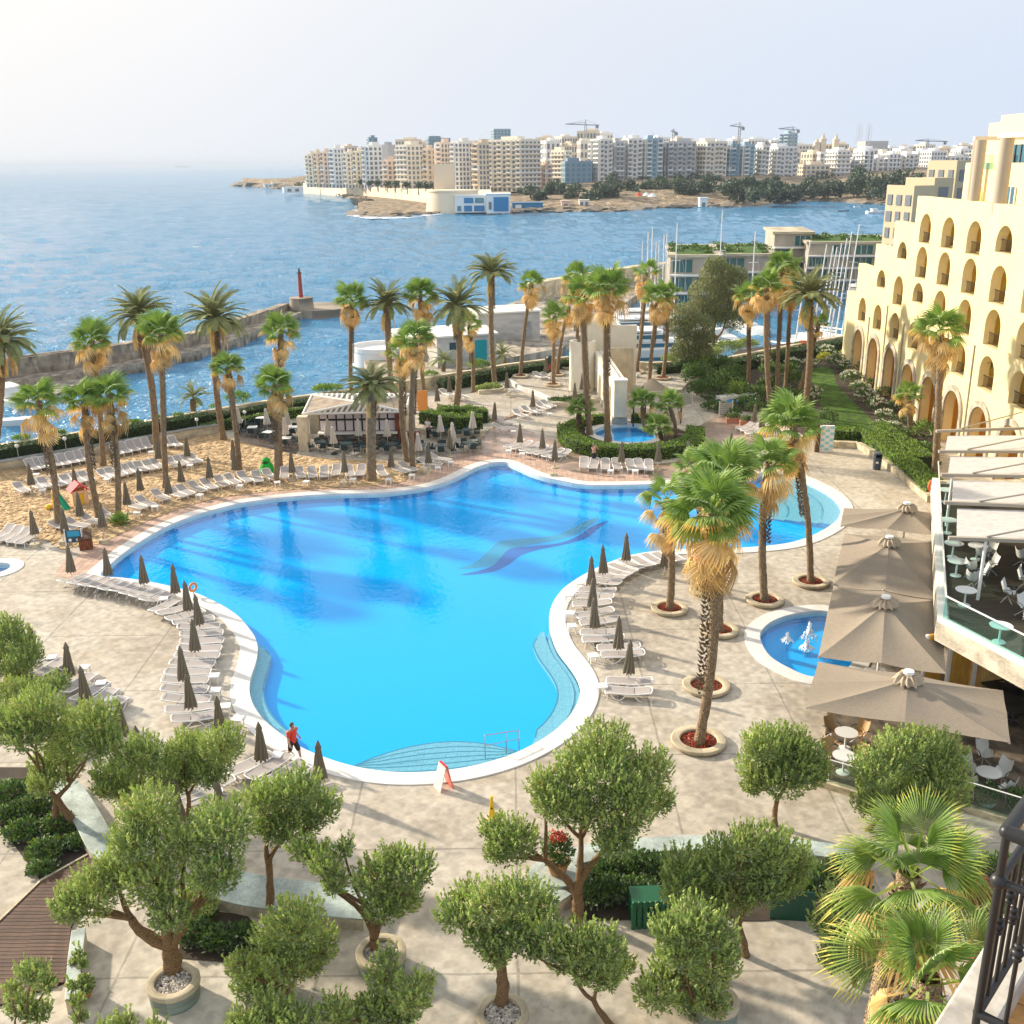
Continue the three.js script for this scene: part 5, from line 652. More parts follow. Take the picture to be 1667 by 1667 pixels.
// a feather leaf: arching rib with two rows of narrow leaflets
function featherLeaf(o) {
  const P = [], C = [], L = o.len ?? 2.6, n = o.n ?? 46, arch = o.arch ?? 0.9, tri = (a, b, c, k) => { for (const v of [a, b, c]) { P.push(...v); C.push(...k); } };
  const rib = (t) => { const th = (o.rise ?? 0.3) - arch * 1.7 * t; let x = 0, y = 0; const N = 8; for (let i = 0; i < N; i++) { const q = (o.rise ?? 0.3) - arch * 1.7 * t * (i + 0.5) / N; x += Math.cos(q) * L * t / N; y += Math.sin(q) * L * t / N; } return [x, y, th]; };
  for (let i = 0; i < 8; i++) { const [x0, y0] = rib(i / 8), [x1, y1] = rib((i + 1) / 8), w = 0.045 * (1 - i / 9), k = [1.3, 1.15, 0.8]; tri([x0, y0, -w], [x0, y0, w], [x1, y1, w * 0.8], k); tri([x0, y0, -w], [x1, y1, w * 0.8], [x1, y1, -w * 0.8], k); }
  for (let i = 0; i < n; i++) for (const s of [-1, 1]) {
    const t = 0.14 + 0.86 * i / n, [x, y, th] = rib(t), ll = L * 0.165 * Math.pow(Math.sin(Math.PI * (0.12 + 0.8 * t)), 0.7) * rr(0.85, 1.15), k0 = rr(0.75, 1.25), k = [k0, k0, k0 * 0.9], wd = 0.017, fx = Math.cos(th), fy = Math.sin(th), lift = rr(0.25, 0.55), sw = 0.75;
    tri([x, y, 0], [x + fx * wd * 2, y + fy * wd * 2, 0], [x + fx * ll * sw - fy * ll * lift * 0.4, y + fy * ll * sw + fx * ll * lift * 0.4 - 0.18 * ll, s * ll * 0.8], k);
    tri([x, y, 0], [x + fx * ll * 0.4 * sw - fy * 0.02, y + fy * ll * 0.4 + 0.04, s * ll * 0.42], [x + fx * ll * sw - fy * ll * lift * 0.4, y + fy * ll * sw + fx * ll * lift * 0.4 - 0.18 * ll, s * ll * 0.8], k);
  }
  return geoFrom(P, C);
}
const fanG = [fanLeaf({ droop: 0.25 }), fanLeaf({ droop: 0.45, stalk: 0.9 }), fanLeaf({ droop: 0.3, r: 0.95, stalk: 0.7 })], fanY = [fanLeaf({ droop: 0.5, tip: [2.6, 1.3, 1.2] }), fanLeaf({ droop: 0.65, col: [1.5, 1.1, 0.9], tip: [2.2, 1.1, 1] })];
const fanD = [fanLeaf({ droop: 1.0, spread: 1.5, n: 18, stalk: 0.95, r: 0.85, stalkCol: [0.9, 0.8, 0.7] }), fanLeaf({ droop: 0.75, spread: 1.7, n: 20, stalk: 0.85, r: 0.8, col: [1.15, 1.08, 1], stalkCol: [0.8, 0.7, 0.6] }), fanLeaf({ droop: 1.2, spread: 1.1, n: 14, stalk: 0.9, r: 0.9, col: [0.75, 0.66, 0.55], stalkCol: [0.7, 0.6, 0.5] })];
const fanBig = [fanLeaf({ n: 40, droop: 0.2, stalk: 0.75, r: 0.95, spread: 1.75, thin: 0.8, tip: [1.6, 1.25, 1.1] }), fanLeaf({ n: 40, droop: 0.4, stalk: 0.85, r: 0.95, spread: 1.6, thin: 0.75, tip: [2.2, 1.4, 1.4] }), fanLeaf({ n: 36, droop: 0.3, stalk: 0.7, r: 1.0, spread: 1.9, thin: 0.8, thread: true })], fanBigY = [fanLeaf({ n: 36, droop: 0.65, stalk: 0.9, r: 0.95, spread: 1.7, thin: 0.7, tip: [2.4, 1.5, 2], col: [1.1, 1.0, 1], thread: true })];
const featherG = [featherLeaf({ rise: 0.5, arch: 0.75 }), featherLeaf({ rise: 0.35, arch: 0.9 }), featherLeaf({ rise: 0.6, arch: 0.6, len: 2.8 })], featherB = [featherLeaf({ rise: -0.1, arch: 0.6, brown: true })];
function palmTrunk(base, top, r0, r1, rough, bow = 0.3) {
  const d = top.clone().sub(base), N = 34, K = 12, P = [], UV = [], I = [], side = V(rr(-1, 1), 0, rr(-1, 1)).normalize().multiplyScalar(bow), H = d.length();
  for (let j = 0; j <= N; j++) { const t = j / N, c = base.clone().addScaledVector(d, t).addScaledVector(side, Math.sin(Math.PI * t)); const fl = t < 0.06 ? 1 + (0.06 - t) * 5 : 1; let r = (r0 + (r1 - r0) * Math.pow(t, 0.7)) * fl; for (let k = 0; k <= K; k++) { const a = k / K * 2 * Math.PI, q = r * (1 + rough * (hash(j, k % K, 5) - 0.45) * (0.5 + 0.8 * t) + 0.05 * (j % 2)); P.push(c.x + q * Math.cos(a), c.y, c.z + q * Math.sin(a)); UV.push(k / K * 2, t * H * 0.55); if (j < N && k < K) { const a0 = j * (K + 1) + k; I.push(a0, a0 + K + 1, a0 + 1, a0 + 1, a0 + K + 1, a0 + K + 2); } } }
  const g = new THREE.BufferGeometry(); g.setAttribute('position', new THREE.Float32BufferAttribute(P, 3)); g.setAttribute('uv', new THREE.Float32BufferAttribute(UV, 2)); g.setIndex(I); g.computeVertexNormals(); return g;
}
function stubs(base, top, r, from, count) { // old leaf bases left on the stem
  const m = new MB(), d = top.clone().sub(base); for (let i = 0; i < count; i++) { const t = from + (1 - from) * i / count, a = i * 2.4, c = base.clone().addScaledVector(d, t); m.add(new THREE.ConeGeometry(0.07, rr(0.16, 0.34), 4), new THREE.Matrix4().compose(V(c.x + Math.cos(a) * r, c.y, c.z + Math.sin(a) * r), new THREE.Quaternion().setFromUnitVectors(V(0, 1, 0), V(Math.cos(a) * 0.8, 0.75, Math.sin(a) * 0.8).normalize()), V(1, 1, 0.6))); } return m.geo;
}
const E1 = new THREE.Euler();
function frondAt(name, geo, mat, parent, c, az, tilt, s, roll = 0) { const m = mesh(name, geo, mat, parent); m.position.copy(c); m.rotation.set(roll, az, tilt, 'YZX'); m.scale.setScalar(s); return m; }
// bx, by: foot in the photograph; cx, cy: heart of the crown; R: leaf reach in metres
function fanPalm(bx, by, cx, cy, o) {
  const h = o.h ?? 0, base = o.base ?? G(bx, by, h), z = o.dz ? base.z + o.dz : base.z, heart = atZ(cx, cy, z), R = o.R ?? 1.7;
  const t = thing('fan_palm', base, 0, o.label, 'palm tree', 'fan palms'), top = heart.clone().sub(base), bot = V(0, o.h ? -0.1 : -0.05, 0); const H = top.y, r0 = (o.r0 ?? 0.25) * 0.88, dirT = top.clone().normalize();
  mesh('trunk', palmTrunk(bot, top.clone().addScaledVector(dirT, 0.1), r0, r0 * 0.8, o.rough ?? 0.28, (o.bow ?? 0.25)), M.trunk, t);
  const sm = mesh('leaf_bases', stubs(bot, top, r0 * 0.9, o.clean ?? 0.45, Math.round(H * 16)), M.trunk, t); sm.userData.kind = 'stuff';
  const ng = Math.round((o.n ?? 24) * 0.9), nd = Math.round((o.dead ?? 24) * 0.56), s = R / 1.7, sk = rr(0.7, 1.5), wide = rr(-0.25, 0.15);
  for (let i = 0; i < ng; i++) { const f = i / ng, az = i * 2.39996 + rr(-0.2, 0.2), tilt = 1.4 - 1.5 * Math.pow(f, 0.8) + rr(-0.2, 0.2); frondAt('frond', o.big ? (f > 0.55 ? fanBigY[0] : pick(fanBig)) : f > 0.72 && !o.fresh ? pick(fanY) : pick(fanG), F.fan, t, top.clone().addScaledVector(dirT, rr(-0.1, 0.2)), az, tilt, s * rr(0.85, 1.2), rr(-0.4, 0.4)); }
  for (let i = 0; i < nd; i++) { const f = i / Math.max(1, nd), az = i * 2.39996 + rr(-0.3, 0.3), tilt = 0.0 + wide - 1.2 * Math.pow(f, 0.75) + rr(-0.3, 0.25); frondAt('dead_frond', pick(fanD), F.dead, t, top.clone().addScaledVector(dirT, -0.05 - (o.skirt ?? 0.9) * sk * f * s), az, tilt, s * rr(0.55, 1.1), rr(-0.5, 0.5)); }
  return t;
}
function datePalm(bx, by, cx, cy, o) {
  const base = o.base ?? G(bx, by, o.h ?? 0), heart = atZ(cx, cy, base.z + (o.dz ?? 0)), R = o.R ?? 2.6, t = thing('date_palm', base, 0, o.label, 'palm tree', 'date palms'), top = heart.clone().sub(base), s = R / 2.6, dirT = top.clone().normalize();
  mesh('trunk', palmTrunk(V(0, -0.05, 0), top, o.r0 ?? 0.27, (o.r0 ?? 0.27) * 1.0, 0.22, o.bow ?? 0.3), M.trunk, t);
  if (!o.small) { const sm = mesh('leaf_bases', stubs(V(0, 0, 0), top, 0.3, 0.72, Math.round(top.y * 10)), M.trunk, t); sm.userData.kind = 'stuff'; }
  const n = o.n ?? 56; for (let i = 0; i < n; i++) { const f = i / n, az = i * 2.39996 + rr(-0.15, 0.15), tilt = 1.15 - 1.5 * Math.pow(f, 0.9) + rr(-0.1, 0.1); frondAt('frond', pick(featherG), F.date, t, top.clone().addScaledVector(dirT, rr(0, 0.25)), az, tilt, s * rr(0.88, 1.1), rr(-0.25, 0.25)); }
  if (!o.small) { for (let i = 0; i < 5; i++) frondAt('dead_frond', featherB[0], F.dead, t, top.clone().addScaledVector(dirT, -0.2), i * 2.1, -0.75 + rr(-0.2, 0.2), s * 0.8); const m = new MB(); for (let i = 0; i < 26; i++) { const a = i * 2.4, c = top.clone(); m.bar(c.clone().addScaledVector(dirT, -0.1), c.clone().add(V(Math.cos(a) * rr(0.4, 0.7), rr(-0.1, 0.6), Math.sin(a) * rr(0.4, 0.7))), 0.05, 4, 0.03); } m.build('fruit_stalks', std([0.62, 0.33, 0.04], 0.7), t); }
  return t;
}
function ringPlanter(base, r, label, soil = M.mulch, flowers) {
  const t = thing('palm_planter', base, 0, label, 'planter', 'round palm planters'); const prof = [[r * 0.66, 0], [r * 0.66, 0.2], [r * 0.7, 0.24], [r * 0.95, 0.24], [r, 0.2], [r, 0.09], [r * 0.9, 0.05], [r * 0.9, 0]].map(([x, y]) => new THREE.Vector2(x, y)); mesh('ring', new THREE.LatheGeometry(prof, 36), M.planter, t); mesh('soil', new THREE.CylinderGeometry(r * 0.67, r * 0.67, 0.16, 24).translate(0, 0.06, 0), soil, t);
  const m = new MB(); for (let i = 0; i < 90; i++) { const a = rr(0, 6.28), d = r * 0.62 * Math.sqrt(rnd()); m.add(new THREE.DodecahedronGeometry(rr(0.02, 0.05), 0), new THREE.Matrix4().makeTranslation(Math.cos(a) * d, 0.15, Math.sin(a) * d)); } mesh('mulch_chips', m.geo, std([0.38, 0.07, 0.02], 0.95), t).userData.kind = 'stuff';
  if (flowers) { const L = new Leaves(); for (let i = 0; i < 14; i++) { const a = rr(0, 6.28), d = r * 0.52 * Math.sqrt(rnd()); L.clump(V(Math.cos(a) * d, 0.2, Math.sin(a) * d), 0.14, 0.12, 0.14, 26, 0.09, 0.06, { tints: [[0.3, 3, 0.5], 0.12] }); } mesh('flowers', L.geo, F.red, t).userData.kind = 'stuff'; }
  return t;
}
const fan = (bx, by, cx, cy, R, label, o = {}) => fanPalm(bx, by, cx, cy, { R, label, ...o }), date = (bx, by, cx, cy, R, label, o = {}) => datePalm(bx, by, cx, cy, { R, label, ...o });
// --- left, on the sand
fan(95, 862, 63, 655, 1.75, 'fan palm leaning left on the sand beside the green slide, leftmost whole palm', { n: 22, dead: 22 });
fan(162, 845, 138, 655, 1.7, 'fan palm with a shaggy tan skirt, left of the close pair by the toy house');
fan(192, 845, 178, 645, 1.75, 'bright fan palm, right of the close pair, a small green plant at its foot');
fan(168, 758, 150, 556, 1.9, 'tall fan palm behind the close pair, its dark crown against the breakwater');
date(255, 736, 226, 520, 3.0, 'tall date palm with long feathery fronds, left one against the breakwater');
fan(270, 795, 262, 545, 1.9, 'tall shaggy fan palm whose crown overlaps the left date palm');
date(364, 716, 350, 525, 3.1, 'big date palm with orange stalks in front of the breakwater bend');
fan(391, 774, 371, 600, 1.4, 'small-crowned fan palm at the edge of the dark bar terrace');
fan(456, 766, 457, 540, 1.75, 'tall fan palm with a round tan skirt left of the pavilion, rear of two');
fan(449, 788, 446, 628, 1.75, 'fresh green fan palm left of the pavilion, front of two, by the green bin');
date(-16, 775, 2, 560, 3.0, 'date palm at the left edge, only its right fronds in the picture');
date(315, 668, 315, 650, 1.9, 'young date palm just outside the sea wall at the left', { small: true, n: 20, base: G(316, 675, 1) });
fan(573, 668, 573, 490, 1.9, 'fan palm behind the pavilion, leftmost of the rear cluster', { rough: 0.2 });
date(641, 668, 629, 500, 2.7, 'date palm behind the pavilion with upright fronds, right of the leftmost rear fan palm');
fan(693, 667, 684, 482, 2.0, 'fan palm in the rear cluster, highest shaggy crown behind the front fan palm', { dead: 30 });
fan(672, 766, 676, 553, 1.8, 'bright green fan palm before the wooden bar, right of the twin trunks', { dead: 30 });
fan(662, 752, 654, 575, 1.5, 'fan palm at the wooden bar, left of the twin trunks, mostly brown skirt', { n: 12, dead: 30 });
date(605, 782, 605, 635, 2.5, 'thick date palm right in front of the pavilion counter among the loungers', { r0: 0.36, bow: 0.05 });
date(742, 672, 744, 505, 3.1, 'big date palm behind the clipped hedge by the bar', { r0: 0.3, n: 50 });
fan(770, 640, 764, 530, 1.7, 'fan palm half hidden behind the big date palm, tan skirt', { n: 14, dead: 26 });
date(806, 628, 800, 450, 2.9, 'tall slim date palm with orange heart between the harbour sheds');
date(722, 600, 722, 590, 2.0, 'bushy young date palm outside the wall below the teal door', { small: true, n: 22, base: G(722, 604, 0) });
date(822, 592, 818, 580, 2.0, 'bushy young date palm outside the wall by the tall slim date palm', { small: true, n: 22, base: G(818, 596, 0) });
// --- middle terrace
fan(847, 613, 865, 463, 1.75, 'fan palm leaning right with a golden brown skirt on the raised terrace', { h: 0.4, n: 14, dead: 34, rough: 0.15, clean: 0.8 });
fan(901, 627, 903, 515, 1.7, 'short golden fan palm in a terracotta ring on the raised terrace', { h: 0.4, n: 14, dead: 34, clean: 0.8, rough: 0.12 });
fan(907, 610, 926, 500, 1.5, 'fan palm leaning right behind the short golden one', { h: 0.4, n: 10, dead: 22, clean: 0.8, rough: 0.12 });
fan(936, 604, 938, 452, 2.0, 'tall fan palm behind the half-round tower, crown highest to the left of the arcade pair', { h: 0.4, n: 16, dead: 30 });
fan(960, 708, 948, 480, 1.9, 'fan palm left of the pair rooted in the island hedge', { n: 20, dead: 34, r0: 0.3 });
fan(990, 719, 988, 470, 2.2, 'tall fan palm right of the pair in the island hedge, before the arcade', { n: 26, dead: 40, r0: 0.32 });
fan(1036, 606, 1052, 445, 1.9, 'slim fan palm leaning right with brown crown, left of the trio behind the arcade', { h: 0.4, n: 10, dead: 34 });
fan(1057, 622, 1072, 485, 2.0, 'dark-trunked fan palm in the trio behind the arcade, leaning right', { h: 0.4, n: 22, dead: 34 });
fan(1079, 615, 1086, 478, 1.7, 'fan palm in the trio behind the arcade, rightmost, in a ring planter', { h: 0.4, n: 14, dead: 26 });
// --- right garden group
fan(1218, 636, 1219, 482, 1.8, 'dark-trunked fan palm at the left of the garden palm group', { n: 18, dead: 34 });
fan(1255, 672, 1248, 468, 2.0, 'fan palm in the garden group with a shaggy skirt, second from the left', { n: 22, dead: 36, r0: 0.3 });
fan(1265, 641, 1274, 437, 2.0, 'tallest fan palm of the garden group in its middle', { n: 24, dead: 32 });
fan(1279, 632, 1288, 462, 1.7, 'fan palm of the garden group mostly hidden behind the tallest one', { n: 14, dead: 30 });
date(1311, 664, 1318, 487, 3.3, 'large date palm with drooping silvery fronds beside the lawn', { r0: 0.3, n: 52 });
fan(1297, 650, 1333, 528, 1.3, 'small dark fan palm just right of the large silvery date palm', { n: 14, dead: 10 });
fan(1522, 775, 1531, 540, 2.0, 'fan palm with a wide shaggy skirt in front of the hotel, at the terrace corner', { n: 22, dead: 40, r0: 0.3 });
fan(1607, 745, 1620, 590, 1.8, 'fan palm close to the hotel front behind the awnings', { n: 20, dead: 30 });
fan(1483, 706, 1480, 645, 1.5, 'short young fan palm among the white oleanders under the hotel', { n: 20, dead: 14, skirt: 0.7 });
fan(1690, 770, 1680, 585, 1.8, 'fan palm at the right edge before the hotel, only left fronds in view', { n: 18, dead: 20 });
// --- low fan palms on the island
[[945, 706, 944, 668, 'low clump fan palm on the left of the island hedge'], [1050, 702, 1046, 655, 'low fan palm behind the right side of the oval pool, left of three'], [1100, 708, 1090, 660, 'low fan palm on the right of the island, highest crown of three'], [1078, 728, 1073, 697, 'low fan palm leaning over the right end of the oval pool, front of three']].forEach(([a, b, c, d, l]) => { fan(a, b, c, d, 1.45, l, { n: 26, dead: 4, fresh: true, r0: 0.2, skirt: 0.4 }); });
// --- foreground palms in ring planters
for (const [x, y, r, l] of [[1137, 1210, 1.15, 'round palm planter with red flowers, nearest to the olive trees'], [1150, 1120, 1.1, 'round palm planter with mulch, behind the nearest one'], [1171, 1029, 1.0, 'round palm planter half hidden behind the big foreground trunk'], [1090, 994, 1.0, 'round palm planter closest to the right-hand loungers'], [1150, 964, 0.95, 'round palm planter hidden between the foreground trunks'], [1245, 980, 1.05, 'round palm planter left of the pair near the square parasols'], [1320, 950, 1.05, 'round palm planter right of the pair near the square parasols'], [848, 614, 0.95, 'terracotta-edged ring planter of the leaning golden palm'], [901, 628, 0.95, 'terracotta-edged ring planter of the short golden palm'], [907, 611, 0.95, 'ring planter behind the short golden palm'], [926, 600, 0.9, 'ring planter left of the half-round tower'], [1036, 607, 1.0, 'ring planter of the slim palm behind the arcade'], [1079, 617, 1.0, 'ring planter of the rightmost palm behind the arcade']]) ringPlanter(G(x, y, y < 640 ? 0.4 : 0), r, l, M.mulch, y === 1210);
fan(1137, 1213, 1160, 840, 2.0, 'tall foreground fan palm with a huge tan skirt in the red-flowered planter', { n: 30, dead: 46, r0: 0.24, rough: 0.35, bow: 0.35, skirt: 1.6, clean: 0.25 });
fan(1171, 1030, 1180, 780, 2.0, 'fan palm directly behind the tall foreground one, crowns overlapping', { n: 30, dead: 40, r0: 0.25, skirt: 1.5 });
fan(1090, 994, 1085, 815, 1.5, 'fan palm left of the tall foreground one by the loungers', { n: 12, dead: 34, r0: 0.24, clean: 0.7, skirt: 1.4 });
fan(1245, 980, 1252, 755, 1.7, 'fan palm on the right of the foreground one, left of the pair by the parasols', { n: 20, dead: 30, r0: 0.25 });
fan(1320, 950, 1291, 695, 1.9, 'leaning fan palm with orange skirt, right of the pair by the square parasols', { n: 22, dead: 34, r0: 0.22 });
fan(1150, 964, 1135, 762, 1.4, 'fan palm behind the foreground ones, its crown between them', { n: 16, dead: 16 });
// --- two tall palms standing just below the viewpoint at the lower right
for (const [cx, cy, z, l, n, R] of [[1482, 1428, -13.2, 'close fan palm at the lower right, upper crown with long pleated fronds', 17, 1.3], [1512, 1600, -11.4, 'close fan palm at the lower right edge, lower crown nearest the balcony', 15, 1.2]]) { const p = atZ(cx, cy, z); fan(0, 0, cx, cy, R, l, { base: V(p.x - 0.3, 0, z), n, dead: 16, r0: 0.24, skirt: 0.8, big: true }); }

// ================================================================= olive trees
function limb(m, a, b, r0, r1, bow = 0.15) { const mid = a.clone().lerp(b, 0.5).add(V(rr(-1, 1), rr(-0.3, 0.5), rr(-1, 1)).multiplyScalar(bow * a.distanceTo(b))); const c = new THREE.QuadraticBezierCurve3(a, mid, b), N = 8, K = 7, P = [], UV = [], I = []; let len = 0, prev = a; for (let j = 0; j <= N; j++) { const t = j / N, q = c.getPoint(t), tg = c.getTangent(t), u = V(0, 0, 1).cross(tg); if (u.lengthSq() < 0.01) u.set(1, 0, 0); u.normalize(); const w = tg.clone().cross(u), r = (r0 + (r1 - r0) * t); len += q.distanceTo(prev); prev = q; for (let k = 0; k <= K; k++) { const an = k / K * 6.2832, rk = r * (0.88 + 0.3 * hash(j, k % K, 8)); const p = q.clone().addScaledVector(u, Math.cos(an) * rk).addScaledVector(w, Math.sin(an) * rk); P.push(p.x, p.y, p.z); UV.push(k / K, len); if (j < N && k < K) { const s = j * (K + 1) + k; I.push(s, s + 1, s + K + 1, s + 1, s + K + 2, s + K + 1); } } } const g = new THREE.BufferGeometry(); g.setAttribute('position', new THREE.Float32BufferAttribute(P, 3)); g.setAttribute('uv', new THREE.Float32BufferAttribute(UV, 2)); g.setIndex(I); g.computeVertexNormals(); m.add(g); return m; }
function olive(name, label, bx, by, clumps, o = {}) {
  const base = G(bx, by, o.h ?? 0), t = thing(name, base, 0, label, o.cat ?? 'olive tree', o.group ?? 'olive trees'), m = new MB(), L = new Leaves(), r0 = o.r ?? 0.17;
  const cs = clumps.map(([x, y, r, dz]) => { const z = base.z + (dz ?? rr(-0.6, 0.6)), p = atZ(x, y, z).sub(base); return { p, R: r * perPx(z) * 0.98 }; });
  const forkY = (o.fork ?? 0.45) * Math.min(...cs.map((c) => c.p.y)), mean = cs.reduce((a, c) => a.add(c.p), V(0, 0, 0)).multiplyScalar(1 / cs.length), fork = V(mean.x * (o.lean ?? 0.3), Math.max(0.3, forkY), mean.z * 0.3);
  const feet = o.trunks ?? [[0, 0]]; feet.forEach(([fx, fz]) => limb(m, V(fx, -0.05, fz), fork.clone(), r0 * 1.15, r0 * 0.85, 0.12));
  const so = [...cs].sort((a, b) => a.p.x - b.p.x), ng = cs.length > 8 ? 3 : cs.length > 4 ? 2 : 1;
  for (let g = 0; g < ng; g++) { const part = so.slice(Math.floor(g * so.length / ng), Math.floor((g + 1) * so.length / ng)); const c = part.reduce((a, q) => a.add(q.p), V(0, 0, 0)).multiplyScalar(1 / part.length), lowY = Math.min(...part.map((q) => q.p.y - q.R * 0.7)); part.node = fork.clone().lerp(c, 0.5); part.node.y = Math.max(fork.y + 0.2, Math.min(part.node.y, lowY + 0.25)); part.forEach((q) => { q.node = part.node; }); limb(m, fork, part.node, r0 * 0.72, r0 * 0.42, 0.22); }
  for (const { p, R, node } of cs) { const low = p.clone().add(V(0, -R * 0.5, 0)); limb(m, node, low, r0 * 0.36, 0.03, 0.2); for (let i = 0; i < 3; i++) limb(m, low, p.clone().add(V(rr(-0.6, 0.6) * R, rr(-0.2, 0.5) * R, rr(-0.6, 0.6) * R)), 0.035, 0.012, 0.2); }
  m.build('trunk', M.oliveTrunk, t);
  const near = Math.abs(base.z) < 34, dens = (o.dens ?? 1) * (near ? 2300 : 2000), ll = o.leaf ?? 0.15, lw = o.wid ?? 0.058;
  for (const { p, R } of cs) { const n = Math.round(clamp(dens * R * R / 0.75, 120, 3600)); L.clump(p, R, R * 0.86, R * 0.95, n, ll, lw, { tone: 0.26, lift: 0.75, shell: 0.42, tints: [rnd() < 0.5 ? [1.5, 1.35, 1.0] : [0.7, 0.85, 0.6], 0.3] }); // spiky shoots standing out of the crown
    for (let i = 0; i < Math.round(55 * R * R / 0.7); i++) { const d = V(rr(-1, 1), rr(-0.1, 1), rr(-1, 1)).normalize(), q = p.clone().add(V(d.x * R, d.y * R * 0.86, d.z * R)), dir = V(d.x * 0.5, 1, d.z * 0.5).normalize(), n2 = 8; for (let k = 0; k < n2; k++) { const s = V(rr(-1, 1), 0.7, rr(-1, 1)).normalize(), c = q.clone().addScaledVector(dir, 0.32 * k / n2 - 0.06), b = V(rr(-1, 1), rr(-1, 1), rr(-1, 1)).cross(s).normalize(), kk = rr(0.9, 1.35); L.quad(c, s.clone().multiplyScalar(ll * 0.5), b.multiplyScalar(lw * 0.5), s.clone().cross(b).normalize(), [kk, kk, kk * 0.8]); } } }
  mesh('crown', L.geo, o.mat ?? F.olive, t); return t;
}
function roundPlanter(x, y, rpx, label) { // broad round planter of cream and grey-green render, filled with pale pebbles
  const c = G(x, y, 0.62), r = rpx * perPx(c.z) * 0.98, t = thing('tree_planter', V(c.x, 0, c.z), 0, label, 'planter', 'round tree planters'); const prof = [[r * 0.7, 0.1], [r * 0.7, 0.6], [r * 0.72, 0.64], [r * 0.98, 0.64], [r, 0.6], [r, 0.48], [r * 0.96, 0.46]].map((p) => new THREE.Vector2(...p)); mesh('rim', new THREE.LatheGeometry(prof, 44), M.planter, t); mesh('side', new THREE.CylinderGeometry(r * 0.955, r * 0.93, 0.47, 40, 1, true).translate(0, 0.235, 0), M.planterSide, t); mesh('soil', new THREE.CylinderGeometry(r * 0.7, r * 0.7, 0.4, 30).translate(0, 0.3, 0), M.pebbles, t);
  const m = new MB(), sm = []; for (let i = 0; i < 420; i++) { const a = rr(0, 6.28), d = r * 0.67 * Math.sqrt(rnd()); sm.push([Math.cos(a) * d, 0.5 + rr(0, 0.025), Math.sin(a) * d, rr(0.025, 0.06)]); } const geo = new THREE.DodecahedronGeometry(1, 0), im = new THREE.InstancedMesh(geo, std([0.6, 0.56, 0.52], 0.8), sm.length), D = new THREE.Object3D(); sm.forEach(([a, b, c2, s], i) => { D.position.set(a, b, c2); D.rotation.set(rr(0, 3), rr(0, 3), 0); D.scale.set(s, s * 0.6, s * rr(0.7, 1)); D.updateMatrix(); im.setMatrixAt(i, D.matrix); const k = rr(0.35, 1.25); im.setColorAt(i, lin(k, k * 0.97, k * 0.93)); }); im.name = 'pebbles'; im.userData.kind = 'stuff'; im.castShadow = im.receiveShadow = true; t.add(im); return t;
}
roundPlanter(282, 1596, 52, 'broad round planter of pale pebbles under the big olive at the lower left'); roundPlanter(620, 1548, 50, 'broad round planter half hidden by leaves in the lower middle'); roundPlanter(818, 1648, 54, 'broad round planter cut by the bottom edge in the middle'); roundPlanter(1168, 1628, 44, 'broad round planter behind the spiky olive at the bottom, right of the middle');
olive('olive_tree', 'big spreading olive with a forked trunk in the pebble planter, lower left', 282, 1578, [[239, 1326, 58, -0.8], [365, 1346, 60, -0.3], [353, 1419, 52, 0.3], [146, 1457, 58, 0.3], [112, 1476, 36, 0.6], [248, 1434, 58, 0.2], [190, 1415, 46], [277, 1489, 42, 0.8], [322, 1465, 40], [300, 1370, 50], [215, 1372, 45]], { h: 0.5, r: 0.27, fork: 0.42, lean: 0.1 });
olive('olive_tree', 'dense olive with two trunks standing in the dark shrub bed at the left', 92, 1350, [[93, 1247, 46], [163, 1205, 44], [112, 1195, 50], [44, 1190, 46], [60, 1160, 46], [155, 1172, 44], [10, 1180, 40], [70, 1275, 28]], { trunks: [[0, 0], [0.9, 0.1]], r: 0.13, fork: 0.6, lean: 0.4 });
olive('olive_tree', 'round olive at the left edge in front of the deck loungers', 8, 1112, [[18, 1048, 40], [42, 1068, 34], [-6, 1078, 36], [12, 1022, 26], [30, 1090, 26]], { r: 0.12 });
olive('olive_tree', 'low olive tops above the left bed, behind the two-trunked olive', 40, 1178, [[40, 1124, 26], [95, 1112, 22], [63, 1132, 28], [10, 1128, 28], [25, 1150, 26]], { r: 0.1 });
olive('olive_tree', 'thin-stemmed olive with reddish twigs right of the two-trunked one', 222, 1345, [[187, 1265, 42], [228, 1232, 46], [262, 1262, 32], [170, 1285, 22], [205, 1285, 34]], { r: 0.09, lean: 0.8, fork: 0.6 });
olive('olive_tree', 'olive with a slim bent stem among the front left loungers', 302, 1335, [[315, 1236, 52], [362, 1215, 42], [292, 1262, 38], [345, 1255, 38], [300, 1215, 30]], { r: 0.09, fork: 0.6 });
olive('olive_tree', 'dark green olive on a long bent stem right of the big planter olive', 437, 1490, [[458, 1308, 56], [520, 1315, 42], [487, 1285, 44], [425, 1300, 34], [500, 1340, 30], [430, 1345, 26], [455, 1350, 36]], { r: 0.13, fork: 0.62, lean: 0.2 });
olive('olive_tree', 'low wide-branching olive in the lower middle planter', 612, 1543, [[612, 1431, 46, 0.3], [626, 1474, 42, 0.5], [674, 1417, 44], [656, 1460, 40], [531, 1408, 32], [546, 1437, 28, 0.4], [493, 1380, 30, -0.5], [516, 1395, 30], [640, 1400, 34], [560, 1380, 22]], { h: 0.5, r: 0.16, fork: 0.25, lean: 0.1 });
olive('olive_tree', 'bushy olive between the two left planters', 475, 1632, [[484, 1505, 58], [449, 1535, 52], [518, 1540, 42], [443, 1585, 46], [410, 1600, 40], [470, 1570, 46], [395, 1570, 34], [505, 1570, 30]], { r: 0.11, fork: 0.6 });
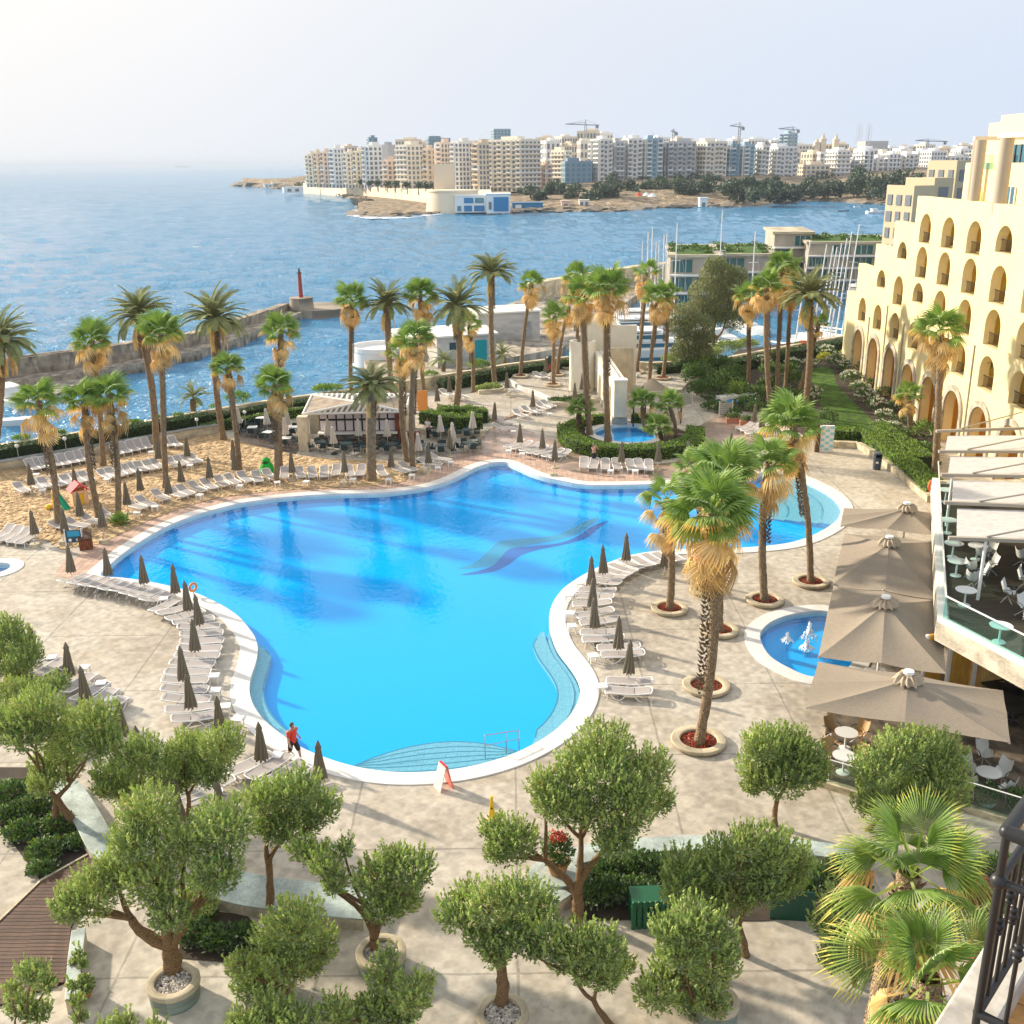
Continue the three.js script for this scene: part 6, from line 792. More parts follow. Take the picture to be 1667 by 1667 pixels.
olive('olive_tree', 'pale olive crown cut by the bottom edge at the left', 455, 1760, [[443, 1652, 48], [485, 1660, 40], [395, 1665, 40], [430, 1690, 50]], { r: 0.1 });
olive('olive_tree', 'small olive in front of the lower middle planter', 640, 1720, [[624, 1592, 36], [672, 1620, 42], [610, 1640, 36], [545, 1648, 38], [650, 1650, 44], [690, 1600, 24], [580, 1655, 34], [628, 1560, 24]], { r: 0.1 });
olive('olive_tree', 'rounded olive in the planter at the bottom middle', 816, 1632, [[797, 1472, 50], [741, 1487, 40], [843, 1457, 44], [785, 1522, 40], [829, 1525, 42], [808, 1550, 34, 0.5], [880, 1470, 38], [862, 1500, 36], [760, 1455, 30]], { h: 0.5, r: 0.18, fork: 0.62, lean: 0.1 });
olive('olive_tree', 'largest olive with sunlit tops in the middle, on a twisted tall trunk', 938, 1496, [[983, 1218, 55, -0.8], [1053, 1255, 48, -0.5], [983, 1268, 56, 0.2], [908, 1302, 52, 0.4], [888, 1278, 38], [1018, 1326, 52, 0.8], [1001, 1370, 40, 1.0], [1071, 1303, 34], [940, 1245, 42], [1030, 1290, 44], [950, 1320, 42, 0.6], [837, 1368, 46, 0.2], [812, 1385, 32, 0.2], [803, 1350, 28]], { r: 0.2, fork: 0.36, lean: 0.12 });
olive('olive_tree', 'low olive with a drooping stem at the bottom, right of the middle', 1000, 1672, [[893, 1528, 46], [943, 1539, 50], [985, 1545, 46], [983, 1589, 36], [915, 1560, 34], [1010, 1570, 30], [870, 1545, 28], [950, 1580, 32]], { r: 0.09, fork: 0.55, lean: 0.6 });
olive('olive_tree', 'spiky light green olive at the bottom in front of a planter', 1160, 1660, [[1127, 1501, 52], [1164, 1516, 44], [1110, 1545, 50], [1158, 1572, 54], [1068, 1615, 46], [1127, 1618, 50], [1160, 1630, 38], [1085, 1510, 34], [1095, 1580, 46], [1180, 1545, 34]], { r: 0.14 });
olive('olive_tree', 'wide dense olive on a bent stem in front of the dark hedge', 1214, 1556, [[1141, 1428, 54], [1112, 1413, 44], [1185, 1399, 50], [1193, 1457, 46], [1243, 1412, 50], [1252, 1384, 52], [1278, 1428, 46], [1243, 1445, 44], [1300, 1400, 34], [1150, 1470, 36], [1100, 1450, 32], [1215, 1370, 36]], { r: 0.11, fork: 0.62, lean: 0.7 });
olive('olive_tree', 'neat lollipop-shaped olive alone on the paving, right', 1262, 1345, [[1264, 1222, 54], [1308, 1236, 46], [1235, 1253, 42], [1278, 1262, 50], [1322, 1258, 34], [1240, 1215, 38], [1295, 1210, 32], [1225, 1280, 22]], { r: 0.1, fork: 0.75 });
olive('olive_tree', 'broad low olive clump in front of the nearest square parasol', 1412, 1352, [[1424, 1253, 46], [1468, 1224, 48], [1526, 1230, 52], [1483, 1267, 50], [1541, 1271, 46], [1430, 1292, 40], [1412, 1310, 28], [1512, 1297, 46], [1460, 1300, 36], [1555, 1300, 28], [1500, 1210, 34]], { r: 0.09, fork: 0.6, trunks: [[0, 0], [1.0, 0.1]] });
olive('olive_bush', 'round olive bush growing low beside the close fan palm', 1393, 1605, [[1362, 1470, 40], [1383, 1530, 54], [1412, 1500, 44], [1349, 1503, 38], [1403, 1566, 40], [1360, 1560, 34], [1420, 1540, 34]], { r: 0.08, fork: 0.3 });
olive('olive_sapling', 'small olive sapling at the bottom left corner', 15, 1700, [[52, 1582, 30], [35, 1636, 30], [75, 1600, 22], [20, 1610, 20], [60, 1650, 28]], { r: 0.05, group: 'olive saplings' });
olive('olive_sapling', 'thin olive sapling in a terracotta pot beside the teal kerb', 140, 1612, [[128, 1554, 13], [136, 1570, 10], [120, 1565, 9]], { r: 0.025, fork: 0.8, dens: 0.8, group: 'olive saplings' });
olive('olive_sapling', 'thin olive sapling cut by the bottom edge left of the big planter', 125, 1690, [[126, 1630, 18], [118, 1605, 12], [132, 1655, 16]], { r: 0.03, group: 'olive saplings' });
olive('olive_sapling', 'olive shoots peeking in at the bottom edge below the big planter', 215, 1760, [[205, 1668, 26], [250, 1678, 26], [170, 1680, 24]], { r: 0.05, group: 'olive saplings' });

// ================================================================= hedges and shrubs
function hedgeGeo(L, pts, w, y0, h, dens, len, wid, o = {}) { // clipped hedge: leaves over the faces of a long block
  for (let i = 0; i + 1 < pts.length; i++) { const [x0, z0] = pts[i], [x1, z1] = pts[i + 1], l = Math.hypot(x1 - x0, z1 - z0), ux = (x1 - x0) / l, uz = (z1 - z0) / l, n = Math.round(l * (w + 2 * h) * dens);
    for (let k = 0; k < n; k++) { const t = rnd() * l; let a = rr(-1, 1), y = rnd(), d; const f = rnd() * (w + 2 * h); if (f < w) { y = 1; d = V(0, 1, 0); } else { a = f < w + h ? 1 : -1; d = V(-uz * a, 0.15, ux * a); } const bump = 0.1 * (vnoise(t * 1.3 + i * 9, y * 2 + a, 512, 3) - 0.5) * 2; const c = V(x0 + ux * t - uz * a * (w / 2 + bump * (f < w ? 0 : 1)), y0 + y * h + (f < w ? bump : 0) + rr(-0.06, 0.06), z0 + uz * t + ux * a * (w / 2 + bump * (f < w ? 0 : 1))); if (f >= w && y > 0.9) d.y += 0.8; const dir = V(d.x + rr(-0.9, 0.9), d.y + 0.4 + rr(-0.6, 0.6), d.z + rr(-0.9, 0.9)).normalize(), s = V(rr(-1, 1), rr(-1, 1), rr(-1, 1)).cross(dir).normalize(), nr = dir.clone().cross(s); if (nr.dot(d) < 0) nr.negate(); const kk = rr(0.7, 1.3); L.quad(c, dir.multiplyScalar(len / 2), s.multiplyScalar(wid / 2), nr.multiplyScalar(0.5).addScaledVector(d, 0.5).normalize(), o.flower && rnd() < o.flower ? [6, 6, 6] : [kk, kk, kk * rr(0.7, 1.1)]); } }
}
function hedge(name, label, pts, w, y0, h, mat, dens = 90, len = 0.16, wid = 0.1, inner = M.earth) { const L = new Leaves(), t = thing(name, V(0, 0, 0), 0, label, 'hedge', 'hedges'); hedgeGeo(L, pts, w, y0, h, dens, len, wid); mesh('foliage', L.geo, mat, t); const core = std([0.02, 0.035, 0.01], 0.95); mesh('branches', ribbon(pts, w * 0.82, y0, y0 + h * 0.93), core, t); return t; }
hedge('hedge', 'long dark clipped hedge behind the sand in front of the sea wall', offset(px([[-420, 846], [-40, 776], [0, 768], [220, 729.5], [356, 704.5]]), 1.5, false), 1.4, 0.7, 0.9, F.darkHedge, 50, 0.2, 0.14);
hedge('hedge', 'dark hedge behind the white-parasol tables left of the pavilion', offset(seaLine.slice(5, 8), -1.5, false), 1.2, 0.0, 1.15, F.darkHedge, 60, 0.2, 0.14);
hedge('hedge', 'light green low hedge in front of the dark one left of the pavilion', offset(seaLine.slice(5, 8), -3.2, false), 0.7, 0.0, 0.85, F.hedge, 80, 0.18, 0.12);
hedge('hedge', 'dark hedge along the sea wall from the palm cluster to the half-round tower', offset(seaLine.slice(8, 11), -1.6, false), 1.3, 0.0, 1.15, F.darkHedge, 50, 0.22, 0.15);
hedge('hedge', 'long dark hedge below the sea wall on the right of the arcade', offset(seaLine.slice(11, 15), -1.8, false), 1.6, 0.0, 1.25, F.darkHedge, 40, 0.22, 0.15);
hedge('hedge', 'rounded bright hedge around the big date palm beside the bar, rear part', px([[712, 683], [770, 682], [782, 690]], 0), 1.8, 0.0, 1.15, F.hedge, 90, 0.17, 0.11);
hedge('hedge', 'bright hedge beside the bar, front part above the cream kerb', px([[690, 694], [740, 703], [786, 702]], 0), 1.5, 0.35, 1.15, F.hedge, 90, 0.17, 0.11);
struct('hedge_kerb', ribbon(px([[688, 706], [742, 712], [789, 709]]), 0.4, 0, 0.45), M.wall);
{ const ring = px([[922, 708], [926, 722], [945, 735], [985, 744], [1040, 747], [1095, 742], [1124, 732], [1132, 712]]), back = px([[924, 704], [950, 693], [985, 688]]), back2 = px([[1028, 688], [1070, 690]]); hedge('hedge', 'bright clipped hedge curving round the front of the oval pool island', smooth(ring, 4, false), 1.5, 0, 1.05, F.hedge, 95, 0.17, 0.11); hedge('hedge', 'low clipped hedge behind the oval pool, left of the arcade foot', smooth(back, 4, false), 0.9, 0, 0.8, F.hedge, 90, 0.17, 0.11); hedge('hedge', 'low clipped hedge behind the oval pool, right of the arcade foot', back2, 0.9, 0, 0.8, F.hedge, 90, 0.17, 0.11); struct('island_soil', flat(smooth(px([[924, 706], [935, 728], [985, 742], [1060, 742], [1120, 730], [1128, 710], [1090, 695], [1070, 712], [1050, 723], [1008, 723], [975, 716], [957, 706], [950, 695]]), 3), 0.006), M.earth); }
hedge('hedge', 'clipped hedge along the stone border wall right of the deck', px([[1415, 722], [1440, 742], [1480, 775], [1522, 812]], 0), 1.5, 0, 1.15, F.hedge, 95, 0.17, 0.11);
hedge('hedge', 'clipped hedge across the foot of the lawn behind the tiled shower wall', px([[1342, 716], [1380, 718], [1405, 718]], 0), 1.6, 0, 1.0, F.hedge, 95, 0.17, 0.11);
hedge('hedge', 'second clipped hedge row between the border hedge and the oleanders', px([[1425, 706], [1470, 735], [1505, 765]], 0), 1.3, 0, 1.1, F.hedge, 90, 0.17, 0.11);
function shrubs(name, label, list, mat, o = {}) { const L = new Leaves(), fl = new Leaves(); let first; const t = thing(name, V(0, 0, 0), 0, label, o.cat ?? 'shrub', o.group); for (const [x, y, r, hgt] of list) { const p = G(x, y, o.h ?? 0), R = r * perPx(p.z) * (o.cat === 'shrubs' ? 1.2 : 1.05), H = (hgt ?? r * 1.1) * perPx(p.z); L.clump(V(p.x, p.y + H * 0.5, p.z), R, H * 0.62, R * 0.9, Math.round((o.dens ?? 420) * clamp(R * R, 0.25, 6)), o.len ?? 0.2, o.wid ?? 0.12, { tone: 0.3, shell: 0.5, top: true, tints: o.tints }); if (o.flowers) for (let i = 0; i < 16 * R * R; i++) { const a = rr(0, 6.28), q = Math.sqrt(rnd()); fl.clump(V(p.x + Math.cos(a) * R * q, p.y + H * (1.12 - 0.5 * q * q), p.z + Math.sin(a) * R * q), 0.2, 0.12, 0.2, 14, 0.14, 0.1, { tone: 0.1 }); } } mesh('foliage', L.geo, mat, t); if (o.flowers) mesh('flowers', fl.geo, o.flowers, t).userData.kind = 'stuff'; return t; }
shrubs('oleander', 'white-flowering oleander row along the hotel side of the lawn, far part', [[1345, 582, 16], [1362, 598, 18], [1380, 606, 16], [1385, 625, 18], [1398, 640, 16]], F.shrub, { flowers: F.white, cat: 'oleander', group: 'oleanders' });
shrubs('oleander', 'white-flowering oleanders along the lawn, nearer part before the short palm', [[1408, 655, 18], [1425, 668, 18], [1440, 685, 16], [1432, 700, 14], [1455, 705, 16]], F.shrub, { flowers: F.white, cat: 'oleander', group: 'oleanders' });
shrubs('oleander', 'white-flowering bushes between the garden palms and the lawn', [[1240, 598, 16], [1290, 600, 14], [1318, 600, 14], [1322, 645, 14], [1326, 652, 10]], F.shrub, { flowers: F.white, cat: 'oleander', group: 'oleanders' });
shrubs('orange_bush', 'orange-flowering bush at the far end of the lawn', [[1305, 575, 16], [1325, 570, 14], [1340, 566, 12]], F.shrub, { flowers: leafy([0.6, 0.13, 0.03]), cat: 'bush' });
shrubs('yellow_bush', 'yellow-green round bush at the far end of the lawn by the hotel', [[1342, 590, 14], [1378, 582, 12]], F.yellow, { cat: 'bush' });
shrubs('garden_shrub', 'round bright shrub right of the short young palm', [[1502, 712, 20, 26]], F.hedge, { group: 'garden shrubs' });
shrubs('garden_shrub', 'dark shrubs under the hotel arches beyond the oleanders', [[1392, 600, 14], [1405, 612, 12, 26], [1440, 645, 14], [1420, 630, 12], [1455, 668, 14], [1468, 690, 14]], F.shrub, { group: 'garden shrubs' });
shrubs('garden_shrub', 'mixed shrubs between the hedges left of the terrace corner', [[1468, 715, 16], [1490, 735, 16], [1510, 742, 16, 22], [1452, 722, 12], [1520, 760, 12]], F.shrub, { group: 'garden shrubs' });
shrubs('garden_shrub', 'dark rounded shrub just behind the tiled shower wall', [[1345, 690, 20, 22]], F.shrub, { group: 'garden shrubs' });
shrubs('garden_thicket', 'thick green planting between the arcade and the garden palms', [[1120, 610, 20, 26], [1135, 630, 26, 40], [1150, 650, 26, 34], [1128, 600, 20, 40], [1105, 596, 16, 20], [1172, 612, 24, 30], [1195, 620, 22, 26], [1185, 640, 22, 34], [1205, 648, 18, 26], [1160, 668, 16, 16], [1175, 672, 14, 16], [1215, 664, 16, 20], [1235, 652, 16, 24], [1283, 655, 18, 22], [1270, 672, 16, 20], [1255, 612, 18, 20], [1265, 590, 16, 18], [1285, 608, 16, 16], [1250, 636, 16, 20], [1300, 655, 14, 18], [1310, 680, 16, 16], [1275, 690, 14, 14], [1230, 672, 14, 18], [1192, 678, 14, 16], [1295, 630, 16, 26]], F.shrub, { cat: 'shrubs', dens: 300, len: 0.3, wid: 0.18 });
shrubs('garden_shrub', 'lighter leafy shrub with big leaves beside the sunshade', [[1140, 612, 18, 30], [1150, 600, 14, 26]], F.hedge, { group: 'garden shrubs', len: 0.42, wid: 0.26, dens: 200 });
shrubs('garden_tree', 'small bright round tree in the middle of the garden thicket', [[1196, 655, 14, 36], [1200, 635, 14, 20]], F.hedge, { cat: 'tree' });
shrubs('sea_shrubs', 'green tufts growing outside the sea wall', [[35, 716, 14, 8], [95, 708, 12, 8], [140, 702, 8, 5], [215, 690, 14, 6], [255, 684, 8, 8], [290, 678, 8, 6], [388, 656, 18, 18], [350, 664, 8, 6], [530, 638, 18, 12], [545, 634, 12, 8], [780, 600, 16, 14], [700, 612, 12, 8]], F.hedge, { h: 1.2, cat: 'shrubs' });
shrubs('low_shrub', 'low grey-green shrub in the cream planter of the raised walk', [[800, 636, 20, 12], [785, 638, 16, 10], [820, 634, 12, 8]], F.olive, { group: 'low shrubs' });
struct('planter_kerb', ribbon(px([[779, 644], [815, 641], [829, 634]]), 0.35, 0, 0.55), M.wall);
shrubs('low_shrub', 'low green shrub bed at the terrace edge left of the island', [[925, 655, 18, 8], [945, 652, 16, 10], [905, 653, 12, 6]], F.shrub, { group: 'low shrubs', h: 0.35 });
struct('bed_kerb', ribbon(px([[900, 664], [930, 664], [952, 660]]), 0.35, 0, 0.6), M.wall);
// big grey-green feathery trees behind the arcade
function bigTree(label, bx, by, clumps, mat) { return olive('tamarisk', label, bx, by, clumps, { r: 0.22, mat, cat: 'tree', group: 'grey-green trees', leaf: 0.24, wid: 0.09, dens: 0.24, fork: 0.5 }); }
bigTree('tall dark grey-green tree right of the arcade, right of two', 1160, 585, [[1170, 455, 30], [1190, 475, 30], [1150, 480, 28], [1175, 505, 32], [1195, 520, 24], [1150, 515, 26], [1165, 435, 18], [1200, 450, 16], [1135, 505, 20]], F.tamarisk);
bigTree('dark grey-green tree right of the arcade, lower left of two', 1122, 610, [[1115, 515, 24], [1135, 535, 26], [1105, 535, 20], [1125, 560, 26], [1140, 580, 22], [1110, 575, 18], [1148, 555, 18]], F.tamarisk);
shrubs('wall_shrubs', 'dry grey-green scrub along the wall behind the garden', [[1150, 580, 22, 16], [1185, 572, 22, 16], [1215, 566, 18, 14], [1095, 590, 16, 14], [1130, 585, 20, 18]], F.olive, { cat: 'shrubs', h: 1 });
// foreground beds
struct('bed_soil', flat(px([[-60, 1250], [60, 1250], [105, 1295], [150, 1362], [160, 1384], [67, 1436], [40, 1400], [0, 1345], [-60, 1300]]), 0.03), M.earth);
shrubs('bed_shrubs', 'dark green shrubs with yellowish tips in the left bed by the boardwalk', [[20, 1300, 34, 30], [60, 1320, 34, 26], [100, 1350, 34, 26], [40, 1360, 34, 24], [80, 1390, 34, 24], [130, 1375, 26, 22], [70, 1418, 26, 18], [15, 1330, 26, 22], [110, 1310, 22, 20]], F.shrub, { cat: 'shrubs', dens: 1500, len: 0.16, wid: 0.09, tints: [[2.6, 1.6, 0.6], 0.08] });
shrubs('bed_shrubs', 'dark green shrub bank left of the green rubbish bin', [[965, 1470, 34, 46], [1000, 1465, 34, 46], [1040, 1470, 34, 50], [990, 1430, 30, 40], [1040, 1425, 34, 46], [1080, 1430, 30, 46]], F.shrub, { cat: 'shrubs', dens: 1500, len: 0.16, wid: 0.09 });
shrubs('bed_shrubs', 'dark shrub bank behind the round olive bush', [[1345, 1440, 34, 40], [1375, 1430, 34, 36], [1310, 1450, 30, 30], [1395, 1450, 26, 30]], F.shrub, { cat: 'shrubs', dens: 1500, len: 0.16, wid: 0.09 });
shrubs('bed_shrubs', 'dark shrubs behind the big planter olive at the lower left', [[320, 1530, 34, 34], [360, 1540, 34, 34], [395, 1530, 26, 30], [330, 1495, 26, 30]], F.shrub, { cat: 'shrubs', dens: 1500, len: 0.16, wid: 0.09 });
struct('shrub_soil', flat(px([[940, 1500], [955, 1430], [1000, 1400], [1100, 1392], [1400, 1402], [1420, 1460], [1360, 1490], [1240, 1500], [1050, 1498]]), 0.03), M.earth);
struct('shrub_soil', flat(px([[290, 1560], [300, 1480], [400, 1490], [440, 1530], [400, 1570], [350, 1566]]), 0.03), M.earth);
// ================================================================= sun loungers
const headingOf = (x, y, dx, dy) => { const a = G(x, y), b = G(x + dx, y + dy); return Math.atan2(-(b.z - a.z), b.x - a.x); };
function makeLounger(raise) { // foot towards +x
  const t = new THREE.Group(); t.name = 'sun_lounger'; const W = 0.66, H = 0.34, bx = -0.28, ex = bx - 0.74 * Math.cos(raise), ey = H + 0.74 * Math.sin(raise);
  const prof = [[ex, ey], [bx - 0.02, H + 0.005], [0.35, H], [0.9, H + 0.01], [1.0, H - 0.02]];
  const frame = new MB(); for (const s of [-1, 1]) { frame.tube(prof.map(([x, y]) => V(x, y, s * W / 2)), 0.033, 6, 16); frame.tube([V(-0.62, 0.02, s * W / 2), V(-0.5, 0.03, s * W / 2), V(-0.22, H - 0.05, s * W / 2), V(0.02, H - 0.04, s * W / 2), V(0.35, 0.03, s * W / 2), V(0.48, 0.03, s * W / 2), V(0.78, H - 0.06, s * W / 2)], 0.028, 6, 24); frame.bar(V(0.9, H, s * W / 2), V(0.93, 0, s * W / 2), 0.026, 6); }
  frame.tube([V(ex, ey, -W / 2), V(ex - 0.06, ey + 0.03, -W / 4), V(ex - 0.07, ey + 0.035, 0), V(ex - 0.06, ey + 0.03, W / 4), V(ex, ey, W / 2)], 0.035, 6, 14); frame.tube([V(1.0, H - 0.02, -W / 2), V(1.03, H - 0.03, 0), V(1.0, H - 0.02, W / 2)], 0.032, 6, 8); frame.bar(V(-0.05, H - 0.03, -W / 2), V(-0.05, H - 0.03, W / 2), 0.025, 6).bar(V(0.45, 0.03, -W / 2), V(0.45, 0.03, W / 2), 0.02, 6);
  frame.build('frame', M.plastic, t);
  const strip = (a, b, nm) => { const n = 6, g = new THREE.PlaneGeometry(1, 1, n, 4), p = g.attributes.position; for (let i = 0; i < p.count; i++) { const u = p.getX(i) + 0.5, v = p.getY(i); p.setXYZ(i, a[0] + (b[0] - a[0]) * u, a[1] + (b[1] - a[1]) * u - 0.015 * (1 - 4 * v * v) + 0.012, v * (W - 0.09)); } g.computeVertexNormals(); mesh(nm, g, M.sling2, t); };
  strip([ex + 0.02, ey + 0.01], [bx - 0.02, H + 0.01], 'backrest'); strip([bx + 0.02, H + 0.01], [0.97, H], 'seat'); return t;
}
M.sling2 = M.sling.clone(); M.sling2.side = THREE.DoubleSide;
const protoL = { flat: makeLounger(0.12), up: makeLounger(0.62), mid: makeLounger(0.35) };
const rowName = { R1: 'the rear row on the sand', R2: 'the middle row on the sand', R3: 'the curved poolside row on the sand', R4: 'the group at the left edge of the deck', R5: 'the slanting row at the left pool corner', R6: 'the curved column left of the pool', R7: 'the row half hidden by the left olives', R8: 'the front group near the walking man', R9: 'the curved row right of the pool', R10: 'the group at the far corner of the pool', R10b: 'the zigzag row by the far low step', R10c: 'the loungers on the raised terrace', R10d: 'the pair beside the far hedge', R11: 'the short row before the island hedge', R12: 'the loungers on the far right paving' };
function loungerRow(key, list, kind) { // entries: x, y, dx, dy ; heading carries on when left out
  let hd = [20, 8]; list.map(([x, y, dx, dy]) => { if (dx !== undefined) hd = [dx, dy]; return [x, y, ...hd]; }).forEach(([x, y, dx, dy], i) => {
    const h = key === 'R10c' ? 0.4 : key[1] <= '3' && key.length === 2 ? 0.03 : 0, o = copyOf(protoL[kind], G(x + rr(-1, 1), y - 4 + rr(-0.8, 0.8), h), headingOf(x, y, dx, dy) + rr(-0.1, 0.1), `white lounger, ${ORD[i + 1]} ${key === 'R6' || key === 'R9' ? 'from the far end' : 'from the left'} in ${rowName[key]}`, 'white sun loungers'); o.userData.category = 'sun lounger';
  });
}
loungerRow('R1', [[54, 770, 15, 9], [66, 768], [78, 766], [92, 764], [104, 762], [118, 759], [130, 756], [142, 753], [190, 745], [203, 742], [216, 739], [229, 736], [240, 734], [276, 732, 15, 10], [285, 731]], 'up');
loungerRow('R2', [[36, 806, 14, 10], [60, 800, 15, 9], [74, 798], [96, 796], [112, 793], [126, 790], [140, 787], [172, 783], [184, 781], [196, 778], [208, 776], [220, 773], [231, 771], [244, 769], [256, 767], [282, 763], [294, 761], [306, 759], [318, 757]], 'mid');
loungerRow('R3', [[103, 869, 28, 4], [126, 864, 26, 7], [149, 857, 26, 8], [176, 850, 24, 5], [219, 834, 25, 9], [237, 829], [262, 819, 25, 10], [287, 814], [302, 810], [322, 805, 22, 10], [340, 801], [360, 796, 20, 11], [378, 792, 16, 12], [400, 789, 12, 12], [420, 788, 10, 12], [439, 785, 14, 12], [464, 782, 2, 12], [489, 781, 2, 12], [508, 780, -1, 12], [528, 780, 1, 12], [549, 777, 0, 12], [570, 779, 0, 12], [587, 778, -2, 12], [621, 779, 8, 12], [649, 774, 26, 9], [664, 771, 27, 9], [700, 764, 30, 6], [716, 757, 30, 6]], 'mid');
loungerRow('R4', [[6, 880, -22, 12], [20, 882], [34, 885], [48, 888]], 'mid');
loungerRow('R5', [[124, 956, 28, -13], [141, 959], [158, 962], [175, 965], [192, 969], [208, 972], [224, 976], [241, 981], [257, 986]], 'mid');
loungerRow('R6', [[272, 998, 26, -13], [288, 1006, 28, -8], [304, 1015], [318, 1024, 30, -4], [326, 1034, 30, -2], [330, 1045], [330, 1057, 30, -1], [328, 1069], [323, 1081, 30, 0], [316, 1094], [309, 1108], [304, 1122], [303, 1137], [306, 1152], [312, 1167, 32, -3], [322, 1182]], 'flat');
loungerRow('R7', [[22, 1097, 22, -13], [42, 1098], [64, 1098], [86, 1100], [130, 1126, 24, -16], [150, 1140], [165, 1152], [180, 1166]], 'flat');
loungerRow('R8', [[403, 1262, -34, 14], [440, 1262, -30, 16], [462, 1276, -28, 16], [488, 1290, -28, 16], [340, 1300, -32, 12], [318, 1318, -32, 12]], 'flat');
loungerRow('R9', [[1096, 918, -22, -14], [1080, 920], [1063, 922, -24, -14], [1044, 926], [1027, 931, -26, -12], [1013, 937, -28, -9], [1001, 944, -30, -8], [990, 951, -30, -6], [981, 960, -30, -4], [972, 974, -30, -1], [968, 984], [964, 996, -31, 1], [967, 1011, -32, 4], [975, 1025], [978, 1043, -34, 1], [982, 1054], [1006, 1067, -36, 1], [1013, 1079], [1024, 1124, -37, -2], [1022, 1139]], 'flat');
loungerRow('R10', [[838, 734, -28, 7], [850, 737], [864, 740], [876, 743], [887, 746], [900, 749], [911, 752]], 'mid');
loungerRow('R10d', [[818, 706, 28, 2], [822, 695, 28, 2]], 'mid'); loungerRow('R10b', [[846, 683, 22, 8], [861, 678], [871, 677], [884, 671], [893, 668]], 'mid');
loungerRow('R10c', [[830, 641, 20, 6], [838, 643], [877, 620, 16, 5], [890, 622], [1030, 617, 18, 3], [1067, 611, 16, 2], [728, 649, 18, 5], [740, 651], [752, 653]], 'mid');
loungerRow('R11', [[950, 765, 0, 12], [967, 766], [985, 768], [1004, 768], [1027, 769, 5, 12], [1042, 769], [1055, 769]], 'mid');
loungerRow('R12', [[1213, 704, -20, 4], [1222, 708], [1230, 713], [1208, 746, 22, 6]], 'mid');
{ // little square white side tables
  const proto = new THREE.Group(); proto.name = 'side_table'; new MB().box(0, 0.41, 0, 0.46, 0.045, 0.46).box(0, 0.37, 0, 0.4, 0.05, 0.4).build('top', M.plastic, proto); for (const [x, z] of [[-1, -1], [1, -1], [1, 1], [-1, 1]]) new MB().box(x * 0.18, 0.18, z * 0.18, 0.055, 0.37, 0.055).build('leg', M.plastic, proto);
  const zones = { 'by the left-hand lounger column': [[350, 1112], [352, 1136], [368, 1162], [388, 1183], [268, 985]], 'beside the loungers behind the left olives': [[86, 1082], [139, 1098], [166, 1124], [181, 1151]], 'on the sand front row': [[224, 843], [253, 833], [326, 814], [391, 799], [452, 793], [499, 792], [575, 788], [633, 788], [671, 781], [713, 769], [734, 760]], 'in the rear sand rows': [[60, 780], [70, 806], [247, 743], [310, 765], [175, 788]], 'along the row right of the pool': [[944, 959], [927, 979], [928, 1009], [931, 1030], [966, 1079], [980, 1129]], 'near the walking man': [[452, 1243], [335, 1285]], 'by the far pool corner loungers': [[828, 741], [850, 746], [895, 680], [836, 709]], 'before the row facing the camera': [[994, 774], [1034, 774]] };
  for (const [k, l] of Object.entries(zones)) l.forEach(([x, y], i) => { const o = copyOf(proto, G(x, y), rr(-0.3, 0.3), `small white side table, ${ORD[i + 1]} listed ${k}`.replace(' listed', k.includes('column') || k.includes('right of') ? ' from the far end' : ' from the left'), 'white side tables'); o.userData.category = 'side table'; });
}
// ================================================================= closed parasols
function makeParasol(cloth, h, r, len) {
  const t = new THREE.Group(); t.name = 'closed_parasol'; const N = 48, prof = [[0.0, 0], [0.05, 0.02], [0.075, 0.1], [0.1, 0.16], [0.078, 0.19], [0.105, 0.34], [0.13, 0.55], [0.165, 0.8], [0.185, 0.96], [0.175, 1.0], [0.11, 0.985]], P = [], UV = [], I = [];
  prof.forEach(([q, y], j) => { for (let k = 0; k <= N; k++) { const a = k / N * 6.2832, f = 1 + (0.12 + 0.2 * y) * Math.cos(a * 8) * (y > 0.05 ? 1 : 0) + 0.06 * Math.sin(a * 3 + y * 5), rad = q / 0.185 * r * f, yy = h - len * y - (y > 0.9 ? 0.03 * Math.cos(a * 8) : 0); P.push(rad * Math.cos(a + y * 0.5), yy, rad * Math.sin(a + y * 0.5)); UV.push(k / N * 2, y * 2); if (j + 1 < prof.length && k < N) { const s = j * (N + 1) + k; I.push(s, s + 1, s + N + 1, s + 1, s + N + 2, s + N + 1); } } });
  const g = new THREE.BufferGeometry(); g.setAttribute('position', new THREE.Float32BufferAttribute(P, 3)); g.setAttribute('uv', new THREE.Float32BufferAttribute(UV, 2)); g.setIndex(I); g.computeVertexNormals(); mesh('canopy', g, cloth, t);
  new MB().cyl(0, 0, 0, 0.024, 0.024, h - 0.05, 8).build('pole', M.pole, t); new MB().ball(0, h + 0.02, 0, 0.035, 1, 8, 6).build('finial', M.dark, t); return t;
}
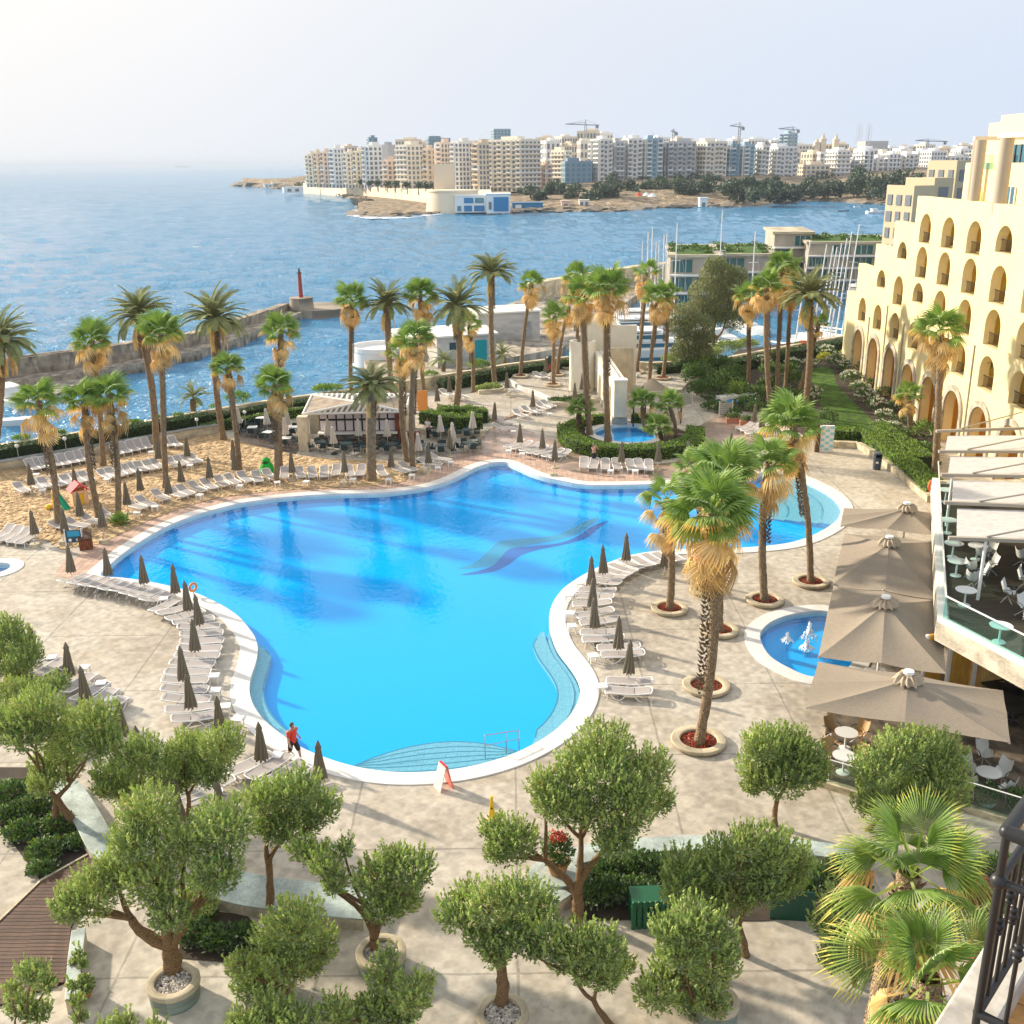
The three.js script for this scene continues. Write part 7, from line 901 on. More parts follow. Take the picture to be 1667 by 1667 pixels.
{
  M.greyCloth.side = THREE.DoubleSide; M.creamCloth.side = THREE.DoubleSide;
  const H = 2.3, grey = makeParasol(M.greyCloth, H, 0.225, 1.62), foot = new MB().cyl(0, 0, 0, 0.3, 0.26, 0.09, 16).cyl(0, 0.09, 0, 0.07, 0.05, 0.2, 8).geo; mesh('base', foot, M.planter, grey);
  const zones = { 'on the sand, rear line': [[45, 755], [118, 763], [254, 715], [301, 711], [378, 716]], 'on the sand, middle line': [[224, 763], [270, 768], [292, 750], [338, 744], [379, 732], [473, 735], [559, 735], [635, 727], [696, 721]], 'on the sand near the toys': [[50, 830], [99, 827], [125, 802], [161, 819], [202, 785]], 'over the slanting row at the left pool corner': [[109, 888], [170, 893], [229, 905], [280, 920], [302, 946]], 'over the curved lounger column left of the pool': [[319, 968], [312, 1008], [293, 1053], [305, 1095], [353, 1134]], 'between the left olives': [[47, 1023], [104, 1047], [132, 1085], [191, 1140], [222, 1184], [282, 1268]], 'at the front edge of the pool': [[355, 1272], [420, 1177], [515, 1207]], 'over the curved row right of the pool': [[964, 905], [965, 940], [969, 972], [983, 889], [1008, 1004], [1021, 869], [1024, 1042], [1084, 878]], 'around the far pool corner': [[804, 655], [846, 689], [883, 698], [903, 716], [867, 635]], 'before the island hedge': [[1012, 719], [1072, 718], [1121, 718]], 'on the far right paving': [[1191, 704], [1229, 657], [1242, 666]], 'beside the bar hedge': [[732, 699]] };
  for (const [k, l] of Object.entries(zones)) l.forEach(([x, y], i) => { const o = copyOf(grey, G(x, y, H).setY(0), rr(0, 6), `closed grey parasol, ${l.length === 1 ? 'alone' : ORD[i + 1] + ' from the left'} ${k}`, 'closed grey parasols'); o.userData.category = 'parasol'; o.rotation.x = rr(-0.035, 0.035); o.rotation.z = rr(-0.035, 0.035); });
  [[711, 626], [731, 612], [825, 606], [889, 581], [936, 623], [948, 608], [957, 607]].forEach(([x, y], i) => { const o = copyOf(grey, G(x, y, H + 0.4).setY(0.4), rr(0, 6), `closed grey parasol, ${ORD[i + 1]} from the left on the raised rear terrace`, 'closed grey parasols'); o.userData.category = 'parasol'; });
  const cream = makeParasol(M.creamCloth, 2.45, 0.27, 1.5); mesh('base', new MB().cyl(0, 0, 0, 0.32, 0.26, 0.1, 16).cyl(0, 0.1, 0, 0.05, 0.05, 0.15, 8).geo, M.dark, cream); cream.name = 'closed_parasol';
  [[386, 662], [432, 664], [462, 679], [466, 664], [532, 681], [541, 693], [582, 681], [603, 705], [629, 682], [660, 702], [680, 704], [716, 675], [736, 687], [769, 669]].forEach(([x, y], i) => { const o = copyOf(cream, G(x, y, 2.45).setY(0), rr(0, 6), `closed cream parasol, ${ORD[i + 1]} from the left around the pool bar`, 'closed cream parasols'); o.userData.category = 'parasol'; });
}
// ================================================================= bar tables and chairs
{
  const chair = new THREE.Group(); chair.name = 'bar_chair'; { const s = new MB(); s.box(0, 0.43, 0, 0.5, 0.07, 0.5); s.build('seat', M.rattan, chair); const b = new MB(); b.box(0, 0.66, -0.24, 0.5, 0.42, 0.05, 0, -0.15); b.build('backrest', M.rattan, chair); const a = new MB(); for (const q of [-1, 1]) a.box(q * 0.26, 0.64, 0, 0.05, 0.05, 0.5).box(q * 0.26, 0.53, 0.22, 0.045, 0.2, 0.045); a.build('armrests', M.rattan, chair); for (const [x, z] of [[-1, -1], [1, -1], [1, 1], [-1, 1]]) new MB().box(x * 0.22, 0.2, z * 0.22, 0.04, 0.4, 0.04).build('leg', M.metal, chair); }
  const table = (top, w) => { const t = new THREE.Group(); t.name = 'bar_table'; new MB().box(0, 0.73, 0, w, 0.035, w).box(0, 0.705, 0, w * 0.92, 0.03, w * 0.92).build('top', top, t); for (const [x, z] of [[-1, -1], [1, -1], [1, 1], [-1, 1]]) new MB().bar(V(x * w * 0.4, 0, z * w * 0.4), V(x * w * 0.36, 0.7, z * w * 0.36), 0.02, 6).build('leg', M.metal, t); return t; };
  const tw = table(M.white, 0.85), td = table(std([0.03, 0.06, 0.065], 0.35), 0.95);
  const set = (x, y, proto, n, label, k) => { const p = G(x, y), ry = rr(-0.5, 0.5), o = copyOf(proto, p, ry, label, k ? 'dark bar tables' : 'white bar tables'); o.userData.category = 'table'; for (let i = 0; i < n; i++) { const a = ry + i * Math.PI * 2 / n + (n === 2 ? Math.PI / 2 : 0), c = copyOf(chair, V(p.x + Math.sin(a) * 0.8, 0, p.z + Math.cos(a) * 0.8), a + Math.PI + rr(-0.2, 0.2), `dark rattan chair on the ${['near', 'right', 'far', 'left'][i]} side of the ${label.replace('white square table', 'white table').replace('dark terrace', 'terrace').replace('at the front of the wet paving, ', 'on the wet paving, ').replace('second from the left', 'second')}`, 'dark rattan chairs'); c.userData.category = 'chair'; } };
  [[389, 697], [426, 692], [412, 708], [438, 716], [479, 708], [467, 726], [481, 676]].map((q, i) => set(q[0], q[1], tw, 4, `white square table, ${['leftmost on the dark terrace', 'rearmost on the dark terrace', 'central on the dark terrace', 'behind the twin palm trunks', 'beside the rear cream parasols', 'by the cream pillar', 'against the light hedge'][i]}`, 0));
  [[522, 733], [564, 735], [597, 740], [638, 736], [684, 738], [720, 738], [763, 734], [717, 714], [762, 712]].map((q, i) => set(q[0], q[1], td, 4, `dark table, ${['leftmost before the stone counter', 'second from the left before the counter', 'behind the thick date palm', 'right end before the counter', 'beside the twin palm trunks', 'at the front of the wet paving, left', 'at the front of the wet paving, right', 'below the bar hedge, left', 'below the bar hedge, right'][i]}`, 1));
  // restaurant terrace: white shell chairs and round pedestal tables
  const shell = new THREE.Group(); shell.name = 'shell_chair'; { const wm = std([0.62, 0.62, 0.58], 0.5, { side: THREE.DoubleSide }); const g = new THREE.PlaneGeometry(0.56, 1.0, 8, 14), p = g.attributes.position; for (let i = 0; i < p.count; i++) { const x = p.getX(i), v = p.getY(i) + 0.5; const s = v < 0.45; const y = s ? 0.46 - 0.03 * Math.sin(v * 7) : 0.46 + (v - 0.45) * 0.85, z = s ? 0.28 - v * 1.05 : -0.2 - (v - 0.45) * 0.3; p.setXYZ(i, x * (v > 0.9 ? 0.9 : 1), y + 2.2 * x * x * (v > 0.25 ? 1 : 0.4), z + (s ? 0 : 1.1 * x * x)); } g.computeVertexNormals(); mesh('shell', g, wm, shell); const m = new MB(); for (let i = 0; i < 4; i++) { const a = Math.PI / 4 + i * Math.PI / 2; m.bar(V(0, 0.3, 0), V(Math.cos(a) * 0.34, 0.01, Math.sin(a) * 0.34), 0.016, 6); } m.cyl(0, 0.28, 0, 0.03, 0.03, 0.17, 8); m.build('star_base', M.metal, shell); for (const q of [-1, 1]) new MB().tube([V(q * 0.28, 0.5, 0.2), V(q * 0.33, 0.68, 0.16), V(q * 0.32, 0.68, -0.16), V(q * 0.28, 0.6, -0.24)], 0.018, 6).build('armrest', M.rattan, shell); }
  const ped = (mat) => { const t = new THREE.Group(); t.name = 'round_table'; mesh('top', new THREE.CylinderGeometry(0.46, 0.44, 0.035, 36).translate(0, 0.74, 0), mat, t); mesh('column', new THREE.CylinderGeometry(0.04, 0.05, 0.7, 12).translate(0, 0.37, 0), mat, t); mesh('foot', new THREE.LatheGeometry([[0, 0.05], [0.1, 0.045], [0.26, 0.02], [0.27, 0]].map((q) => new THREE.Vector2(...q)), 28), mat, t); return t; };
  const pw = ped(std([0.76, 0.78, 0.77], 0.3)), FL = 4.0;
  [[1553, 884, 'at the far end under the awning bar'], [1592, 888, 'under the nearest awning bar beside the post'], [1559, 913, 'by the side glass, middle'], [1573, 960, 'in the corner behind the tinted glass'], [1630, 1018, 'behind the front glass on the right'], [1541, 797, 'furthest away, showing left of the awnings'], [1544, 846, 'left of the nearest awning panel']].forEach(([x, y, l]) => { const o = copyOf(pw, G(x, y, FL + 0.75).setY(FL), 0, `white round pedestal table on the terrace, ${l}`, 'white round terrace tables'); o.userData.category = 'table'; });
  [[1599, 901, 2.1, 'left of the rear pair behind the post'], [1611, 897, -1.2, 'right of the rear pair behind the post'], [1614, 918, -1.5, 'turned to the left, alone behind the middle table'], [1583, 923, 2.3, 'beside the middle table at the post'], [1597, 934, -1.9, 'tucked behind the corner chair'], [1583, 941, 2.6, 'drawn to the corner table'], [1642, 962, 1.0, 'standing alone in the open floor'], [1664, 905, 2, 'at the right edge, upper'], [1668, 942, 1, 'at the right edge, middle'], [1668, 985, 0.4, 'at the right edge behind the front glass']].forEach(([x, y, r, l]) => { const o = copyOf(shell, G(x, y, FL + 0.55).setY(FL), r, `pale shell chair on the terrace, ${l}`, 'pale terrace chairs'); o.userData.category = 'chair'; });
  // ground dining deck
  const wood = shell.clone(); wood.name = 'wood_chair'; wood.children[0] = wood.children[0]; wood.traverse((q) => { if (q.name === 'shell') { q.material = std([0.5, 0.33, 0.16], 0.5, { side: THREE.DoubleSide }); } });
  const DL = 0.22, tabs = [[1378, 1192, 'further of the two beside the lollipop olive'], [1375, 1230, 'nearer of the two beside the lollipop olive'], [1610, 1257, 'with four pale chairs at the right front']];
  tabs.forEach(([x, y, l], i) => { const p = G(x, y, DL + 0.75).setY(DL), o = copyOf(pw, p, 0, `white round table on the lower dining deck, ${l}`, 'white dining tables'); o.userData.category = 'table'; for (let k = 0; k < 4; k++) { const a = 0.5 + k * Math.PI / 2, c = copyOf(i === 2 ? shell : wood, V(p.x + Math.sin(a) * 0.78, DL, p.z + Math.cos(a) * 0.78), a + Math.PI, `${i === 2 ? 'pale' : 'wooden'} chair, ${['near', 'right', 'far', 'left'][k]} side of ${['further dining table by the lollipop olive', 'nearer dining table by the lollipop olive', 'the right front dining table'][i]}`, 'dining deck chairs'); c.userData.category = 'chair'; } });
  const q = copyOf(shell, G(1602, 1226, DL + 0.5).setY(DL), 0.2, 'pale chair standing alone behind the right front dining table', 'dining deck chairs'); q.userData.category = 'chair';
  const bl = ped(M.dark); [[1624, 1091], [1622, 1100], [1615, 1113], [1638, 1119], [1646, 1127], [1663, 1128], [1650, 1141], [1652, 1152]].forEach(([x, y], i) => { const o = copyOf(bl, G(x, y, DL + 0.75).setY(DL), 0, `black round table under the terrace, ${ORD[i + 1]} from the back`, 'black round tables'); o.userData.category = 'table'; });
  [[1636, 1098], [1652, 1100], [1660, 1112], [1603, 1105]].forEach(([x, y], i) => { const o = copyOf(shell, G(x, y, DL + 0.6).setY(DL), i, `pale chair under the terrace, ${ORD[i + 1]} from the back among the black tables`, 'chairs under the terrace'); o.userData.category = 'chair'; });
}
// ================================================================= four big square parasols
{
  const cl = std([0.33, 0.275, 0.21], 0.85, { map: again(T.cloth, 1.5), side: THREE.DoubleSide });
  const cols = (l, h) => l.map(([x, y]) => G(x, y, h));
  [[[[1374, 827], [1368, 856], [1522, 871], [1530, 836]], [1476, 829], 2.9, 'furthest of the four big taupe square parasols', 0.5],
   [[[1375, 868], [1356, 950], [1529, 976], [1522, 881]], [1447, 884], 2.8, 'second furthest big taupe square parasol', 0.8],
   [[[1357, 953], [1332, 1069], [1541, 1097], [1526, 976]], [1441, 983], 2.7, 'second nearest big taupe square parasol beside the fountain pool', 0.9],
   [[[1332, 1077], [1311, 1152], [1645, 1209], [1633, 1124]], [1478, 1107], 2.7, 'nearest big taupe parasol, the widest one', 0.8]].forEach(([q, pk, h, label, fold]) => {
    const c = cols(q, h), ctr = c.reduce((a, b) => a.add(b.clone().multiplyScalar(0.25)), V(0, 0, 0)), d = rayOf(...pk), tz = ctr.z / d.z, P = V(d.x * tz, EYE + d.y * tz, ctr.z), apex = V(P.x, Math.min(h + 2.2, Math.max(h + 0.7, P.y)), ctr.z);
    const t = thing('square_parasol', V(apex.x, 0, apex.z), 0, label, 'parasol', 'big square parasols'), L = (p) => p.clone().sub(V(apex.x, 0, apex.z)), A = V(0, apex.y, 0);
    for (let i = 0; i < 4; i++) { const a = L(c[i]), b = L(c[(i + 1) % 4]), m = a.clone().lerp(b, 0.5).add(V(0, 0.1, 0)); for (const [u, v] of [[a, m], [m, b]]) { const N = 8, pos = [], idx = [], uv = []; for (let j = 0; j <= N; j++) for (let k = 0; k <= N; k++) { const e = u.clone().lerp(v, k / N); e.y += -0.07 * Math.sin(Math.PI * k / N); const p = A.clone().lerp(e, 0.06 + 0.94 * j / N); p.y -= 0.10 * Math.sin(Math.PI * j / N) * (0.4 + 0.6 * Math.sin(Math.PI * k / N)); pos.push(p.x, p.y, p.z); uv.push(k / N * 2, j / N * 3); if (j < N && k < N) { const s = j * (N + 1) + k; idx.push(s, s + 1, s + N + 1, s + 1, s + N + 2, s + N + 1); } } const g = new THREE.BufferGeometry(); g.setAttribute('position', new THREE.Float32BufferAttribute(pos, 3)); g.setAttribute('uv', new THREE.Float32BufferAttribute(uv, 2)); g.setIndex(idx); g.computeVertexNormals(); mesh('canopy_panel', g, cl, t); }
      new MB().bar(A.clone().setY(A.y - 0.12), a.clone().setY(a.y - 0.05), 0.025, 5).build('rib', M.pole, t); }
    const N = 60, pos = [], idx = [], R = 0.55; for (let j = 0; j <= 5; j++) for (let k = 0; k <= N; k++) { const a = k / N * 6.2832, v = j / 5, r = R * (0.25 + 0.75 * v) + 0.09 * v * Math.sin(a * 11 + Math.sin(a * 3) * 2), y = A.y + 0.16 + 0.2 * Math.sin(v * 2.6) * (1 + 0.5 * Math.sin(a * 13)) - 0.3 * v; pos.push(r * Math.cos(a), y, r * Math.sin(a)); if (j < 5 && k < N) { const s = j * (N + 1) + k; idx.push(s, s + 1, s + N + 1, s + 1, s + N + 2, s + N + 1); } } const g = new THREE.BufferGeometry(); g.setAttribute('position', new THREE.Float32BufferAttribute(pos, 3)); g.setIndex(idx); g.computeVertexNormals(); mesh('vent_ruffle', g, std([0.42, 0.34, 0.25], 0.9, { side: THREE.DoubleSide }), t);
    mesh('cap', new THREE.CylinderGeometry(0.2, 0.22, 0.1, 20).translate(0, A.y + 0.36, 0), M.white, t); mesh('pole', new THREE.CylinderGeometry(0.06, 0.06, A.y, 12).translate(0, A.y / 2, 0), M.white, t); mesh('base', new THREE.BoxGeometry(0.9, 0.14, 0.9).translate(0, 0.3, 0), M.grey, t);
  });
}
// ================================================================= play things, signs, bins
{
  const pl = (c) => std(c, 0.7), red = pl([0.6, 0.02, 0.05]), yel = pl([0.8, 0.5, 0.02]), grn = pl([0.0, 0.32, 0.16]), peach = pl([0.8, 0.5, 0.3]);
  { const t = thing('play_house', G(130, 820), 0.6, 'toy play house with a red roof and yellow door on the sand', 'play house'); new MB().box(-0.5, 0.55, 0, 0.06, 1.1, 1.1).box(0, 0.55, -0.52, 1.0, 1.1, 0.06).box(0.5, 0.55, 0, 0.06, 1.1, 1.1).box(-0.36, 0.55, 0.52, 0.26, 1.1, 0.06).box(0.36, 0.55, 0.52, 0.26, 1.1, 0.06).box(0, 1.0, 0.52, 0.5, 0.2, 0.06).build('wall', peach, t); new MB().box(-0.33, 1.32, 0, 0.85, 0.06, 1.3, 0, 0, 0.7).box(0.33, 1.32, 0, 0.85, 0.06, 1.3, 0, 0, -0.7).build('roof', red, t); new MB().box(0.05, 0.45, 0.56, 0.4, 0.85, 0.05, 0.4).build('door', yel, t); }
  { const t = thing('slide', G(100, 828), 0, 'green toy slide with a yellow ladder head beside the left palm', 'slide'); const d = headingOf(100, 828, 22, 10); t.rotation.y = d; new MB().box(0.2, 0.55, 0, 1.7, 0.05, 0.42, 0, 0, -0.5).box(0.2, 0.62, 0.2, 1.7, 0.13, 0.04, 0, 0, -0.5).box(0.2, 0.62, -0.2, 1.7, 0.13, 0.04, 0, 0, -0.5).build('chute', grn, t); new MB().box(-0.75, 0.5, 0.2, 0.08, 1.1, 0.08).box(-0.75, 0.5, -0.2, 0.08, 1.1, 0.08).box(-0.8, 0.3, 0, 0.06, 0.06, 0.4).box(-0.8, 0.6, 0, 0.06, 0.06, 0.4).ball(-0.7, 1.12, 0, 0.24).build('ladder', yel, t); }
  { const t = thing('toy_ball', G(80, 830), 0, 'small yellow toy on the sand left of the slide', 'toy'); new MB().ball(0, 0.2, 0, 0.24, 0.85).box(0.1, 0.32, 0, 0.3, 0.12, 0.2).build('body', yel, t); }
  { const g = pl([0.0, 0.42, 0.03]), t = thing('litter_bin', G(435, 769), 0, 'bright green rounded litter bin on the sand by the palms', 'litter bin'); mesh('body', new THREE.LatheGeometry([[0, 0], [0.5, 0], [0.56, 0.1], [0.5, 0.5], [0.44, 0.72], [0.3, 0.78], [0.28, 0.9], [0.34, 0.98], [0.3, 1.1], [0.12, 1.2], [0, 1.22]].map((p) => new THREE.Vector2(...p)), 24), g, t); new MB().box(0, 0.87, 0.28, 0.34, 0.12, 0.1).build('opening', M.dark, t); new MB().box(-0.62, 0.08, 0.15, 0.35, 0.14, 0.2).box(0.62, 0.08, 0.15, 0.35, 0.14, 0.2).build('feet', g, t); }
  { const p = G(123, 896), t = thing('notice_board', p, 0.15, 'dark blue notice board with small round dials on two posts at the sand corner', 'notice board'); new MB().box(0, 0.95, 0, 0.95, 0.8, 0.05).build('panel', std([0.01, 0.07, 0.11], 0.4), t); new MB().box(0.02, 1.12, 0.028, 0.75, 0.36, 0.008).build('picture', std([0.02, 0.3, 0.5], 0.4), t); for (const x of [-0.22, 0.24]) mesh('dial', new THREE.CylinderGeometry(0.1, 0.1, 0.012, 20).rotateX(Math.PI / 2).translate(x, 0.72, 0.032), M.white, t); for (const x of [-0.5, 0.5]) new MB().box(x, 0.72, 0, 0.06, 1.44, 0.06).build('post', M.white, t); }
  { const t = thing('wooden_chest', G(141, 893), 0.3, 'brown wooden chest beside the blue notice board', 'chest'); new MB().box(0, 0.42, 0, 0.75, 0.84, 0.7).build('body', M.cedar, t); new MB().box(0, 0.9, 0.05, 0.82, 0.08, 0.85, 0, 0.35).build('lid', M.wood, t); }
  for (const [x, y, l] of [[104, 886, 'round cream parasol weight beside the notice board'], [169, 884, 'orange-topped cream parasol weight at the sand corner'], [57, 891, 'cream parasol weight by the left loungers'], [901, 775, 'round cream parasol weight at the far pool edge'], [559, 790, 'cream parasol weight among the front sand row'], [695, 772, 'cream parasol weight at the end of the sand row']]) { const t = thing('parasol_weight', G(x, y), 0, l, 'weight', 'parasol weights'); mesh('drum', new THREE.CylinderGeometry(0.3, 0.34, 0.26, 20).translate(0, 0.13, 0), M.planter, t); mesh('sleeve', new THREE.CylinderGeometry(0.045, 0.045, 0.3, 10).translate(0, 0.38, 0), y === 884 ? std([0.7, 0.25, 0.08], 0.6) : M.pole, t); }
  { const t = thing('life_ring', G(316, 972), 0, 'orange lifebuoy on a stand beside the pool at the left lounger column', 'lifebuoy'); mesh('ring', new THREE.TorusGeometry(0.22, 0.07, 10, 22).rotateY(0.9).translate(0, 0.6, 0), std([0.8, 0.25, 0.01], 0.5), t); new MB().cyl(0, 0, 0, 0.035, 0.035, 0.4, 8).build('post', M.pole, t); }
  // red A-board with white lettering lines
  { const p = G(724, 1281), t = thing('a_board_sign', p, 0.55, 'red and white folding notice standing at the front pool rim', 'sign'); const txt = (() => { const c = document.createElement('canvas'); c.width = 128; c.height = 256; const x = c.getContext('2d'); x.fillStyle = '#d8452e'; x.fillRect(0, 0, 128, 256); x.fillStyle = '#f6e6df'; for (let i = 0; i < 9; i++) { for (let k = 0; k < 5; k++) x.fillRect(14 + k * 21 + (i % 2) * 4, 26 + i * 24, 13, 9); } const q = new THREE.CanvasTexture(c); q.colorSpace = THREE.SRGBColorSpace; return q; })();
    new MB().box(0.12, 0.5, 0.0, 0.035, 1.04, 0.56, 0, 0, 0.2).build('front_panel', std([1, 1, 1], 0.45, { map: txt }), t); new MB().box(-0.2, 0.5, 0.0, 0.035, 1.04, 0.56, 0, 0, -0.26).build('back_panel', std([0.75, 0.65, 0.58], 0.5), t); new MB().box(-0.02, 1.02, 0, 0.08, 0.05, 0.5).build('hinge', red, t); }
  { const p = G(801, 1336), t = thing('caution_cone', p, 0, 'tall yellow caution cone standing on the deck between the olives', 'cone'); const c = std([0.85, 0.55, 0.01], 0.45); mesh('cone', new THREE.CylinderGeometry(0.06, 0.19, 0.98, 4, 1).rotateY(Math.PI / 4).translate(0, 0.51, 0), c, t); mesh('foot', new THREE.BoxGeometry(0.34, 0.03, 0.34).translate(0, 0.015, 0), c, t); mesh('handle', new THREE.CylinderGeometry(0.05, 0.06, 0.06, 8).translate(0, 1.02, 0), c, t); const g = new THREE.Shape([[-0.05, 0], [0.05, 0], [0, 0.1]].map((q) => new THREE.Vector2(...q))); const w = mesh('warning_mark', new THREE.ExtrudeGeometry(g, { depth: 0.004, bevelEnabled: false }), M.dark, t); w.position.set(0, 0.55, 0.092); w.rotation.x = -0.09; }
  for (const [x, y, l] of [[1427, 764, 'dark grey round litter bin by the garden border wall']]) { const t = thing('street_bin', G(x, y), 0, l, 'litter bin'); mesh('body', new THREE.CylinderGeometry(0.33, 0.3, 0.95, 22).translate(0, 0.5, 0), std([0.04, 0.06, 0.08], 0.4), t); mesh('hood', new THREE.CylinderGeometry(0.33, 0.34, 0.3, 22, 1, false, 0.6, 5).translate(0, 1.12, 0), std([0.04, 0.06, 0.08], 0.4, { side: THREE.DoubleSide }), t); mesh('lid', new THREE.CylinderGeometry(0.26, 0.35, 0.1, 22).translate(0, 1.31, 0), std([0.04, 0.06, 0.08], 0.4), t); mesh('notice', new THREE.BoxGeometry(0.2, 0.16, 0.02).translate(-0.12, 0.62, 0.32), M.white, t); }
  { const t = thing('dark_kiosk_bin', G(895, 606, 0.4), 0.3, 'dark rounded bin with a red panel beside the rear hedge', 'bin'); mesh('body', new THREE.CylinderGeometry(0.45, 0.45, 1.5, 18).translate(0, 0.75, 0), std([0.03, 0.05, 0.05], 0.4), t); mesh('panel', new THREE.BoxGeometry(0.5, 0.6, 0.04).translate(0, 0.7, 0.45), std([0.4, 0.05, 0.02], 0.5), t); mesh('dome', new THREE.SphereGeometry(0.45, 16, 8, 0, 6.3, 0, 1.57).translate(0, 1.5, 0), std([0.03, 0.05, 0.05], 0.4), t); }
  { const p = G(1342, 735), t = thing('shower_wall', p, -0.1, 'tiled blue and white shower wall with a wooden face at the foot of the lawn', 'shower'); new MB().box(0.1, 1.1, 0, 1.1, 2.2, 0.3).build('wall', std([0.75, 0.72, 0.66], 0.5), t); for (let i = 0; i < 8; i++) for (let k = 0; k < 3; k++) if ((i + k) % 2) new MB().box(-0.25 + k * 0.36, 0.25 + i * 0.26, 0.155, 0.32, 0.23, 0.02).build('tile', std([0.25, 0.55, 0.62], 0.3), t); new MB().box(-0.65, 1.0, 0.1, 0.35, 2.0, 0.4).build('post', M.wood, t); new MB().bar(V(0.1, 2.1, 0.15), V(0.1, 2.1, 0.5), 0.03, 6).build('shower_arm', M.metal, t); }
  { // canvas sunshade
    const a = G(1036, 636, 0.4), t = thing('sunshade', V(0, 0, 0), 0, 'grey-brown curved canvas sunshade on posts behind the island', 'sunshade'); const z0 = G(1050, 690).z, P = (x, y, z) => atZ(x, y, z), c = [P(1032, 640, z0 + 1), P(1110, 642, z0), P(1052, 623, z0 - 4), P(1072, 624, z0 - 4)]; const N = 12, pos = [], idx = []; for (let j = 0; j <= N; j++) for (let k = 0; k <= N; k++) { const u = k / N, v = j / N, p = c[0].clone().lerp(c[1], u).lerp(c[2].clone().lerp(c[3], u), v); p.y += 0.45 * Math.sin(Math.PI * u) * (0.6 + 0.4 * v); pos.push(p.x, p.y, p.z); if (j < N && k < N) { const s = j * (N + 1) + k; idx.push(s, s + 1, s + N + 1, s + 1, s + N + 2, s + N + 1); } } const g = new THREE.BufferGeometry(); g.setAttribute('position', new THREE.Float32BufferAttribute(pos, 3)); g.setIndex(idx); g.computeVertexNormals(); mesh('canvas', g, std([0.12, 0.1, 0.07], 0.9, { side: THREE.DoubleSide }), t); for (const q of [c[0], c[1], c[2]]) new MB().bar(V(q.x, 0, q.z), q, 0.07, 8).build('post', M.dark, t); }
  for (const [x, y, l] of [[1116, 664, 'grey slatted board on posts beside the sunshade'], [1181, 680, 'grey slatted board on posts left of the terracotta planters']]) { const t = thing('slatted_board', G(x, y), 0.1, l, 'board', 'slatted boards'); for (let i = 0; i < 6; i++) new MB().box(0, 0.45 + i * 0.18, 0, 1.2, 0.14, 0.05).build('slat', M.grey, t); for (const s of [-1, 1]) new MB().box(s * 0.62, 0.8, 0, 0.08, 1.6, 0.08).build('post', M.pole, t); }
  for (const [x, y, l] of [[1194, 688, 'terracotta trough with low greenery, left of two'], [1216, 693, 'terracotta trough with low greenery, right of two']]) { const t = thing('trough', G(x, y), -0.1, l, 'planter', 'terracotta troughs'); new MB().box(0, 0.2, 0, 1.3, 0.4, 0.5).box(0, 0.42, 0, 1.4, 0.06, 0.6).build('box', std([0.5, 0.22, 0.13], 0.8), t); mesh('foliage', new Leaves().clump(V(0, 0.65, 0), 0.65, 0.35, 0.3, 400, 0.14, 0.09, { tone: 0.3 }).geo, F.shrub, t); }
  { const p = G(1184, 655), t = thing('blue_cover', p, 0.4, 'bright blue rounded cover half hidden in the garden thicket', 'cover'); const g = new THREE.SphereGeometry(1, 24, 10, 0, 6.3, 0, 1.6); g.scale(1.3, 0.7, 0.8); mesh('cover', g, std([0.05, 0.3, 0.6], 0.5), t); new MB().box(0, 0.35, 0, 2.2, 0.7, 1.2).build('body', M.white, t); const u = copyOf(t, G(1219, 652), 0.9, 'second bright blue cover behind the dark-trunked palm', 'blue covers'); t.userData.group = 'blue covers'; void u; }
  // small white globe lamps standing on the hedge line
  [[27, 725], [105, 713], [320, 682], [398, 670]].forEach(([x, y], i) => { const p = G(x, y, 1.9), t = thing('garden_lamp', V(p.x, 0.6, p.z), 0, `small white garden lamp, ${ORD[i + 1]} from the left on the dark hedge`, 'lamp', 'garden lamps'); mesh('globe', new THREE.SphereGeometry(0.16, 14, 10).translate(0, 1.25, 0), M.white, t); mesh('stem', new THREE.CylinderGeometry(0.03, 0.03, 1.15, 6).translate(0, 0.58, 0), M.grey, t); });
  { const p = G(195, 855), t = thing('potted_plant', p, 0, 'bright green leafy plant at the foot of the right sand palm', 'plant'); const L = new Leaves(); L.clump(V(0, 0.35, 0), 0.6, 0.5, 0.6, 90, 0.5, 0.2, { tone: 0.3, lift: 0.8 }); mesh('leaves', L.geo, F.hedge, t); new MB().cyl(0, 0, 0, 0.2, 0.26, 0.3, 12).build('pot', M.terracotta, t); }
}
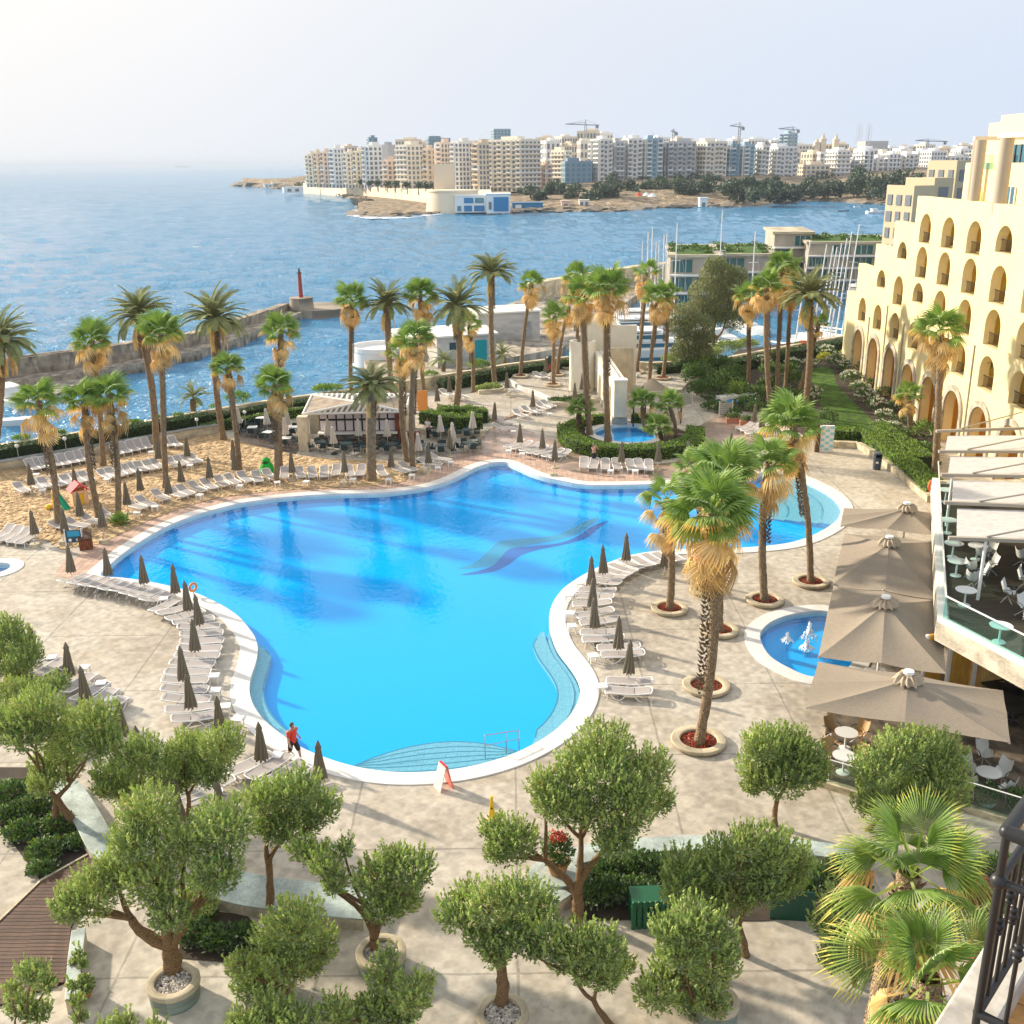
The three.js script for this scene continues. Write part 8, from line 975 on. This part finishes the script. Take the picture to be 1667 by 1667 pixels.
// ================================================================= lower foreground
{
  // broad low walls with pale teal tops round the planting beds
  const bw = (label, pts, w, h = 0.5) => { const t = thing('bench_wall', V(0, 0, 0), 0, label, 'low wall', 'teal-topped low walls'), s = smooth(px(pts, h), 4, false); mesh('wall', ribbon(s, w * 0.92, 0, h - 0.06), M.wall, t); mesh('teal_top', ribbon(s, w, h - 0.06, h, false, 0.015), M.tealTop, t); };
  bw('curved low wall with a teal top behind the left shrub bed', [[92, 1262], [118, 1292], [142, 1330], [165, 1372], [182, 1388]], 0.95); bw('wide low teal-topped wall in the lower middle behind the planter', [[360, 1436], [420, 1450], [490, 1458], [550, 1466], [600, 1470]], 1.5); bw('grey-teal low wall curving under the flower pot', [[1010, 1378], [940, 1392], [890, 1412], [880, 1440], [915, 1466]], 0.9); bw('straight grey-teal low wall behind the dark shrub bank on the right', [[1010, 1378], [1120, 1372], [1240, 1374], [1340, 1382], [1410, 1392]], 0.8);
  bw('short pale wall beside the boardwalk at the lower left', [[128, 1512], [122, 1560], [118, 1625]], 0.42);
  // boardwalk: every plank its own piece
  const t = thing('boardwalk', V(0, 0, 0), 0, 'dark wooden boardwalk crossing the lower left corner', 'boardwalk'); t.userData.kind = 'structure';
  const poly = smooth(px([[-70, 1560], [0, 1502], [67, 1437], [164, 1383], [184, 1392], [150, 1450], [116, 1512], [112, 1560], [104, 1603], [0, 1638], [-70, 1650]]), 1), zs = poly.map((p) => p[1]), pm = [0.85, 1, 1.1, 1.25].map((k) => std([0.17 * k, 0.1 * k, 0.075 * k], 0.7, { map: again(T.stone, 0.5) }));
  for (let z = Math.min(...zs); z < Math.max(...zs); z += 0.165) { const xs = []; for (let i = 0; i < poly.length; i++) { const [xa, za] = poly[i], [xb, zb] = poly[(i + 1) % poly.length]; if ((za > z + 0.08) !== (zb > z + 0.08)) xs.push(xa + (xb - xa) * (z + 0.08 - za) / (zb - za)); } xs.sort((a, b) => a - b); if (xs.length > 1 && xs[1] - xs[0] > 0.15) mesh('plank', new THREE.BoxGeometry(xs[xs.length - 1] - xs[0], 0.05, 0.148).translate((xs[0] + xs[xs.length - 1]) / 2, 0.06, z + 0.08), pm[Math.floor(rnd() * 4)], t); }
  mesh('joist', flat(poly, 0.012), M.dark, t); mesh('edge_strip', ribbon(px([[-70, 1560], [0, 1502], [67, 1437], [164, 1383]]), 0.08, 0.01, 0.12), M.planter, t);
  // pots, green bin, wooden planter boxes
  const pot = (x, y, r, label, fol, flowers, mat = M.planter) => { const p = G(x, y), q = thing('flower_pot', p, 0, label, 'flower pot', 'flower pots'); mesh('pot', new THREE.LatheGeometry([[0, 0], [r * 0.6, 0], [r * 0.85, r * 0.8], [r * 1.0, r * 1.15], [r * 1.06, r * 1.2], [r * 1.0, r * 1.27], [r * 0.85, r * 1.2], [0, r * 1.15]].map((a) => new THREE.Vector2(...a)), 28), mat, q); const L = new Leaves().clump(V(0, r * 2.2, 0), r * 1.35, r * 1.3, r * 1.35, 1300, 0.11, 0.07, { tone: 0.3, shell: 0.4 }); mesh('foliage', L.geo, fol, q); if (flowers) { const f = new Leaves(); for (let i = 0; i < 9; i++) f.clump(V(rr(-0.3, 0.3) * r * 2, r * 3.2 + rr(0, 0.15), rr(-0.3, 0.3) * r * 2), 0.12, 0.1, 0.12, 30, 0.09, 0.06); mesh('flowers', f.geo, F.red, q); } return q; };
  { const q = thing('pot_stand', G(908, 1444), 0, 'cream round plinth under the red-flowered pot', 'plinth'); new MB().cyl(0, 0, 0, 0.62, 0.55, 0.5, 26).build('drum', M.wall, q); new MB().cyl(0, 0.5, 0, 0.7, 0.7, 0.07, 26).build('top', M.tealTop, q); const p2 = pot(908, 1444, 0.42, 'terracotta bowl with a round shrub and red flowers on the cream plinth', F.shrub, true, M.terracotta); p2.position.y = 0.57; }
  for (const [x, y, l] of [[1604, 1318, 'white pot with a grassy plant behind the dining deck glass, left of two'], [1655, 1328, 'white pot with a dark plant behind the dining deck glass, right of two']]) { const p2 = pot(x, y, 0.32, l, F.shrub, false, std([0.55, 0.6, 0.56], 0.4)); }
  pot(141, 1622, 0.2, 'small terracotta pot of the thin sapling beside the teal kerb', F.olive, false, M.terracotta);
  { const g = std([0.006, 0.1, 0.04], 0.45), q = thing('green_crate', G(1064, 1496), 0.05, 'dark green ribbed rubbish enclosure among the shrubs', 'bin store'); for (let i = 0; i < 9; i++) new MB().box(-0.72 + i * 0.18, 0.5, 0.42, 0.13, 1.0, 0.06).ball(-0.72 + i * 0.18, 1.0, 0.42, 0.065, 0.7, 8, 5).build('slat', g, q); new MB().box(0, 0.8, 0.36, 1.6, 0.09, 0.05).box(0, 0.25, 0.36, 1.6, 0.09, 0.05).build('rail', g, q); new MB().box(0, 0.45, -0.1, 1.5, 0.9, 0.8).build('body', g, q); }
  { const g = std([0.006, 0.07, 0.04], 0.5), q = thing('green_fence', V(0, 0, 0), 0, 'dark green slatted fence below the wide olive on the right', 'fence'), a = G(1255, 1496), b = G(1322, 1500); for (let i = 0; i < 16; i++) { const p = a.clone().lerp(b, i / 15); new MB().box(p.x, 0.55, p.z, 0.1, 1.1, 0.04).build('slat', g, q); } new MB().bar(V(a.x, 0.9, a.z - 0.04), V(b.x, 0.9, b.z - 0.04), 0.035, 4).bar(V(a.x, 0.25, a.z - 0.04), V(b.x, 0.25, b.z - 0.04), 0.035, 4).build('rail', g, q); }
  const box = (x, y, w, h, d, ry, label) => { const q = thing('wooden_planter', G(x, y), ry, label, 'planter', 'wooden planters'), n = Math.round(h / 0.14); for (let i = 0; i < n; i++) { new MB().box(0, 0.07 + i * h / n, d / 2, w, h / n - 0.02, 0.04).build('slat', M.cedar, q); new MB().box(-w / 2, 0.07 + i * h / n, 0, 0.04, h / n - 0.02, d).build('slat', M.cedar, q); } new MB().box(0, h / 2, -0.02, w - 0.06, h - 0.02, d - 0.1).build('box', M.wood, q); new MB().box(0, h + 0.03, d / 2, w + 0.1, 0.06, 0.1).box(0, h + 0.03, -d / 2, w + 0.1, 0.06, 0.1).box(-w / 2, h + 0.03, 0, 0.1, 0.06, d).box(w / 2, h + 0.03, 0, 0.1, 0.06, d).build('rim', M.cedar, q); mesh('foliage', new Leaves().clump(V(0, h + 0.3, 0), w * 0.42, 0.42, d * 0.45, 1200, 0.14, 0.07, { tone: 0.3 }).geo, F.shrub, q); };
  box(1625, 1462, 2.2, 1.0, 0.9, -0.15, 'orange-brown wooden planter box with green plants behind the balcony rail'); box(1612, 1570, 1.2, 1.5, 0.8, -0.15, 'tall orange-brown slatted planter beside the close fan palm');
  { const gm = new THREE.MeshPhysicalMaterial({ color: lin(0.8, 0.9, 0.86), transmission: 1, thickness: 0, roughness: 0.03 }), q = thing('glass_balustrade', V(0, 0, 0), 0, 'clear glass balustrade along the front of the lower dining deck', 'balustrade'), l = [[1324, 1275], [1400, 1298], [1480, 1306], [1560, 1316], [1667, 1350], [1740, 1366]]; for (let i = 0; i + 1 < l.length; i++) { const a = G(...l[i]), b = G(...l[i + 1]); const g = mesh('glass_panel', new THREE.BoxGeometry(a.distanceTo(b) * 0.98, 0.95, 0.016), gm, q); g.position.copy(a.clone().lerp(b, 0.5)).setY(0.72); g.rotation.y = Math.atan2(-(b.z - a.z), b.x - a.x); new MB().bar(a.clone().setY(1.22), b.clone().setY(1.22), 0.028, 6).build('rail', M.white, q); } mesh('kerb', ribbon(px(l), 0.3, 0, 0.26), M.planter, q); }
  // a step of paler paving lying across the front
  struct('front_path', flat(px([[880, 1388], [1010, 1366], [1110, 1358], [1240, 1360], [1420, 1378], [1410, 1388], [1240, 1372], [1110, 1370], [1010, 1378], [890, 1400]]), 0.006), std([0.5, 0.48, 0.45], 0.7, { map: again(T.mottle, 0.2) }));
}
// ================================================================= balcony with iron railing at the lower right corner
{
  const Y = 18.95, t = thing('balcony', V(0, 0, 0), 0, 'hotel balcony with orange floor tiles and a pale ledge in the lower right corner', 'balcony');
  const e0 = G(1514, 1675, Y + 0.12), e1 = G(1606, 1532, Y + 0.12), dir = e1.clone().sub(e0).setY(0).normalize(), nrm = V(-dir.z, 0, dir.x); if (nrm.x < 0) nrm.negate();
  const A = e0.clone().addScaledVector(dir, -3), B = e1.clone().addScaledVector(dir, 2.2), W = 0.23;
  const quad = (a, b, o0, o1) => [[a.x + nrm.x * o0, a.z + nrm.z * o0], [b.x + nrm.x * o0, b.z + nrm.z * o0], [b.x + nrm.x * o1, b.z + nrm.z * o1], [a.x + nrm.x * o1, a.z + nrm.z * o1]];
  mesh('ledge', slab(quad(A, B, 0, W), Y - 0.3, Y + 0.12, [], 0.015), std([0.72, 0.68, 0.6], 0.7, { map: again(T.mottle, 0.5) }), t); mesh('slab', slab(quad(A, B, W, 4), Y - 0.3, Y - 0.04), M.wall, t);
  const tl = [0.9, 1, 1.12].map((k) => std([0.66 * k, 0.33 * k, 0.1 * k], 0.45, { map: again(T.mottle, 0.8) })); for (let i = 0; i < 16; i++) for (let k = 0; k < 8; k++) { const a = A.clone().addScaledVector(dir, 1.2 + i * 0.3), q = quad(a, a.clone().addScaledVector(dir, 0.292), W + k * 0.3, W + k * 0.3 + 0.292); mesh('floor_tile', slab(q, Y - 0.04, Y - 0.01), tl[(i * 7 + k * 3) % 3], t); }
  const r = thing('iron_railing', V(0, 0, 0), 0, 'black wrought-iron railing with knuckled bars on the lower right balcony', 'railing'), iron = M.iron;
  const C = G(1588, 1668, Y + 0.12), P = (s, h) => C.clone().addScaledVector(dir, s).setY(Y + 0.12 + h), Q = (s, h) => C.clone().addScaledVector(nrm, s).setY(Y + 0.12 + h);
  const rail = (h, rad, nm) => { new MB().bar(P(0, h), P(3.4, h), rad, 10).ball(P(0, h).x, P(0, h).y, P(0, h).z, rad, 1, 10, 8).bar(P(0, h), Q(2.6, h), rad, 10).build(nm, iron, r); };
  rail(1.08, 0.034, 'top_rail'); rail(0.82, 0.02, 'middle_rail'); rail(0.07, 0.022, 'bottom_rail');
  const bar = (p0, i) => { const m = new MB(), p = p0.clone(), y0 = 0.28 + 0.1 * (i % 3); m.bar(p, p.clone().add(V(0, 0.74, 0)), 0.011, 7); for (const y of [0, 0.035, 0.07]) m.ball(p.x, p.y + y0 + y, p.z, y === 0.035 ? 0.03 : 0.023, 0.7, 10, 6); m.build('baluster', iron, r); };
  for (let k = 1; k < 26; k++) bar(P(k * 0.125, 0.08), k); for (let k = 1; k < 20; k++) bar(Q(k * 0.125, 0.08), k);
  for (const q of [P(0, 0), P(1.6, 0), P(3.2, 0)]) new MB().bar(q, q.clone().add(V(0, 1.08, 0)), 0.019, 8).ball(q.x, q.y + 0.82, q.z, 0.04, 1, 12, 8).build('post', iron, r);
}
// ================================================================= people
function field(res, c, half, f) { // marching cubes over a cube of side 2*half round c
  const mc = new MarchingCubes(res, new THREE.MeshBasicMaterial(), false, false, 90000); mc.isolation = 0; const h = res / 2, p = V(0, 0, 0);
  for (let z = 0; z < res; z++) for (let y = 0; y < res; y++) for (let x = 0; x < res; x++) { p.set(c.x + (x - h) / h * half, c.y + (y - h) / h * half, c.z + (z - h) / h * half); mc.field[x + y * res + z * res * res] = -f(p) * 100; }
  mc.update(); const n = mc.count, g = new THREE.BufferGeometry(), a = mc.positionArray.slice(0, n * 3), q = mc.normalArray.slice(0, n * 3); for (let i = 0; i < n * 3; i += 3) { a[i] = c.x + a[i] * half; a[i + 1] = c.y + a[i + 1] * half; a[i + 2] = c.z + a[i + 2] * half; }
  g.setAttribute('position', new THREE.BufferAttribute(new Float32Array(a), 3)); g.setAttribute('normal', new THREE.BufferAttribute(new Float32Array(q), 3)); g.setAttribute('uv', new THREE.BufferAttribute(new Float32Array(n * 2), 2)); return g;
}
const capD = (p, a, b, ra, rb) => { const ab = b.clone().sub(a), t = clamp(p.clone().sub(a).dot(ab) / ab.lengthSq()); return p.distanceTo(a.clone().addScaledVector(ab, t)) - (ra + (rb - ra) * t); };
const smin = (a, b, k) => { const h = clamp(0.5 + 0.5 * (b - a) / k); return b + (a - b) * h - k * h * (1 - h); };
const union = (p, caps, k) => { let d = 9; for (const [a, b, ra, rb] of caps) d = smin(d, capD(p, a, b, ra, rb), k); return d; };
function handCaps(w, dir, palm) { // five unequal, slightly curled fingers and a thumb from the side of the palm
  const side = dir.clone().cross(palm).normalize(), c = [[w, w.clone().addScaledVector(dir, 0.085), 0.026, 0.034]];
  [[-0.03, 0.06], [-0.01, 0.072], [0.011, 0.068], [0.031, 0.052]].forEach(([s, l]) => { const k = w.clone().addScaledVector(dir, 0.09).addScaledVector(side, s), m = k.clone().addScaledVector(dir, l * 0.55).addScaledVector(palm, 0.012), e = m.clone().addScaledVector(dir, l * 0.4).addScaledVector(palm, 0.028); c.push([k, m, 0.0095, 0.009], [m, e, 0.009, 0.0075]); });
  const k = w.clone().addScaledVector(dir, 0.03).addScaledVector(side, -0.03), m = k.clone().addScaledVector(side, -0.03).addScaledVector(dir, 0.03), e = m.clone().addScaledVector(dir, 0.03).addScaledVector(palm, 0.01); c.push([k, m, 0.013, 0.011], [m, e, 0.011, 0.009]); return c;
}
function figure(name, pos, turn, label, J, look) { // J: joints in metres, facing +z
  const t = thing(name, pos, turn, label, 'person'), v = Object.fromEntries(Object.entries(J).map(([k, a]) => [k, V(...a)])), caps = [];
  const pelvis = v.hipL.clone().lerp(v.hipR, 0.5), chest = v.shL.clone().lerp(v.shR, 0.5);
  caps.push([pelvis.clone().add(V(0, 0.03, 0)), chest.clone().add(V(0, -0.12, 0)), 0.135, 0.145], [v.shL, v.shR, 0.075, 0.075], [chest, v.neck, 0.075, 0.058], [v.neck, v.head, 0.055, 0.055], [v.hipL, v.hipR, 0.115, 0.115]);
  for (const s of ['L', 'R']) caps.push([v['sh' + s], v['el' + s], 0.055, 0.042], [v['el' + s], v['wr' + s], 0.042, 0.028], [v['hip' + s], v['kn' + s], 0.088, 0.056], [v['kn' + s], v['an' + s], 0.058, 0.037]);
  const body = field(76, V(0, 0.9, 0), 1.02, (p) => union(p, caps, 0.035)), geos = [body];
  for (const s of ['L', 'R']) { const w = v['wr' + s], d = w.clone().sub(v['el' + s]).normalize(), pal = V(s === 'L' ? -1 : 1, 0, 0).addScaledVector(d, -d.x * (s === 'L' ? -1 : 1)).normalize(), hc = handCaps(w.clone().addScaledVector(d, -0.01), d, pal); geos.push(field(56, w.clone().addScaledVector(d, 0.09), 0.13, (p) => union(p, hc, 0.007))); }
  const H = v.head, f = V(...(look.face ?? [0, 0, 1])).normalize(), rt = f.clone().cross(V(0, 1, 0)).normalize(), hd = (p) => { const q = p.clone().sub(H), a = q.dot(f), b = q.dot(rt), y = q.y; let d = Math.hypot(a / 0.098, (y - 0.02) / 0.122, b / 0.078) - 1; d *= 0.08; d = smin(d, capD(p, H.clone().addScaledVector(f, 0.035).add(V(0, -0.06, 0)), H.clone().addScaledVector(f, 0.06).add(V(0, -0.085, 0)), 0.045, 0.03), 0.03); d = smin(d, capD(p, H.clone().addScaledVector(f, 0.088).add(V(0, 0.01, 0)), H.clone().addScaledVector(f, 0.113).add(V(0, -0.025, 0)), 0.009, 0.015), 0.01); for (const s of [-1, 1]) { d = smin(d, capD(p, H.clone().addScaledVector(rt, s * 0.078).add(V(0, 0.01, 0)), H.clone().addScaledVector(rt, s * 0.085).addScaledVector(f, -0.012).add(V(0, -0.02, 0)), 0.016, 0.011), 0.008); d = Math.max(d, -(p.distanceTo(H.clone().addScaledVector(rt, s * 0.032).addScaledVector(f, 0.1).add(V(0, 0.015, 0))) - 0.016)); d = smin(d, p.distanceTo(H.clone().addScaledVector(rt, s * 0.032).addScaledVector(f, 0.082).add(V(0, 0.013, 0))) - 0.013, 0.004); } d = smin(d, capD(p, H.clone().addScaledVector(f, 0.088).addScaledVector(rt, -0.018).add(V(0, -0.058, 0)), H.clone().addScaledVector(f, 0.088).addScaledVector(rt, 0.018).add(V(0, -0.058, 0)), 0.008, 0.008), 0.006); return d; };
  geos.push(field(64, H, 0.17, hd)); mesh('body', mergeGeometries(geos), std(look.skin ?? [0.5, 0.29, 0.2], 0.6), t);
  mesh('hair', field(44, H, 0.18, (p) => { const q = p.clone().sub(H), a = q.dot(f); let d = (Math.hypot((a + 0.012) / 0.108, (q.y - 0.03) / 0.128, q.dot(rt) / 0.088) - 1) * 0.09; return Math.max(d, a - 0.055 - 0.25 * (q.y - 0.04), -q.y - 0.045); }), std(look.hair ?? [0.05, 0.045, 0.04], 0.8), t);
  if (look.shirt) { const sc = [[pelvis.clone().add(V(0, 0.0, 0)), chest.clone().add(V(0, -0.12, 0)), 0.16, 0.168], [v.shL, v.shR, 0.092, 0.092], [chest.clone().add(V(0, -0.1, 0)), chest, 0.15, 0.09]]; for (const s of ['L', 'R']) sc.push([v['sh' + s], v['sh' + s].clone().lerp(v['el' + s], 0.62), 0.08, 0.07]); mesh('shirt', field(64, chest.clone().lerp(pelvis, 0.4), 0.62, (p) => Math.max(union(p, sc, 0.04) + 0.004 * Math.sin(p.y * 40 + p.x * 25), pelvis.y - 0.03 - p.y, p.y - (v.neck.y - 0.035))), std(look.shirt, 0.8), t); }
  const leg = look.long ? 0.96 : 0.8, lc = [[v.hipL, v.hipR, 0.135, 0.135], [pelvis, pelvis.clone().add(V(0, 0.1, 0)), 0.15, 0.15]]; for (const s of ['L', 'R']) { lc.push([v['hip' + s], look.long ? v['kn' + s] : v['hip' + s].clone().lerp(v['kn' + s], leg), 0.108, look.long ? 0.082 : 0.098]); if (look.long) lc.push([v['kn' + s], v['an' + s].clone().add(V(0, 0.03, 0)), 0.08, 0.07]); }
  mesh(look.long ? 'trousers' : 'shorts', field(72, V(pelvis.x, look.long ? 0.55 : 0.75, pelvis.z), look.long ? 0.72 : 0.55, (p) => Math.max(union(p, lc, 0.025), p.y - pelvis.y - 0.1)), std(look.pants, 0.8), t);
  for (const s of ['L', 'R']) { const a = v['an' + s], toe = V(...(look['toe' + s] ?? [0, 0, 1])).normalize(); mesh('shoe', field(40, a.clone().addScaledVector(toe, 0.06).add(V(0, -0.03, 0)), 0.2, (p) => Math.max(union(p, [[a.clone().addScaledVector(toe, -0.04).add(V(0, -0.045, 0)), a.clone().addScaledVector(toe, 0.15).add(V(0, -0.055, 0)), 0.048, 0.042], [a, a.clone().add(V(0, -0.04, 0)), 0.045, 0.05]], 0.03), 0)), std(look.shoe ?? [0.03, 0.03, 0.03], 0.6), t); }
  return t;
}
figure('person', G(479, 1239), headingOf(479, 1239, 30, 14) + Math.PI / 2, 'person walking along the front pool rim in a red shirt, black shorts and dark shoes', { hipL: [0.09, 0.93, 0], hipR: [-0.09, 0.93, 0], knL: [0.1, 0.52, 0.24], knR: [-0.1, 0.5, -0.08], anL: [0.1, 0.09, 0.32], anR: [-0.1, 0.15, -0.42], shL: [0.19, 1.44, 0.03], shR: [-0.19, 1.44, 0.03], elL: [0.3, 1.18, -0.14], elR: [-0.33, 1.2, 0.14], wrL: [0.33, 1.0, 0.02], wrR: [-0.42, 1.05, 0.34], neck: [0, 1.5, 0.03], head: [0, 1.64, 0.06] }, { shirt: [0.72, 0.055, 0.03], pants: [0.02, 0.02, 0.022], toeR: [0, -0.5, 0.8], hair: [0.08, 0.06, 0.05] });
figure('person', G(967, 757), 0.5, 'bare-chested person in black shorts standing with arms raised to the face near the far loungers', { hipL: [0.09, 0.93, 0], hipR: [-0.09, 0.93, 0], knL: [0.1, 0.5, 0.02], knR: [-0.1, 0.5, 0.0], anL: [0.11, 0.09, 0], anR: [-0.11, 0.09, 0], shL: [0.19, 1.44, 0], shR: [-0.19, 1.44, 0], elL: [0.26, 1.3, 0.22], elR: [-0.26, 1.3, 0.22], wrL: [0.09, 1.55, 0.26], wrR: [-0.09, 1.55, 0.26], neck: [0, 1.5, 0.01], head: [0, 1.64, 0.04] }, { pants: [0.02, 0.02, 0.022], skin: [0.42, 0.24, 0.17] });
figure('person', G(697, 713), -0.7, 'waiter in a white shirt and black trousers standing by the wooden bar', { hipL: [0.09, 0.95, 0], hipR: [-0.09, 0.95, 0], knL: [0.11, 0.52, 0.05], knR: [-0.1, 0.52, 0], anL: [0.13, 0.09, 0.02], anR: [-0.11, 0.09, -0.02], shL: [0.2, 1.46, 0], shR: [-0.2, 1.46, 0], elL: [0.27, 1.18, -0.04], elR: [-0.27, 1.18, 0.04], wrL: [0.25, 0.95, 0.12], wrR: [-0.2, 1.05, 0.26], neck: [0, 1.52, 0], head: [0, 1.66, 0.03] }, { shirt: [0.8, 0.8, 0.82], pants: [0.02, 0.02, 0.025], long: true, skin: [0.36, 0.2, 0.14] });
scene.fog = new THREE.FogExp2(new THREE.Color(0.72, 0.82, 0.95), 0.00009);
renderer.render(scene, camera);
